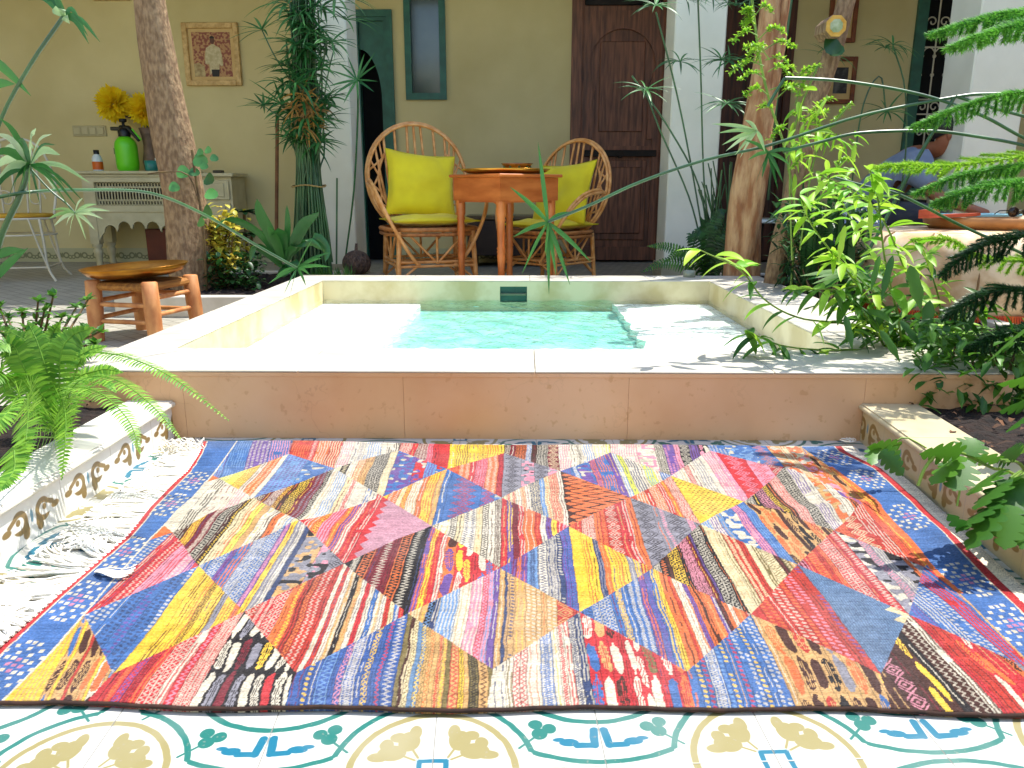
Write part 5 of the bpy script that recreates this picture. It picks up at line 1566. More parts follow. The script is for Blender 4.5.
# ------------------------------------------------------------------ pouf, and what lies on it
pc = W(985, 300, 3.95)
HP = W(930, 233, 3.6).z
px_, py_ = 2.16, 3.85
pf = thing('leather_pouf', 'wide round marbled hide pouf with red tasselled foot at the right', 'pouf', (px_, py_, 0)); R0 = .56
m = MB()
prof = [(R0 * .93, .115), (R0 * .99, .16), (R0 * 1.02, HP * .55), (R0 * .99, HP * .82), (R0 * .93, HP * .95), (R0 * .84, HP), (0, HP + .004)]
m.lathe(prof, (0, 0, 0), 56); m.build('cover', M_POUF, pf)
m = MB(); R_ = random.Random(2)
for i in range(330):
    a = 2 * PI * i / 330; r = R0 * .97
    m.blade([(r * math.cos(a), r * math.sin(a), .125), (r * 1.03 * math.cos(a), r * 1.03 * math.sin(a), .06), (r * 1.03 * math.cos(a + R_.uniform(-.01, .01)), r * 1.03 * math.sin(a), .004)], .0055, Vector((-math.sin(a), math.cos(a), 0)), prof=lambda u: .8 + .2 * math.sin(9 * u))
m.build('tassels', M_POUFR, pf)
m = MB(); m.lathe([(R0 * .92, .0), (R0 * .92, .114)], (0, 0, 0), 40); m.build('inner_core', mat('pouf_core', '#6a2416', '#4a1810', rough=.9), pf)
m = MB()
for i in range(16):
    a = 2 * PI * i / 16
    m.tube([(R0 * .84 * math.cos(a), R0 * .84 * math.sin(a), HP + .001), (R0 * .94 * math.cos(a), R0 * .94 * math.sin(a), HP * .955), (R0 * 1.022 * math.cos(a), R0 * 1.022 * math.sin(a), HP * .55), (R0 * .985 * math.cos(a), R0 * .985 * math.sin(a), .15)], .0045, 5)
m.build('seam_piping', mat('seam', '#8a6a44', '#7a5a38', rough=.7), pf)
tx, ty = W(1000, 235, 3.95).x + .06, 3.98
m = MB(); m.lathe([(0, .0), (.36, .0), (.39, .02), (.40, .055), (.385, .056), (.37, .02), (0, .012)], (0, 0, 0), 40, sx=1, sy=.7); tw = m.build('wooden_tray', M_TRAYW, None); tw.location = (tx - .02, ty, HP + .003); tag(tw, 'worn oval wooden tray lying on the hide pouf', 'tray')
zt3 = HP + .062
m = MB(); q = W(945, 221, 3.8)
m.prism([(-.13, 0), (-.10, .035), (-.02, .045), (.06, .035), (.14, .032), (.15, .01), (.12, -.025), (.02, -.03), (-.09, -.03)], 'z', 0, .014); m.prism([(-.13, 0), (-.10, .034), (-.045, .04), (-.045, -.028), (-.09, -.029)], 'z', .0145, .04)
sd_ = m.build('leather_slipper', M_LEATH, None); sd_.location = (q.x + .03, 3.84, zt3); sd_.rotation_euler = (0, math.radians(-3), math.radians(-10)); tag(sd_, 'flat orange leather slipper on the wooden tray', 'slipper')
m = MB(); m.box((-.16, -.10, 0), (.16, .10, .012), bev=.002); bk_ = m.build('blue_magazine', M_BLUE, None); bk_.location = (q.x + .26, 3.98, zt3); bk_.rotation_euler = (0, 0, .2); tag(bk_, 'pale blue magazine on the wooden tray behind the slipper', 'magazine')
sg = thing('sunglasses', 'dark round sunglasses at the right end of the wooden tray', 'sunglasses', (W(1006, 225, 3.9).x, 3.80, zt3))
m = MB()
for s in (-1, 1):
    m.tube([(s * .035 + .024 * math.cos(a), 0, .026 + .022 * math.sin(a)) for a in [2 * PI * k / 14 for k in range(15)]], .003, 5)
    m.tube([(s * .058, 0, .034), (s * .06, .07, .03), (s * .06, .11, .012)], .0025, 5)
m.tube([(-.012, 0, .03), (0, -.002, .034), (.012, 0, .03)], .003, 5); m.build('rims', M_BLACKP, sg)
for s in (-1, 1):
    m = MB(); m.lathe([(0, 0), (.022, 0), (.022, .0015), (0, .0015)], (0, 0, 0), 14); l_ = m.build('lens', mat('smoke_lens', '#2a2218', '#2a2218', rough=.1), sg); l_.rotation_euler = (PI / 2, 0, 0); l_.location = (s * .035, 0, .026)

# ------------------------------------------------------------------ seated man and his bench
YM = 4.95
bx = W(915, 230, YM).x
bn = thing('low_bench', 'low dark bench the man sits on', 'bench', (bx + .35, YM + .25, 0))
m = MB(); m.box((-.75, -.22, .34), (.45, .24, .38), bev=.008); m.build('seat', M_BENCH, bn)
for sx in (-.68, .38):
    for sy in (-.17, .18):
        m = MB(); m.box((sx - .025, sy - .025, 0), (sx + .025, sy + .025, .339)); m.build('leg', M_BENCH, bn)


def skin_mesh(joints, edges, name, mat_, parent, sub=2, root=0):
    me = bpy.data.meshes.new(name)
    me.from_pydata([j[:3] for j in joints], edges, [])
    o = bpy.data.objects.new(name, me); COL.objects.link(o)
    sk = o.modifiers.new('Skin', 'SKIN'); sk.use_smooth_shade = True
    me.skin_vertices.new() if hasattr(me.skin_vertices, 'new') and not me.skin_vertices else None
    layer = me.skin_vertices[0] if me.skin_vertices else None
    for i, j in enumerate(joints):
        r = j[3]; r = (r, r) if not hasattr(r, '__len__') else r
        layer.data[i].radius = r; layer.data[i].use_root = (i == root)
    su = o.modifiers.new('Sub', 'SUBSURF'); su.levels = sub; su.render_levels = sub
    dg = bpy.context.evaluated_depsgraph_get()
    new = bpy.data.meshes.new_from_object(o.evaluated_get(dg))
    bpy.data.objects.remove(o, do_unlink=True)
    new.name = name; new.materials.clear(); new.materials.append(mat_)
    for p in new.polygons: p.use_smooth = True; p.material_index = 0
    o = bpy.data.objects.new(name, new)
    if parent: o.parent = parent
    COL.objects.link(o); return o


hp = W(950, 134, YM)       # head centre
man = thing('person', 'man in grey blue shirt and charcoal trousers bending forward beside the right pillar', 'person', (hp.x - .22, YM + .1, 0))
bx0, by0 = man.location.x, man.location.y
head = Vector((hp.x - bx0, hp.y - by0 + .02, hp.z - .01))
pel = Vector((-.10, .22, .46)); chest_ = Vector((.06, .12, .78)); neck = Vector((.155, .05, .885))
shl = Vector((.02, -.07, .82)); shr = Vector((.17, .27, .82))
kl = Vector((.22, -.16, .50)); kr = Vector((.36, .16, .52)); kl = Vector((.06, -.36, .50))
J = []; E = []


def jt(v, r, parent=None):
    J.append((v.x, v.y, v.z, r)); i = len(J) - 1
    if parent is not None: E.append((parent, i))
    return i


p0 = jt(pel, (.14, .12)); p1 = jt(pel.lerp(chest_, .5) + Vector((-.02, 0, .02)), (.14, .12), p0); p2 = jt(chest_, (.15, .12), p1); p3 = jt(neck, .055, p2)
p4 = jt(head + Vector((-.02, 0, -.07)), .06, p3); p5 = jt(head + Vector((0, -.005, .0)), (.086, .075), p4); p6 = jt(head + Vector((.0, 0, .07)), (.072, .066), p5)
hands = []
for (sh, el, wr) in ((shl, Vector((.12, -.26, .60)), Vector((.30, -.34, .535))), (shr, Vector((.42, .22, .62)), Vector((.50, .0, .55)))):
    a = jt(sh, .062, p2); b_ = jt(sh.lerp(el, .5), .048, a); c = jt(el, .042, b_); d = jt(el.lerp(wr, .5), .037, c); e_ = jt(wr, .026, d)
    dr_ = (wr - el).normalized(); f_ = jt(wr + dr_ * .05, (.036, .02), e_); g_ = jt(wr + dr_ * .085, (.034, .014), f_); hands.append((wr, dr_))
for (kn, an) in ((kl, Vector((.10, -.30, .09))), (kr, Vector((.46, .14, .09)))):
    hpj = jt(pel + (kn - pel) * .18, .10, p0); th = jt(pel.lerp(kn, .6), .085, hpj); k_ = jt(kn, .065, th); cf = jt(kn.lerp(an, .35), .058, k_); a_ = jt(an, .038, cf); ft = jt(an + Vector((.10, -.06, -.05)), .036, a_)
skin_mesh(J, E, 'body', M_SKIN, man)
# fingers join the hand
for (wr, dr_) in hands:
    sd2 = dr_.cross(Vector((0, 0, 1))).normalized()
    for k, (l, off) in enumerate(((.062, -.026), (.072, -.009), (.068, .009), (.052, .026))):
        b0 = wr + dr_ * .08 + sd2 * off
        skin_mesh([(*(b0), .009), (*(b0 + dr_ * l * .45 + Vector((0, 0, -.006))), .008), (*(b0 + dr_ * l * .8 + Vector((0, 0, -.022))), .0075), (*(b0 + dr_ * l * .9 + Vector((0, 0, -.038))), .006)], [(0, 1), (1, 2), (2, 3)], 'finger', M_SKIN, man, 1)
    b0 = wr + dr_ * .03 + sd2 * -.03
    skin_mesh([(*b0, .011), (*(b0 + dr_ * .025 - sd2 * .02), .010), (*(b0 + dr_ * .05 - sd2 * .026 + Vector((0, 0, -.012))), .008)], [(0, 1), (1, 2)], 'thumb', M_SKIN, man, 1)
# face details turned to the right (+x) and down
fdir = Vector((.82, -.35, -.35)).normalized(); fup = (Vector((0, 0, 1)) - fdir * fdir.z).normalized(); fs_ = fdir.cross(fup)
m = MB(); c = head + fdir * .082
m.tube([c + fup * .025, c + fdir * .014 - fup * .012, c + fdir * .004 - fup * .022], [.008, .013, .009], 8)
for s in (-1, 1): m.blob(head + fs_ * s * .080 - fup * .0, (.012, .018, .030), 6)
m.tube([c - fup * .050 + fs_ * -.024, c - fup * .047 + fdir * .006, c - fup * .050 + fs_ * .024], [.005, .008, .005], 6)
m.build('nose_and_ears', M_SKIN, man)
for s in (-1, 1):
    m = MB(); m.blob(head + fdir * .080 + fs_ * s * .030 + fup * .018, (.011, .011, .009), 6); m.build('eye', mat('eye_dark', '#1a1410', '#1a1410', rough=.2), man)
m = MB(); hc = head + Vector((-.012, .004, .045))
n = 14; vs = []; fs = []
for i in range(n + 1):
    th = PI * .62 * i / n
    for k in range(24):
        ph = 2 * PI * k / 24
        d = Vector((math.sin(th) * math.cos(ph), math.sin(th) * math.sin(ph), math.cos(th)))
        ax = (Vector((0, 0, 1)) - fdir * .55).normalized(); q = Vector((0, 0, 1)).rotation_difference(ax); d = q @ d
        vs.append(hc + Vector((d.x * .098, d.y * .094, d.z * .092)) * (1 + .02 * smoothnoise(ph * 4, th * 6)))
for i in range(n):
    for k in range(24): fs.append((i * 24 + k, (i + 1) * 24 + k, (i + 1) * 24 + (k + 1) % 24, i * 24 + (k + 1) % 24))
m.add(vs, fs, True); m.build('hair', M_HAIR, man)
# shirt
J = []; E = []
s0 = jt(pel + Vector((0, 0, .06)), (.165, .145)); s1 = jt(pel.lerp(chest_, .5) + Vector((-.03, 0, .02)), (.165, .145), s0); s2 = jt(chest_ + Vector((-.01, 0, 0)), (.168, .142), s1); s3 = jt(neck + Vector((-.015, 0, -.02)), .075, s2)
for (sh, el) in ((shl, Vector((.12, -.26, .60))), (shr, Vector((.42, .22, .62)))):
    a = jt(sh, .082, s2); b_ = jt(sh.lerp(el, .75), .066, a)
skin_mesh(J, E, 'shirt', M_SHIRT, man)
J = []; E = []
t0 = jt(pel, (.165, .145)); 
for (kn, an) in ((kl, Vector((.10, -.30, .09))), (kr, Vector((.46, .14, .09)))):
    a = jt(pel + (kn - pel) * .2, .118, t0); b_ = jt(pel.lerp(kn, .6), .104, a); c = jt(kn, .086, b_); d = jt(kn.lerp(an, .4), .078, c); e_ = jt(an + Vector((0, 0, .03)), .062, d)
skin_mesh(J, E, 'trousers', M_TROU, man)

# crumpled plastic bag and pot on a low rack behind the right bed
p = W(845, 232, 4.4)
m = MB(); R_ = random.Random(6); n = 16; vs = []; fs = []
for i in range(n + 1):
    th = PI * i / n
    for k in range(30):
        ph = 2 * PI * k / 30; rr = 1 + .16 * smoothnoise(ph * 3, th * 4, 2) + .06 * R_.uniform(-1, 1)
        vs.append((.15 * rr * math.sin(th) * math.cos(ph), .12 * rr * math.sin(th) * math.sin(ph), .16 + .16 * rr * math.cos(th)))
for i in range(n):
    for k in range(30): fs.append((i * 30 + k, (i + 1) * 30 + k, (i + 1) * 30 + (k + 1) % 30, i * 30 + (k + 1) % 30))
m.add(vs, fs, False)
for (dx_, h_) in ((-.06, .16), (.07, .13)):
    pts = [(dx_ - .03, 0, .27), (dx_ - .02, .01, .30 + h_ * .6), (dx_, .01, .30 + h_), (dx_ + .03, 0, .29 + h_ * .6), (dx_ + .04, 0, .27)]
    m.blade(smooth(pts, 12), .020, Vector((0.3, 1, 0)), prof=lambda u: 1)
rk = thing('wooden_rack', 'low wooden rack behind the right hand bed', 'rack', (W(858, 250, 4.5).x, 4.5, 0)); zr = W(858, 236, 4.5).z * .5 + .05
zr = .24
m2 = MB(); m2.box((-.30, -.16, zr - .02), (.30, .16, zr), bev=.003); m2.build('board', M_TRAYW, rk)
for sx in (-.27, .24):
    for sy in (-.14, .11):
        m2 = MB(); m2.box((sx, sy, 0), (sx + .03, sy + .03, zr - .021)); m2.build('leg', M_TRAYW, rk)
pb = m.build('plastic_bag', M_PBAG, None); pb.location = (rk.location.x - .02, 4.5, zr); tag(pb, 'crumpled pale blue plastic bag with loop handles on the low rack', 'bag')
# ------------------------------------------------------------------ plants
RP = random.Random(21)
UP = Vector((0, 0, 1))


def umbrella(m, c, axis, n, L_, w, droop=.5, open_=1.0, R_=RP, jit=.2, seg=7, span=2 * PI, a0=0.0):
    axis = Vector(axis).normalized(); u = axis.orthogonal().normalized(); v = axis.cross(u)
    for k in range(n):
        a = a0 + span * k / n + R_.uniform(-jit, jit)
        d = (u * math.cos(a) + v * math.sin(a)) * open_ + axis * R_.uniform(.0, .55); d.normalize()
        l = L_ * R_.uniform(.7, 1.1); p = Vector(c); pts = [p.copy()]
        g = droop * R_.uniform(.4, 1.4)
        for i in range(seg):
            p = p + d * l / seg; d = (d + Vector((0, 0, -g / seg))).normalized(); pts.append(p.copy())
        m.blade(pts, w * R_.uniform(.7, 1.15), d.cross(axis) if d.cross(axis).length > .1 else None, fold=.3, prof=lambda t: (min(1, .35 + t * 3) if t < .35 else max(.02, 1.0 - ((t - .35) / .65) ** 1.8)))


def leafshape(serr):
    return lambda t: max(.01, (math.sin(PI * min(1, t ** .75)) ** .8) * (1 if not serr else (1.0 if int(t * 22) % 2 else .80)))


def lance(m, p, d, L_, w, droop=.6, side=None, serr=False, seg=8, mi=0, fold=.3):
    p = Vector(p); d = Vector(d).normalized(); pts = [p.copy()]
    for i in range(seg):
        p = p + d * L_ / seg; d = (d + Vector((0, 0, -droop / seg))).normalized(); pts.append(p.copy())
    m.blade(pts, w, side, fold=fold, prof=leafshape(serr), mi=mi)


def frond(m, path, wmax, n=34, pw=.006, up=UP, droop=.25, prof=None, R_=RP):
    """fern frond: midrib + two ranks of pinnae"""
    P = smooth(path, n + 1)
    m.tube(P, [.0022 * (1 - .7 * i / n) for i in range(n + 1)], 5, cap=False)
    for i in range(2, n + 1):
        t = i / n; tan = (P[min(n, i + 1)] - P[i - 1]).normalized()
        s = tan.cross(up)
        if s.length < .05: s = tan.orthogonal()
        s.normalize(); nn = s.cross(tan)
        w = wmax * (prof(t) if prof else (min(1, .35 + 2.2 * t) * (1 - t ** 2.2) + .06))
        for sg in (-1, 1):
            d = (s * sg + tan * .28 + nn * R_.uniform(-.05, .2)).normalized()
            q = P[i] + tan * (.5 * (sg > 0)) * .004
            e = q + d * w + Vector((0, 0, -droop * w))
            mid = q + d * w * .5 + Vector((0, 0, -droop * w * .15))
            m.blade([q, mid, e], pw * (.55 + .45 * min(1, w / wmax)), tan, fold=.15, prof=lambda t: (.8, 1, .12)[int(round(t * 2))])


def serrleaf(m, p, d, L_, w, R_=RP, mi=0):
    side = Vector(d).cross(UP) + Vector((0, 0, R_.uniform(-.5, .5)))
    lance(m, p, d, L_, w, R_.uniform(.3, 1.2), side if side.length > .1 else None, True, 11, mi, fold=.35)


def lobed(m, p, d, L_, w, side, droop=.3, lobes=5, mi=0):
    p = Vector(p); d = Vector(d).normalized(); n = lobes * 6; pts = [p.copy()]
    for i in range(n):
        p = p + d * L_ / n; d = (d + Vector((0, 0, -droop / n))).normalized(); pts.append(p.copy())
    def pr(t):
        env = max(.03, math.sin(PI * (.06 + .94 * t) ** .85)) ** .65
        return env * (.34 + .66 * abs(math.sin(PI * (t * lobes + .15))) ** .5) * (1 - .04 * (int(t * 60) % 2))
    m.blade(pts, w, side, fold=.18, prof=pr)


def trunk(name_t, label, cat, path, radii, mat_, crown=None, n=18, seed=0):
    P = smooth(path, 34); rr = np.interp(np.linspace(0, 1, 34), np.linspace(0, 1, len(radii)), radii)
    base = thing(name_t, label, cat, tuple(P[0])); o = tuple(P[0])
    vs = []; fs = []
    for i, p in enumerate(P):
        for k in range(n):
            a = 2 * PI * k / n
            r = rr[i] * (1 + .10 * math.sin(a * 3 + i * .16 + seed) + .05 * math.sin(a * 7 - i * .3) + .04 * smoothnoise(a * 2, i * .4, seed))
            vs.append((p.x + r * math.cos(a), p.y + r * math.sin(a), p.z))
    for i in range(33):
        for k in range(n): fs.append((i * n + k, i * n + (k + 1) % n, (i + 1) * n + (k + 1) % n, (i + 1) * n + k))
    m = MB(); m.add(vs, fs, True); m.build('trunk', mat_, base, o)
    return base, P, o


# --- leaning tree on the left
YL = 4.45
pl = [W(195, 292, YL), W(185, 200, YL), W(167, 100, YL), W(151, 0, YL), W(141, -70, YL), W(126, -200, YL)]
pl[0].z = .05
t1, P, o1 = trunk('leaning_tree', 'single smooth brown trunk leaning left beside the console', 'tree', pl, [.135, .112, .098, .080, .08, .07], M_BARK, seed=1)
m = MB()
cr = W(126, -200, YL) + Vector((-.3, .3, 0))
for k in range(5):
    a = 2 * PI * k / 5; m.tube([cr - Vector((0, 0, .05)), cr + Vector((math.cos(a) * .3, math.sin(a) * .3, .35)), cr + Vector((math.cos(a) * .8, math.sin(a) * .6, .8))], [.05, .03, .012], 6)
m.build('limbs', M_BARK, t1, o1)
m = MB()
for i in range(1500):
    d = Vector((RP.gauss(0, 1), RP.gauss(0, 1), RP.gauss(0, 1))).normalized(); c = cr + Vector((d.x * .95, d.y * .8, .9 + d.z * .5)) * 1.0 * RP.uniform(.5, 1)
    lance(m, c, (RP.uniform(-1, 1), RP.uniform(-1, 1), RP.uniform(-.8, .3)), RP.uniform(.08, .14), .022, .5, None, False, 3)
m.build('crown', M_LEAF, t1, o1)

# --- ivy climbing the left trunk
vine = thing('climbing_vine', 'green vine with round leaves climbing the leaning trunk', 'vine', tuple(W(205, 290, YL - .12)))
vo = tuple(vine.location); m = MB()
vp = smooth([W(207, 292, YL - .1), W(204, 240, YL - .16), W(200, 205, YL - .16), W(196, 180, YL - .17), W(192, 150, YL - .17)], 20)
m.tube(vp, .007, 6)
m.tube(smooth([W(200, 205, YL - .16), W(188, 175, YL - .2), W(165, 172, YL - .2), W(148, 174, YL - .15)], 10), .004, 5)
m.build('vine_stem', M_TWIG, vine, vo)
m = MB()


def roundleaf(m, c, r, nrm):
    nrm = Vector(nrm).normalized(); u = nrm.orthogonal().normalized(); v = nrm.cross(u); vs = [Vector(c)]
    for k in range(12):
        a = 2 * PI * k / 12; rr = r * (1 + .12 * math.cos(a * 3)); vs.append(Vector(c) + u * math.cos(a) * rr + v * math.sin(a) * rr + nrm * .12 * r * math.cos(2 * a))
    m.add(vs, [(0, 1 + k, 1 + (k + 1) % 12) for k in range(12)], True)


for (px, py, r) in ((200, 160, .055), (208, 150, .03), (183, 172, .05), (194, 172, .04), (209, 179, .05), (211, 194, .05), (207, 212, .055), (174, 187, .04), (204, 166, .03), (201, 222, .04), (200, 152, .028), (214, 158, .03)):
    roundleaf(m, W(px, py, YL - .20 + RP.uniform(-.03, .03)), r * .72, (RP.uniform(-.6, .6), -1, RP.uniform(.2, .9)))
m.build('vine_leaves', mat('vine_leaf', '#1f5424', '#5a9a4c', rough=.4, isl=True, trans=.2), vine, vo)

# --- tall sedge bundle
YS = 5.0
b0 = W(311, 270, YS); b0.z = .05
sb = thing('sedge_bundle', 'tall tied bundle of umbrella sedge with drooping heads against the white pillar', 'plant', tuple(b0)); so = tuple(b0)
m = MB(); R_ = random.Random(33)
tops = []
for i in range(150):
    a = R_.uniform(0, 2 * PI); r = R_.random() ** .5
    bb = Vector((b0.x + .15 * r * math.cos(a), YS + .10 * r * math.sin(a), .05))
    tie = W(309, 186, YS); tie = Vector((tie.x + .085 * r * math.cos(a), YS + .075 * r * math.sin(a), tie.z))
    tall = R_.random()
    pyt = R_.choice([130, 120, 90, 60, 40, 10, -20, -50]); tpx = 305 + R_.gauss(0, 8) + (125 - pyt) * -.03
    tp_ = W(tpx, pyt, YS + R_.uniform(-.1, .1))
    m.tube(smooth([bb, tie, tie.lerp(tp_, .5) + Vector((R_.uniform(-.03, .03), 0, 0)), tp_], 9), .0058, 5, cap=False); tops.append(tp_)
m.build('stems', M_PAPS, sb, so)
m = MB(); tie = W(309, 186, YS)
m.tube([(tie.x + .105 * math.cos(a), YS + .095 * math.sin(a), tie.z + .006 * math.sin(3 * a)) for a in [2 * PI * k / 24 for k in range(25)]], .005, 5); m.build('string', mat('twine', '#b59a62', '#9a7f48', rough=.9), sb, so)
m = MB()
heads = [(262, 30, 12, .23, .4), (300, 14, 16, .26, 1.0), (322, 8, 16, .26, 1.1), (297, 84, 16, .24, 1.2), (318, 70, 14, .24, .9), (332, 42, 12, .22, .8), (284, 66, 14, .2, .9),
         (264, 106, 13, .17, .4), (283, 84, 12, .18, 1.0), (305, 50, 18, .24, .7), (306, 118, 22, .22, 1.0), (312, 130, 22, .2, .6), (296, 128, 22, .20, .8), (322, 120, 18, .22, .8), (291, 112, 16, .18, .9),
         (326, 98, 14, .2, 1.1), (335, 0, 14, .28, 1.0), (290, 4, 16, .28, 1.0), (310, -12, 18, .3, 1.0), (345, 20, 10, .24, .7), (302, 100, 20, .2, 1.0), (313, 32, 20, .25, .8), (296, 45, 18, .22, 1.0), (320, 142, 14, .18, .6), (298, 142, 14, .16, .6)]
for (px, py, n, l, dr) in heads:
    c = W(px, py, YS + R_.uniform(-.22, .05)); umbrella(m, c, (R_.uniform(-.3, .3), -.45, 1), n, l, .0085, dr, 1.0, R_)
for i in range(26):
    c = W(308 + R_.gauss(0, 9), R_.uniform(-10, 150), YS + R_.uniform(-.1, .05)); umbrella(m, c, (R_.uniform(-.5, .5), -.5, R_.uniform(.4, 1)), 12, R_.uniform(.14, .24), .008, R_.uniform(.5, 1.4), 1.0, R_)
m.build('leaf_heads', M_PAP, sb, so)
m = MB()
for i in range(9):
    c = W(308 + R_.gauss(0, 8), R_.uniform(92, 135), YS - .14); umbrella(m, c, (R_.uniform(-.5, .5), -.8, .3), 7, .13, .007, 1.4, 1.0, R_)
m.build('withered_heads', M_DRY, sb, so)
m = MB()
for (a, b_) in (((262, 30), (290, 80)), ((264, 106), (292, 122)), ((335, 45), (322, 120))):
    m = MB(); m.tube(smooth([W(*a, YS - .1), W((a[0] + b_[0]) / 2 - 2, (a[1] + b_[1]) / 2, YS - .12), W(*b_, YS)], 8), .004, 5); m.build('side_stem', M_PAPS, sb, so)
m = MB(); m.tube(smooth([W(320, 186, YS), W(327, 225, YS - .02), W(332, 262, YS)], 8), .008, 6); m.build('side_stem', M_PAPS, sb, so); m = MB(); m.tube([W(337, 178, YS), W(336.5, 264, YS)], .006, 6); m.build('side_stem', M_PAPS, sb, so)
m = MB(); 
for (px, py) in ((357, 80),):
    c = W(px, py, YS - .1); umbrella(m, c, (0, -.9, .35), 12, .19, .008, .15, 1.0, R_)
    m.tube(smooth([c, W(358, 110, YS - .08), W(354, 190, YS - .05), W(345, 262, YS)], 10), .006, 5)
m.build('free_head', M_PAP, sb, so)

# --- strap-leaved plant in front of it
YA = 4.35
c = W(284, 268, YA); c.z = max(c.z, .10)
ag = thing('strap_leaf_plant', 'broad strap leaved plant arching at the foot of the sedge bundle', 'plant', tuple(c)); ao = tuple(c); m = MB()
for pts, w in (([(282, 262), (272, 235), (262, 215), (257, 199)], .036), ([(284, 262), (288, 230), (287, 205)], .018), ([(286, 262), (296, 240), (306, 222), (319, 212)], .034), ([(280, 262), (262, 235), (240, 221), (224, 219), (214, 230)], .024),
               ([(284, 262), (300, 244), (316, 238), (326, 250), (325, 262)], .030), ([(282, 266), (268, 252), (254, 245), (250, 262)], .030), ([(285, 262), (292, 248), (310, 242), (322, 250)], .022),
               ([(284, 258), (280, 235), (278, 228)], .045), ([(284, 270), (290, 262), (300, 266)], .03), ([(282, 266), (284, 268), (286, 276)], .05), ([(283, 262), (276, 240), (268, 226)], .028)):
    n = len(pts); q = [W(px, py, YA - .10 * (i / (n - 1))) for i, (px, py) in enumerate(pts)]
    m.blade(smooth(q, 12), w, Vector((.9, -.2, .35)), fold=.35, prof=lambda t: max(.03, math.sin(PI * (.12 + .88 * t) ** 1.1) ** .6))
m.build('leaves', mat('strap_leaf', '#1f5028', '#3c7434', rough=.35, isl=True, trans=.15), ag, ao)

# --- yellow-green shrub, dark rosette, low ground plants
YB_ = 4.5
c = W(222, 288, YB_); c.z = .08
ys = thing('variegated_shrub', 'yellow green shrub at the foot of the leaning tree', 'shrub', tuple(c)); o_ = tuple(c); m = MB(); st_m = MB()
for i in range(26):
    tpx, tpy = R_.uniform(203, 238), R_.uniform(218, 262) ; e = W(tpx, tpy, YB_ + R_.uniform(-.1, .1)); st_m.tube(smooth([c + Vector((R_.uniform(-.04, .04), 0, 0)), c.lerp(e, .5) + Vector((R_.uniform(-.03, .03), 0, .03)), e], 6), .004, 4)
    for k in range(26):
        q = e + Vector((R_.gauss(0, .025), R_.gauss(0, .025), R_.gauss(-.01, .035))); lance(m, q, (R_.uniform(-1, 1), R_.uniform(-1, .6), R_.uniform(-.3, .8)), .05, .014, .6, None, False, 3)
m.build('foliage', M_YEL, ys, o_); st_m.build('stems', M_TWIG, ys, o_)
m = MB()
for i in range(380):
    q = W(R_.uniform(205, 262), R_.uniform(254, 290), YB_ + R_.uniform(-.2, .15)); lance(m, q, (R_.uniform(-1, 1), R_.uniform(-1, .4), R_.uniform(-.2, .8)), R_.uniform(.03, .07), .014, .7, None, False, 4)
m.build('low_leaves', M_LEAFD, ys, o_)
c = W(246, 280, 4.7); c.z = .08
rs = thing('rosette_plant', 'dark rosette leaved plant between shrub and strap leaves', 'plant', tuple(c)); o_ = tuple(c); m = MB(); s_ = MB()
for (px, py) in ((244, 214), (236, 240), (252, 236)):
    e = W(px, py, 4.7); s_.tube([c, c.lerp(e, .5) + Vector((.01, 0, 0)), e], .008, 6)
    for k in range(14):
        a = 2.4 * k; d = Vector((math.cos(a), math.sin(a), .35 - .03 * k)); lance(m, e + Vector((0, 0, .01)), d, .11, .020, .5, None, False, 5)
m.build('leaves', M_LEAFD, rs, o_); s_.build('stems', M_TWIG, rs, o_)
c = W(345, 268, 4.7); c.z = .02
gt = thing('grass_tuft', 'low fine grass tuft behind the far left pool corner', 'plant', tuple(c)); o_ = tuple(c); m = MB()
for i in range(260):
    q = W(R_.uniform(312, 352), 273, 4.7 + R_.uniform(-.1, .2)); q.z = .05; a = R_.uniform(0, 6.3); h = R_.uniform(.06, .16)
    m.blade([q, q + Vector((math.cos(a) * .02, math.sin(a) * .02, h * .6)), q + Vector((math.cos(a) * .05, math.sin(a) * .05, h))], .003, None)
m.build('blades', M_LEAF, gt, o_)

# --- left foreground sedge cluster (umbrella heads, arching stems)
YQ = 1.75
c = G(-60, 470, .1)
ls = thing('umbrella_sedge', 'umbrella sedge with sunlight painted into its pale leaves, leaning in at the left edge', 'plant', (c.x, c.y, .09)); lo = (c.x, c.y, .09)
m = MB(); s_ = MB(); pm = MB()
R_ = random.Random(5)
base = Vector((c.x, c.y, .09))
def W3(px, py, Y=YQ): return W(px, py, Y)
s_.tube(smooth([base, W3(-30, 240), W3(-8, 150), W3(4, 112), W3(32, 62), W3(63, 17)], 20), .0042, 6)
for (ex, ey, l) in ((28, 0, .03), (50, -4, .03), (80, 20, .03), (100, 42, .03), (89, 44, .03), (88, 36, .02), (45, 2, .02)):
    a = W3(64, 16); b_ = W3(ex, ey); mid = a.lerp(b_, .5) + Vector((0, 0, .018)); m.blade(smooth([a, mid, b_], 9), .0065, Vector((.3, .2, 1)), fold=.2, prof=lambda t: max(.05, 1 - t ** 2.5))
for (ex, ey) in ((66, 10), (70, 24), (52, 10)):
    a = W3(64, 16); b_ = W3(ex, ey); pm.blade([a, a.lerp(b_, .5) + Vector((0, -.01, .004)), b_], .009, Vector((1, 0, .4)))
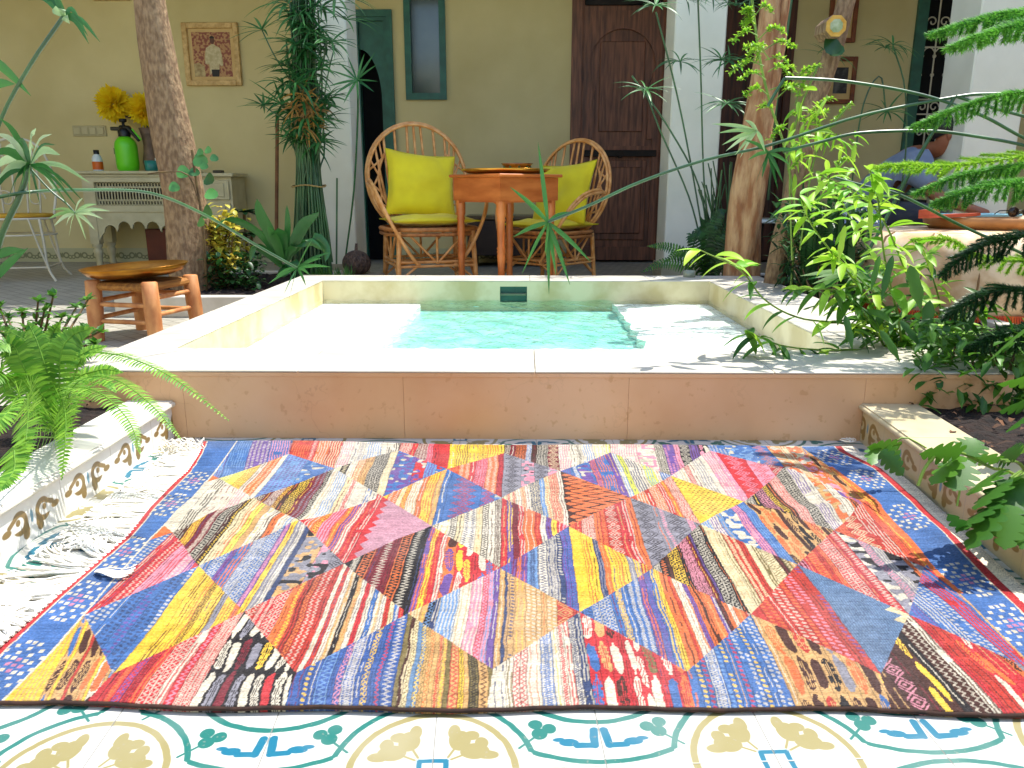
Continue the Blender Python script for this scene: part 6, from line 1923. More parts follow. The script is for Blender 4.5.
# big head, most leaves painted sun-pale
hc = W3(30, 165)
s_.tube(smooth([base, W3(-20, 320), W3(0, 240), W3(18, 200), W3(30, 165)], 16), .007, 8)
for (ex, ey, w, mk) in ((90, 183, .006, 0), (84, 202, .004, 1), (78, 208, .004, 1), (72, 212, .004, 1), (60, 155, .011, 2), (34, 148, .008, 2), (36, 128, .006, 0), (10, 130, .006, 0), (-6, 133, .007, 0), (0, 118, .007, 1), (56, 145, .004, 3), (52, 134, .005, 2),
                        (-10, 172, .010, 2), (-8, 186, .010, 0), (30, 205, .008, 0), (14, 190, .010, 3), (22, 186, .006, 3), (2, 150, .01, 0), (-12, 156, .01, 1), (40, 205, .004, 1), (58, 195, .005, 0), (66, 188, .005, 1), (18, 140, .009, 1), (-14, 200, .009, 3), (6, 205, .010, 1)):
    a = hc; b_ = W3(ex, ey, YQ + R_.uniform(-.12, .12)); mid = a.lerp(b_, .5) + Vector((0, 0, .02)); (m if mk == 1 else pm if mk != 3 else m).blade(smooth([a, mid, b_], 9), w, Vector((.4, R_.uniform(-.3, .3), 1)), fold=.2, prof=lambda t: max(.04, min(1, .4 + 2 * t) * (1 - t ** 3)))
for (a_, b_) in (((-20, 50), (31, 96)), ((-15, 88), (15, 84)), ((-10, 258), (26, 250)), ((-12, 285), (28, 248))):
    m.blade(smooth([W3(*a_), W3((a_[0] + b_[0]) / 2, (a_[1] + b_[1]) / 2 - 3), W3(*b_)], 8), .010, Vector((.3, 0, 1)), fold=.2, prof=lambda t: max(.04, math.sin(PI * (.2 + .8 * t))))
# small star
sc = W3(75, 213)
for (ex, ey) in ((48, 219), (54, 226), (83, 198), (97, 204), (110, 211), (103, 219), (95, 230), (86, 240), (69, 238), (52, 210), (92, 212), (66, 226)):
    b_ = W3(ex, ey, YQ + R_.uniform(-.04, .04)); pm.blade(smooth([sc, sc.lerp(b_, .5) + Vector((0, 0, .006)), b_], 7), .0042, Vector((.3, 0, 1)), prof=lambda t: max(.04, min(1, .4 + 2 * t) * (1 - t ** 3)))
s_.tube(smooth([W3(30, 168), W3(50, 190), W3(66, 203), sc], 10), .0022, 5)
# the long arching stem and its star over the pool rim
tipc = W(297, 268, 2.45)
s_.tube(smooth([W3(-40, 205), W3(0, 197), W3(30, 192), W(80, 190, 1.9), W(150, 193, 2.1), W(205, 215, 2.25), W(256, 245, 2.38), tipc], 36), .0042, 6)
for (ex, ey) in ((312, 240), (330, 252), (331, 267), (306, 286), (289, 300), (283, 296), (268, 284), (276, 276), (310, 275), (322, 258)):
    b_ = W(ex, ey, 2.42 + R_.uniform(-.04, .04)); m.blade(smooth([tipc, tipc.lerp(b_, .5) + Vector((0, 0, .006)), b_], 7), .0058, Vector((.3, 0, 1)), prof=lambda t: max(.04, min(1, .4 + 2 * t) * (1 - t ** 3)))
s_.build('stems', M_PAPS, ls, lo); m.build('leaves', M_PAP, ls, lo); pm.build('sun_tinted_leaves', M_PAPP, ls, lo)

# --- fern in the left planter
c = W(52, 408, 1.62); c.z = .09
fe = thing('sword_fern', 'bright green sword fern spilling over the white tiled planter', 'fern', tuple(c)); fo = tuple(c)
R_ = random.Random(12)
ROOT = W(55, 402, 1.62); ROOT.z = .12


def FR(pts, wmax, n=34, pw=.0040, up=UP, droop=.25, Y0=1.62):
    q = [ROOT + Vector((R_.uniform(-.02, .02), R_.uniform(-.02, .02), 0))] + [W(px, py, Y) for px, py, Y in pts]
    mm = MB(); frond(mm, q, wmax, int(n * 1.35), pw * .72, up, droop, None, R_); mm.build('frond', M_FERN, fe, fo)


FR([(75, 385, 1.55), (110, 378, 1.48), (148, 402, 1.42), (180, 438, 1.38)], .038, 50)
FR([(70, 392, 1.5), (98, 392, 1.42), (128, 420, 1.36), (140, 452, 1.32)], .034, 40)
FR([(38, 372, 1.7), (30, 345, 1.72), (8, 330, 1.72)], .05, 34, .006, Vector((.3, -1, .4)))
FR([(60, 360, 1.66), (72, 336, 1.68), (92, 328, 1.68)], .045, 34, .006, Vector((0, -1, .5)))
FR([(16, 385, 1.6), (-4, 372, 1.55), (-30, 392, 1.5)], .055, 34, .006, Vector((0, -1, .5)))
FR([(80, 362, 1.68), (112, 354, 1.66), (150, 366, 1.62), (185, 386, 1.6), (228, 420, 1.56)], .038, 50)
FR([(40, 350, 1.68), (28, 322, 1.72)], .040, 30, .006, Vector((0, -1, .5)))
FR([(28, 375, 1.6), (12, 345, 1.6), (-12, 352, 1.55)], .045, 30, .006, Vector((0, -1, .5)))
FR([(32, 395, 1.45), (28, 420, 1.30), (24, 470, 1.22)], .055, 38, .006, Vector((0, -1, .35)), .1)
FR([(62, 400, 1.5), (66, 425, 1.38), (62, 478, 1.30)], .042, 34, .0055, Vector((0, -1, .3)), .1)
FR([(22, 398, 1.5), (8, 412, 1.4), (-18, 440, 1.35)], .05, 30, .006, Vector((0, -1, .4)))
FR([(66, 372, 1.72), (86, 352, 1.75), (106, 346, 1.76)], .034, 28, .005, Vector((0, -.8, .8)))
FR([(70, 385, 1.75), (100, 370, 1.78), (122, 372, 1.78)], .036, 30, .005, Vector((0, -.8, .8)))
FR([(46, 360, 1.72), (52, 335, 1.76), (60, 322, 1.76)], .034, 28, .005, Vector((.2, -1, .4)))
FR([(30, 380, 1.7), (20, 355, 1.75), (4, 330, 1.76)], .036, 28, .005, Vector((.2, -1, .4)))
FR([(20, 440, 1.3), (14, 470, 1.22), (-2, 492, 1.18)], .040, 30, .005, Vector((0, -1, .4)), .1)
FR([(84, 392, 1.7), (104, 382, 1.7), (116, 392, 1.68)], .028, 26, .005)

# --- jade-like shrub behind the fern
c = W(30, 380, 2.1); c.z = .09
jd = thing('small_leaf_shrub', 'straggly shrub with tiny rounded leaves behind the fern', 'shrub', tuple(c)); jo = tuple(c); m = MB(); s_ = MB()
tips = [(53, 297), (38, 302), (22, 312), (0, 308), (88, 300), (76, 308), (100, 332), (62, 318), (10, 335), (30, 330), (60, 345), (84, 330), (48, 345), (-5, 322), (72, 345), (20, 348), (96, 345), (44, 312), (8, 318)]
for (px, py) in tips:
    e = W(px, py, 2.1 + R_.uniform(-.15, .15)); mid = W(30 + (px - 30) * .45, 352, 2.1); pts = smooth([c, mid, e], 12); s_.tube(pts, [.006 - .0003 * i for i in range(12)], 5)
    for k in range(4, 12):
        for j in range(3):
            q = pts[k]; lance(m, q, (R_.uniform(-1, 1), R_.uniform(-1, 1), R_.uniform(-.1, 1)), .026, .0085, .3, None, False, 3)
    for j in range(6): lance(m, e, (R_.uniform(-1, 1), R_.uniform(-1, 1), R_.uniform(0, 1)), .028, .009, .3, None, False, 3)
m.build('foliage', M_LEAF, jd, jo); s_.build('stems', M_TWIG, jd, jo)

# ------------------------------------------------------------------ right side
# twin trunks
YR = 4.35
pth = [W(741, 285, YR), W(744, 225, YR), W(753, 150, YR), W(763, 80, YR), W(772, 0, YR), W(780, -90, YR), W(830, -220, YR)]; pth[0].z = .05
t2, P2, o2 = trunk('smooth_bark_tree', 'thicker pale reddish trunk of the pair right of the pool', 'tree', pth, [.100, .088, .074, .056, .05, .046, .04], M_BARK2, seed=3)
m = MB(); m.tube(smooth([W(745, 262, YR - .05), W(757, 190, YR - .06), W(766, 120, YR - .03), W(777, 50, YR), W(786, -10, YR), W(792, -90, YR)], 20), [.05] * 7 + [.04] * 6 + [.028] * 7, 10); m.build('side_stem', M_BARK2, t2, o2)
m = MB(); top = W(830, -220, YR) + Vector((1.2, .9, .1))
for i in range(1500):
    d = Vector((RP.gauss(0, 1), RP.gauss(0, 1), RP.gauss(0, 1))).normalized(); q = top + Vector((d.x * .9, d.y * .9, .5 + d.z * .45)) * RP.uniform(.5, 1)
    lance(m, q, (RP.uniform(-1, 1), RP.uniform(-1, 1), RP.uniform(-.8, .3)), RP.uniform(.08, .14), .02, .5, None, False, 3)
m.build('crown', M_LEAF, t2, o2)
YR2 = 3.95
pth = [W(772, 302, YR2), W(780, 250, YR2), W(793, 200, YR2), W(812, 112, YR2), W(831, 55, YR2), W(846, 0, YR2), W(862, -60, YR2), W(880, -180, YR2)]; pth[0].z = .05
t3, P3, o3 = trunk('slanting_tree', 'thinner trunk slanting right with a sawn off octagonal branch stub', 'tree', pth, [.055, .050, .048, .046, .044, .04, .036, .03], M_BARK, seed=6)
sc_ = W(836, 26, YR2 - .14); m = MB(); bk2 = W(836, 30, YR2)
def octo(c, r): return [(c.x + r * math.cos(PI / 8 + PI / 4 * k), c.z + r * math.sin(PI / 8 + PI / 4 * k)) for k in range(8)]
m.prism(octo(sc_, .050), 'y', sc_.y, YR2); m.build('branch_stub', M_BARK, t3, o3)
m = MB(); m.prism(octo(sc_, .048), 'y', sc_.y - .004, sc_.y - .0005); m.build('cut_face', M_CUT, t3, o3)
m = MB(); m.prism(octo(sc_, .030), 'y', sc_.y - .008, sc_.y - .0045); m.build('cut_heart', M_CUTG, t3, o3)
m = MB(); top = W(880, -180, YR2) + Vector((1.3, 1.0, .1))
for i in range(1300):
    d = Vector((RP.gauss(0, 1), RP.gauss(0, 1), RP.gauss(0, 1))).normalized(); q = top + Vector((d.x * .8, d.y * .8, .4 + d.z * .4)) * RP.uniform(.5, 1)
    lance(m, q, (RP.uniform(-1, 1), RP.uniform(-1, 1), RP.uniform(-.8, .3)), RP.uniform(.08, .14), .02, .5, None, False, 3)
m.build('crown', M_LEAF, t3, o3)
m = MB(); roundleaf(m, W(832, 46, YR2 - .1), .045, (.2, -1, .3)); roundleaf(m, W(836, 50, YR2 - .08), .035, (-.3, -1, .5)); m.build('stub_leaf', M_LEAFD, t3, o3)

# light feathery shrub on the thick trunk
c = W(790, 300, 3.6); c.z = .08
fs1 = thing('feathery_shrub', 'yellow green feathery twigs climbing in front of the pale trunk', 'shrub', tuple(c)); fso = tuple(c); m = MB(); s_ = MB(); lm = MB(); R_ = random.Random(44)
main = smooth([c, W(795, 220, 3.8), W(785, 150, 3.9), W(772, 110, 3.9), W(760, 60, 3.9), W(752, 0, 3.9), W(748, -40, 3.9)], 40); s_.tube(main, .006, 6)


def feather(a, b_, Y, L_=.022):
    q0 = W(*a, Y); q1 = W(*b_, Y); q = smooth([q0, q0.lerp(q1, .5) + Vector((0, 0, .03)), q1], 12); s_.tube(q, .0025, 4)
    for k in range(4, 12):
        for j in range(7):
            d = Vector((R_.uniform(-1, 1), R_.uniform(-1, 1), R_.uniform(-.4, 1))); lance(m, q[k] + Vector((R_.uniform(-.005, .005), 0, R_.uniform(-.005, .005))), d, L_ * R_.uniform(.7, 1.2), .0048, .3, None, False, 3)


for a, b_ in (((753, 20), (742, 14)), ((755, 12), (745, 28)), ((756, 30), (743, 25)), ((758, 36), (732, 42)), ((758, 40), (784, 32)), ((756, 14), (772, 12)), ((762, 52), (742, 66)), ((764, 50), (796, 48)), ((765, 60), (794, 70)), ((764, 66), (730, 72)),
              ((768, 72), (790, 75)), ((766, 80), (740, 80)), ((770, 90), (800, 96)), ((768, 95), (745, 96)), ((775, 100), (806, 88)), ((790, 90), (818, 66)), ((795, 105), (812, 70)), ((800, 130), (832, 98)), ((820, 150), (850, 104)),
              ((800, 140), (826, 112)), ((770, 60), (745, 48)), ((776, 118), (760, 108)), ((790, 130), (770, 140)), ((810, 160), (792, 168)), ((830, 175), (852, 160)), ((766, 44), (756, 62)), ((800, 110), (822, 132)), ((785, 120), (806, 122))):
    feather(a, b_, 3.5 + R_.uniform(-.1, .1))
s_.tube(smooth([W(800, 250, 3.5), W(810, 180, 3.5), W(822, 140, 3.5), W(850, 104, 3.5)], 14), .004, 5); s_.tube(smooth([W(792, 260, 3.5), W(790, 160, 3.5), W(800, 110, 3.5), W(818, 66, 3.5)], 14), .004, 5)
for i in range(95):
    px, py = R_.uniform(790, 862), R_.uniform(90, 175)
    if py < 130 and px > 830: continue
    q = W(px, py, 3.45 + R_.uniform(-.15, .1)); serrleaf(lm, q, (R_.uniform(-1, 1), R_.uniform(-.7, .3), R_.uniform(-1, .3)), R_.uniform(.06, .12), R_.uniform(.008, .015), R_)
m.build('feather_leaves', M_LEAFB, fs1, fso); s_.build('stems', M_GSTEM, fs1, fso); lm.build('long_leaves', M_LEAFB, fs1, fso)

# thin sedge stems with heads in front of the right pillar
c = W(705, 268, 4.9); c.z = .05
rs2 = thing('slender_sedge', 'slender sedge stems fanning before the right white pillar', 'plant', tuple(c)); ro = tuple(c); m = MB(); s_ = MB(); R_ = random.Random(9)
for (pts, hx) in (([(712, 265), (704, 180), (701, 80), (698, 0), (697, -20)], 0), ([(708, 265), (692, 170), (676, 90), (656, 12)], (656, 6)), ([(706, 265), (690, 200), (660, 130), (646, 92)], (646, 90)), ([(710, 265), (700, 190), (670, 130), (632, 76)], 0),
                  ([(718, 265), (735, 200), (745, 120), (728, 100)], (727, 104)), ([(722, 268), (716, 220), (722, 170)], 0), ([(720, 268), (728, 210), (730, 165)], 0), ([(716, 268), (712, 215), (706, 185)], 0)):
    q = [W(px, py, 4.7 - .05 * i) for i, (px, py) in enumerate(pts)]; s_ = MB(); s_.tube(smooth(q, 18), .0052, 5); s_.build('stem', M_PAPS, rs2, ro)
    if hx: m = MB(); umbrella(m, W(*hx, 4.5), (0, -.5, 1), 15, .19, .0065, .9, 1, R_); m.build('leaf_head', M_PAP, rs2, ro)
for (px, py) in ((697, -6), (712, -4), (686, 0), (722, 60), (730, 62), (680, 62), (830, 56), (893, 45), (887, 112), (885, 48), (752, -2), (736, 6)):
    m = MB(); umbrella(m, W(px, py, 4.9), (R_.uniform(-.3, .3), -.5, 1), 13, .20, .006, 1.0, 1, R_); m.build('leaf_head', M_PAP, rs2, ro)
for (pp, rr_) in (([(893, 46), (905, 90), (905, 160), (890, 250)], .005), ([(886, 112), (880, 76), (862, 110), (850, 200)], .005), ([(792, -4), (786, 40), (778, 90), (768, 200)], .008)):
    s_ = MB(); s_.tube(smooth([W(a, b_, 4.9) for a, b_ in pp], 12), rr_, 5); s_.build('stem', M_PAPS, rs2, ro)
s_ = MB()
for i in range(60):
    a = W(R_.uniform(705, 745), 268, 4.8 + R_.uniform(-.1, .2)); a.z = .06; b_ = W(R_.uniform(695, 760), R_.uniform(160, 225), 4.8); s_.tube(smooth([a, a.lerp(b_, .6) + Vector((R_.uniform(-.03, .03), 0, 0)), b_], 7), .0038, 4)
s_.build('stem_clump', M_PAPS, rs2, ro)

# dark fern behind the pool's far right corner
c = W(705, 272, 4.6); c.z = .05
f2 = thing('small_fern', 'dark green fern clump at the far right pool corner', 'fern', tuple(c)); f2o = tuple(c); R_ = random.Random(3)
for (pts, dark) in (([(690, 258), (668, 246), (648, 246)], 0), ([(688, 266), (664, 262), (642, 272)], 0), ([(698, 250), (692, 235), (690, 262)], 1), ([(706, 250), (712, 225), (722, 232)], 1), ([(712, 255), (724, 232), (730, 250)], 1), ([(708, 245), (700, 230), (694, 240)], 1), ([(716, 262), (730, 250), (742, 262)], 1),
                    ([(712, 240), (718, 215), (726, 210)], 1), ([(700, 258), (680, 252), (664, 262)], 0), ([(720, 250), (735, 225), (745, 230)], 1), ([(705, 252), (706, 228), (700, 218)], 1)):
    mm = MB(); q = [c + Vector((R_.uniform(-.03, .03), 0, .03))] + [W(px, py, 4.5) for px, py in pts]; frond(mm, q, .055, 26, .007, Vector((0, -1, .5)), .3, None, R_); mm.build('frond', M_LEAFD if dark else M_LEAF, f2, f2o)
m = MB(); q = G(689, 277, ZR); m.lathe([(.030, 0), (.034, .006), (.034, .034), (.031, .034), (.030, .008), (0, .006)], (0, 0, 0), 18); jr = m.build('glass_jar', mat('frosted_jar', '#9aa08c', '#868c78', rough=.15), None); jr.location = (q.x, q.y, ZR + .0005); tag(jr, 'small pale glass jar on the far right corner of the pool rim', 'jar')
# serrated willow-like shrub arching over the pool rim
c = W(905, 400, 2.45); c.z = .08
wsb = thing('serrated_shrub', 'arching shrub with serrated leaves hanging over the right pool rim', 'shrub', tuple(c)); wo = tuple(c); m = MB(); md = MB(); s_ = MB(); R_ = random.Random(77)
stems = [[(900, 400), (905, 340), (890, 290), (860, 235), (835, 190)], [(905, 400), (890, 345), (850, 325), (800, 318), (765, 300), (740, 270), (700, 250)], [(900, 395), (870, 352), (820, 350), (780, 345), (745, 330)],
         [(915, 400), (925, 330), (905, 270), (880, 215), (850, 190), (820, 175)], [(920, 400), (940, 320), (930, 270), (915, 240)], [(908, 400), (915, 350), (880, 300), (850, 270), (830, 250)], [(895, 400), (875, 330), (850, 300), (835, 290), (795, 290)],
         [(925, 400), (950, 350), (965, 320), (985, 300)], [(915, 400), (910, 350), (895, 330), (870, 320), (850, 330)], [(912, 400), (900, 330), (885, 260), (878, 200), (870, 170)], [(905, 400), (868, 300), (815, 230), (800, 195)], [(930, 400), (945, 370), (935, 330)]]
for si, pts in enumerate(stems):
    Y = 2.45 - .02 * si + R_.uniform(-.2, .2)
    q = [c + Vector((R_.uniform(-.05, .05), R_.uniform(-.05, .05), 0))] + [W(px, py, Y - .06 * i) for i, (px, py) in enumerate(pts[1:])]
    P = smooth(q, 36); s_.tube(P, [.0042 * (1 - .6 * i / 35) for i in range(36)], 5)
    for k in range(7, 36):
        if si in (1, 2) and k < 26 and k % 2: continue
        tan = (P[min(35, k + 1)] - P[k - 1]).normalized(); big = .5 + .5 * (1 - k / 36)
        for j in range(2 if k % 2 else 1):
            a = R_.uniform(0, 2 * PI); d = Vector((math.cos(a), math.sin(a) * .7, R_.uniform(-.9, .3))) + tan * .4
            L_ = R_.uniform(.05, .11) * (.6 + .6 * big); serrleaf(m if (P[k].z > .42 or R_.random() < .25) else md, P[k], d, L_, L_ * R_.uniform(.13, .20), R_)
for (px, py, ex, ey, w) in ((893, 255, 880, 300, .02), (910, 265, 925, 310, .035), (930, 300, 925, 350, .035), (880, 330, 905, 360, .022), (935, 330, 932, 380, .03), (845, 315, 855, 350, .02), (803, 310, 820, 300, .012), (905, 370, 915, 405, .016), (925, 360, 915, 400, .018), (902, 400, 910, 430, .018),
                         (930, 380, 955, 415, .022), (932, 378, 912, 425, .018), (935, 382, 945, 425, .020), (928, 385, 930, 425, .018), (870, 200, 872, 240, .014), (845, 225, 838, 262, .016), (880, 255, 870, 290, .016), (940, 370, 962, 400, .018), (900, 320, 925, 345, .02)):
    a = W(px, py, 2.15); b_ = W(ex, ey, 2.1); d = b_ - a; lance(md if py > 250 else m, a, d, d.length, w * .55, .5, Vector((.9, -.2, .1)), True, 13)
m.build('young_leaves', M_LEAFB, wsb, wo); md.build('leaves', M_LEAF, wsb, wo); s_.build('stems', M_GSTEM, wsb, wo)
# dark undergrowth in the right bed
c = W(985, 400, 2.0); c.z = .08
ug = thing('undergrowth_shrub', 'dark dense low shrub under the conifer sprays at the right', 'shrub', tuple(c)); uo = tuple(c); m = MB(); s_ = MB()
for i in range(1700):
    px = R_.uniform(915, 1060); py = R_.uniform(318, 408) + (12 if px > 960 else 0)
    q = W(px, py, 2.0 + R_.uniform(-.05, .5))
    if q.z < .10: q.z = .10 + R_.uniform(0, .05)
    lance(m, q, (R_.uniform(-1, 1), R_.uniform(-1, .5), R_.uniform(-.8, .6)), R_.uniform(.025, .06), .010, .6, None, False, 3)
for i in range(26):
    e = W(R_.uniform(920, 1050), R_.uniform(325, 400), 2.1); s_.tube(smooth([c, c.lerp(e, .5) + Vector((R_.uniform(-.05, .05), 0, -.02)), e], 8), .003, 4)
m.build('foliage', M_LEAF, ug, uo); s_.build('stems', M_TWIG, ug, uo)
c = W(820, 330, 3.4); c.z = .08
ug2 = thing('back_bed_shrub', 'dark leafy undergrowth between the twin trunks and the pouf', 'shrub', tuple(c)); uo = tuple(c); m = MB(); s_ = MB()
for i in range(1300):
    px = R_.uniform(776, 872); py = R_.uniform(205, 300)
    q = W(px, py, 3.75 + R_.uniform(-.2, .5))
    if q.z < .10: q.z = .12
    lance(m, q, (R_.uniform(-1, 1), R_.uniform(-1, .5), R_.uniform(-.4, 1)), R_.uniform(.05, .10), .010, .6, None, False, 4)
for i in range(14):
    px = R_.uniform(805, 850); a = W(px, 300, 3.6); a.z = .08; b_ = W(px + R_.uniform(-6, 6), R_.uniform(170, 220), 3.6); m.blade(smooth([a, a.lerp(b_, .5), b_], 8), .022, Vector((1, .2, 0)), prof=lambda t: max(.05, 1 - t ** 3))
for i in range(30):
    e = W(R_.uniform(780, 870), R_.uniform(210, 280), 3.8); s_.tube(smooth([c, c.lerp(e, .5), e], 6), .004, 4)
m.build('foliage', M_LEAFD, ug2, uo); s_.build('stems', M_TWIG, ug2, uo)

# --- right foreground sedge: long bent stems
c = Vector((1.95, 2.5, .09))
fs2 = thing('bent_sedge', 'umbrella sedge whose long stems bend across the view from the right', 'plant', tuple(c)); bo = tuple(c); m = MB(); s_ = MB(); pm = MB(); R_ = random.Random(15)
Y1 = 2.6
def tubeP(pts, r, n=40, Y=Y1): s_.tube(smooth([W(p[0], p[1], Y1) for p in pts], n), r * 1.6, 6)
tubeP([(1060, 93, 1.5), (1024, 94, 1.5), (990, 94), (955, 97), (860, 116), (770, 145), (705, 160), (640, 182), (590, 205), (548, 222, 1.45)], .0034)
tubeP([(1050, 155, 1.5), (1022, 145, 1.5), (980, 137), (930, 131), (860, 133), (820, 142), (783, 152)], .0034)
s_.tube([W(768, 106, Y1), W(776, 92, Y1), W(785, 78, Y1)], .0055, 6); tubeP([(785, 78), (815, 79), (850, 82), (900, 90), (940, 100), (985, 117), (1024, 138), (1060, 152)], .0032)
tubeP([(954, 98), (930, 137), (905, 182), (880, 230), (857, 271)], .0036)
tubeP([(955, 96), (990, 107), (1030, 118), (1070, 130)], .0032)
tubeP([(832, 177), (868, 187), (900, 195), (960, 225), (1000, 243), (1040, 262)], .0032)
for q in (W(1060, 93, Y1), W(1050, 155, Y1), W(1060, 152, Y1), W(1040, 262, Y1), W(1070, 130, Y1)):
    s_.tube(smooth([q, q.lerp(c, .5) + Vector((.12, 0, .05)), c], 12), .0056, 6)


def star(cx, cy, Y, ends, w, mm, sidev=(.3, 0, 1)):
    a = W(cx, cy, Y)
    for (ex, ey) in ends:
        b_ = W(ex, ey, Y + R_.uniform(-.04, .04)); mm.blade(smooth([a, a.lerp(b_, .5) + Vector((0, 0, .006)), b_], 9), w * 1.6, Vector(sidev), fold=.25, prof=lambda t: max(.04, min(1, .45 + 2 * t) * (1 - t ** 3)))


star(548, 222, Y1, [(538, 142), (510, 187), (570, 212), (513, 237), (522, 274), (545, 255), (549, 294), (570, 285), (591, 262), (556, 275)], .0052, m)
star(757, 131, Y1, [(712, 124), (718, 133), (722, 145), (745, 120), (735, 155), (765, 152), (726, 151), (740, 158)], .0042, pm)
star(768, 152, Y1, [(748, 160), (755, 185), (778, 190), (790, 165), (745, 140), (783, 182), (762, 178), (800, 150)], .0040, m)
star(857, 271, Y1, [(800, 276), (812, 284), (818, 286), (835, 308), (859, 308), (886, 302), (808, 292), (815, 278), (870, 296)], .0056, pm)
star(858, 271, Y1 + .02, [(805, 280), (820, 290), (843, 300), (880, 290)], .0045, m)
s_.build('stems', M_PAPS, fs2, bo); m.build('leaves', M_PAP, fs2, bo); pm.build('sun_tinted_leaves', M_PAPP, fs2, bo)

# --- conifer sprays at the right
c = W(1080, 420, 2.2); c.z = .09
nf = thing('norfolk_conifer', 'soft needled conifer with drooping sprays entering from the right edge', 'tree', tuple(c)); no = tuple(c); R_ = random.Random(19)
m = MB(); tr_ = [c, W(1075, 300, 2.2), W(1080, 180, 2.2), W(1078, 50, 2.2), W(1080, -60, 2.2)]; m.tube(smooth(tr_, 20), [.03 - .0009 * i for i in range(20)], 10); m.build('trunk', M_BARK, nf, no)


def spray(pts, blen, Y=2.1, nb=22, down=.8, mt=M_NORF, nl=.016, both=True, Yt=None):
    q = [W(px, py, Y if Yt is None else Y + (Yt - Y) * i / (len(pts) - 1)) for i, (px, py) in enumerate(pts)]; P = smooth(q, nb + 8); mm = MB()

    def needled(path):
        mm.tube(path, .0022, 4, cap=False)
        n = max(4, int(sum((path[i + 1] - path[i]).length for i in range(len(path) - 1)) / .0030))
        for i in range(n):
            t = i / n * (len(path) - 1); k = int(t); p = path[k].lerp(path[min(k + 1, len(path) - 1)], t - k); tan = (path[min(k + 1, len(path) - 1)] - path[k]).normalized()
            for j in range(7):
                d = Vector((R_.gauss(0, 1), R_.gauss(0, 1), R_.gauss(0, 1))); d = (d - tan * d.dot(tan)).normalized() * .8 + tan * .75
                d.normalize(); e = p + d * nl * R_.uniform(.7, 1.1); s = d.cross(tan).normalized() * .0016
                mm.add([p - s, p + s, e], [(0, 1, 2)])
    needled(P)
    for i in range(3, nb + 8):
        t = i / (nb + 8); tan = (P[min(len(P) - 1, i + 1)] - P[i - 1]).normalized(); l = blen * 1.25 * (1.05 - t) ** .7 * R_.uniform(.8, 1.1)
        for sg in ((-1, 1) if both else (1,)):
            s = tan.cross(Vector((0, -.5, 1))).normalized() * sg
            d = (s * R_.uniform(.6, 1.0) + tan * R_.uniform(.5, 1.0) + Vector((R_.uniform(-.15, .15), R_.uniform(-.15, .15), R_.uniform(-.15, .15))) + Vector((0, 0, -down * .4))).normalized(); p = P[i].copy(); path = [p.copy()]
            for k in range(4): p = p + d * l / 4; d = (d + Vector((0, 0, -down * .22))).normalized(); path.append(p.copy())
            needled(path)
    mm.build('spray', mt, nf, no)


spray([(1080, 2), (1040, 8), (1000, 14), (965, 24), (932, 34)], .075, 2.05, 18, .5)
spray([(1080, 16), (1030, 22), (985, 34), (950, 48)], .065, 1.95, 15, .5)
spray([(1080, 86), (1035, 90), (990, 98), (950, 112), (915, 126)], .075, 2.2, 17, .7)
spray([(1080, 158), (1040, 162), (1000, 168), (960, 176), (918, 192)], .07, 2.1, 18, .7, M_NORF)
spray([(1075, 176), (1030, 182), (990, 186), (955, 196), (938, 203)], .07, 2.0, 14, .5, M_NORF)
spray([(1070, 150), (1000, 160), (950, 166), (910, 165), (872, 168)], .075, 2.5, 18, .3, M_LEAFB)
spray([(1080, 232), (1030, 236), (995, 242), (965, 256), (943, 275)], .075, 2.1, 15, .6, M_LEAFD)
spray([(1080, 300), (1040, 292), (1000, 290), (965, 305), (945, 320)], .08, 2.1, 16, .6, M_LEAFD)
spray([(1080, 270), (1035, 262), (985, 258), (950, 240), (915, 240)], .07, 2.6, 16, .4, M_LEAFB)
spray([(1080, 335), (1040, 330), (1000, 335), (970, 350)], .08, 2.0, 14, .6, M_LEAFD)

# --- lobed leaves, bottom right
c = W(1030, 490, 1.45); c.z = .09
lb = thing('lobed_leaf_plant', 'large green plant with deeply lobed leaves leaning over the right planter', 'plant', tuple(c)); lo2 = tuple(c); m = MB(); s_ = MB(); R_ = random.Random(31)
def LV(a, b_, w, Ya=1.35, Yb=1.30, lobes=5, side=(.2, -.6, .8), dr=.3):
    p = W(*a, Ya); q = W(*b_, Yb); d = q - p; lobed(m, p, d, d.length, w, Vector(side), dr, lobes)
s_.tube(smooth([c, W(1005, 470, 1.4), W(992, 468, 1.36), W(962, 453, 1.32), W(940, 452, 1.3), W(925, 468, 1.28), W(918, 486, 1.27)], 20), .0030, 6)
s_.tube(smooth([W(968, 462, 1.31), W(962, 480, 1.28), W(957, 506, 1.26)], 8), .002, 5)
LV((962, 452), (921, 447), .030, 1.30, 1.28, 5, (.1, -.5, 1)); LV((968, 455), (975, 437), .030, 1.32, 1.34, 4, (1, -.3, .1))
LV((960, 456), (930, 480), .028, 1.31, 1.27, 4, (.8, -.4, .5)); LV((962, 458), (954, 490), .036, 1.31, 1.26, 5, (.9, -.3, .1), .1)
LV((1000, 460), (962, 452), .022, 1.36, 1.33, 4); LV((1005, 462), (1040, 440), .034, 1.36, 1.4, 5); LV((1000, 470), (968, 488), .034, 1.33, 1.27, 5, (.5, -.6, .6)); LV((1000, 455), (1020, 448), .03, 1.38, 1.3, 5)
LV((1010, 478), (975, 500), .036, 1.3, 1.22, 5, (.5, -.6, .6)); LV((1012, 480), (990, 530), .038, 1.28, 1.2, 5, (.9, -.4, .2)); LV((1020, 478), (1030, 525), .040, 1.27, 1.2, 5, (.9, -.4, .2)); LV((1000, 500), (955, 525), .030, 1.24, 1.19, 5, (.5, -.6, .6))
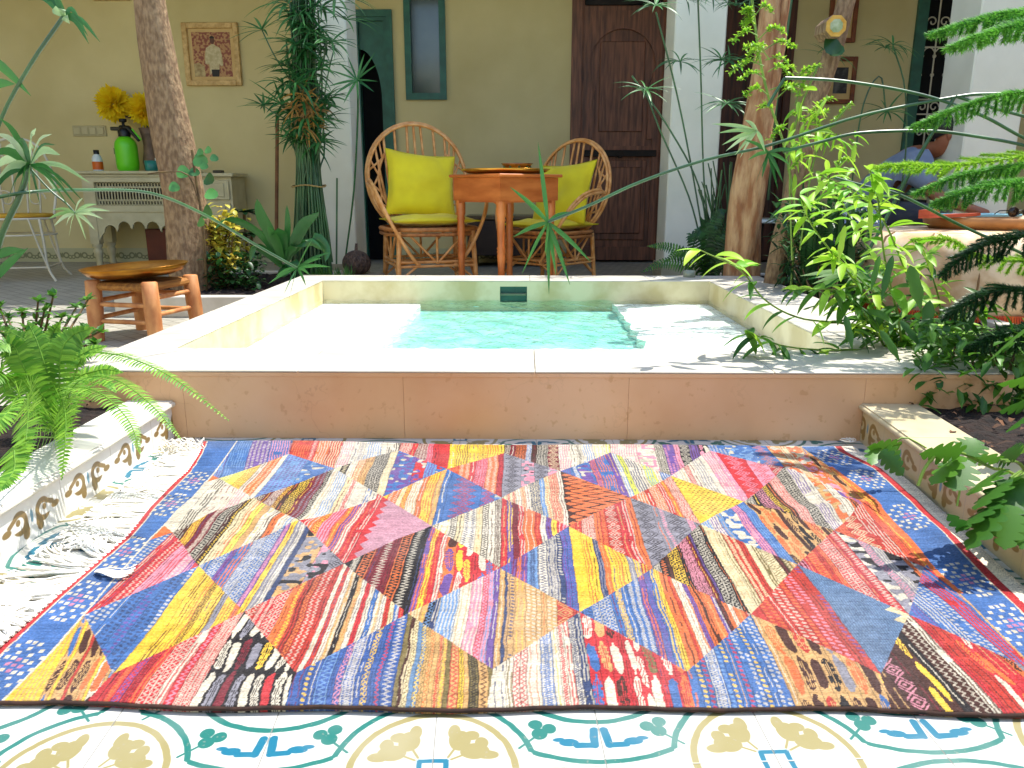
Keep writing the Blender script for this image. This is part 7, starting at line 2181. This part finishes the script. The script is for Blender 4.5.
LV((1000, 505), (965, 545), .030, 1.22, 1.17, 5, (.6, -.6, .5)); LV((1010, 505), (1005, 548), .032, 1.22, 1.17, 5, (.9, -.4, .2)); LV((1045, 505), (1020, 545), .034, 1.22, 1.17, 5, (.8, -.4, .3)); LV((1050, 470), (1015, 470), .034, 1.3, 1.25, 5)
LV((1060, 395), (1000, 400), .045, 1.55, 1.5, 6, (.1, -.7, .8)); LV((1050, 400), (1005, 425), .042, 1.5, 1.45, 6, (.4, -.7, .7)); LV((1065, 380), (1000, 372), .03, 1.6, 1.55, 6, (.1, -.7, .8)); LV((1040, 318), (985, 352), .040, 1.7, 1.6, 6, (.4, -.5, .8))
LV((900, 446), (868, 442), .022, 1.62, 1.6, 5, (.1, -.4, 1)); LV((880, 452), (905, 472), .022, 1.55, 1.48, 5, (.6, -.5, .6)); LV((875, 445), (872, 462), .020, 1.62, 1.56, 4, (1, -.3, .1)); LV((885, 448), (900, 460), .022, 1.6, 1.5, 4, (.4, -.5, .8)); LV((965, 530), (950, 512), .016, 1.2, 1.2, 3)
for a in ((1000, 460), (1005, 462), (1010, 478), (1012, 480), (1020, 478), (1000, 500), (1000, 505), (1010, 505), (1045, 505), (1050, 470)):
    q = W(*a, 1.3); s_.tube(smooth([c, c.lerp(q, .5) + Vector((0, 0, .02)), q], 7), .0024, 5)
s_.build('stems', M_GSTEM, lb, lo2); s_ = MB(); q = W(890, 446, 1.62); s_.tube(smooth([Vector((q.x + .08, q.y, ZP)), q + Vector((.03, 0, .02)), q], 6), .002, 5)
m.build('leaves', M_LEAF, lb, lo2); s_.build('runner', M_GSTEM, lb, lo2)

# ------------------------------------------------------------------ light
w = bpy.data.worlds.new('World'); scene.world = w; w.use_nodes = True
nt = w.node_tree; bg = nt.nodes['Background']; sky = nt.nodes.new('ShaderNodeTexSky'); sky.sky_type = 'NISHITA'; sky.sun_disc = False
SD = Vector((.40, .22, 1.0)).normalized()
elev = math.asin(SD.z)
sky.sun_elevation = elev; sky.sun_rotation = math.atan2(SD.x, SD.y)
nt.links.new(sky.outputs[0], bg.inputs[0]); bg.inputs[1].default_value = .15
sl = bpy.data.lights.new('sun', 'SUN'); sl.energy = 2.8; sl.angle = math.radians(.5); sl.color = (1, .96, .88)
so_ = bpy.data.objects.new('sun', sl); so_.rotation_euler = (-SD).to_track_quat('-Z', 'Y').to_euler(); so_.location = (2, 1, 8); COL.objects.link(so_)
scene.view_settings.view_transform = 'Standard'; scene.view_settings.look = 'None'; scene.view_settings.exposure = 1.45; scene.view_settings.gamma = 1
scene.view_settings.use_curve_mapping = False
try:
    scene.cycles.max_bounces = 10; scene.cycles.diffuse_bounces = 6; scene.cycles.transparent_max_bounces = 12
except Exception: pass
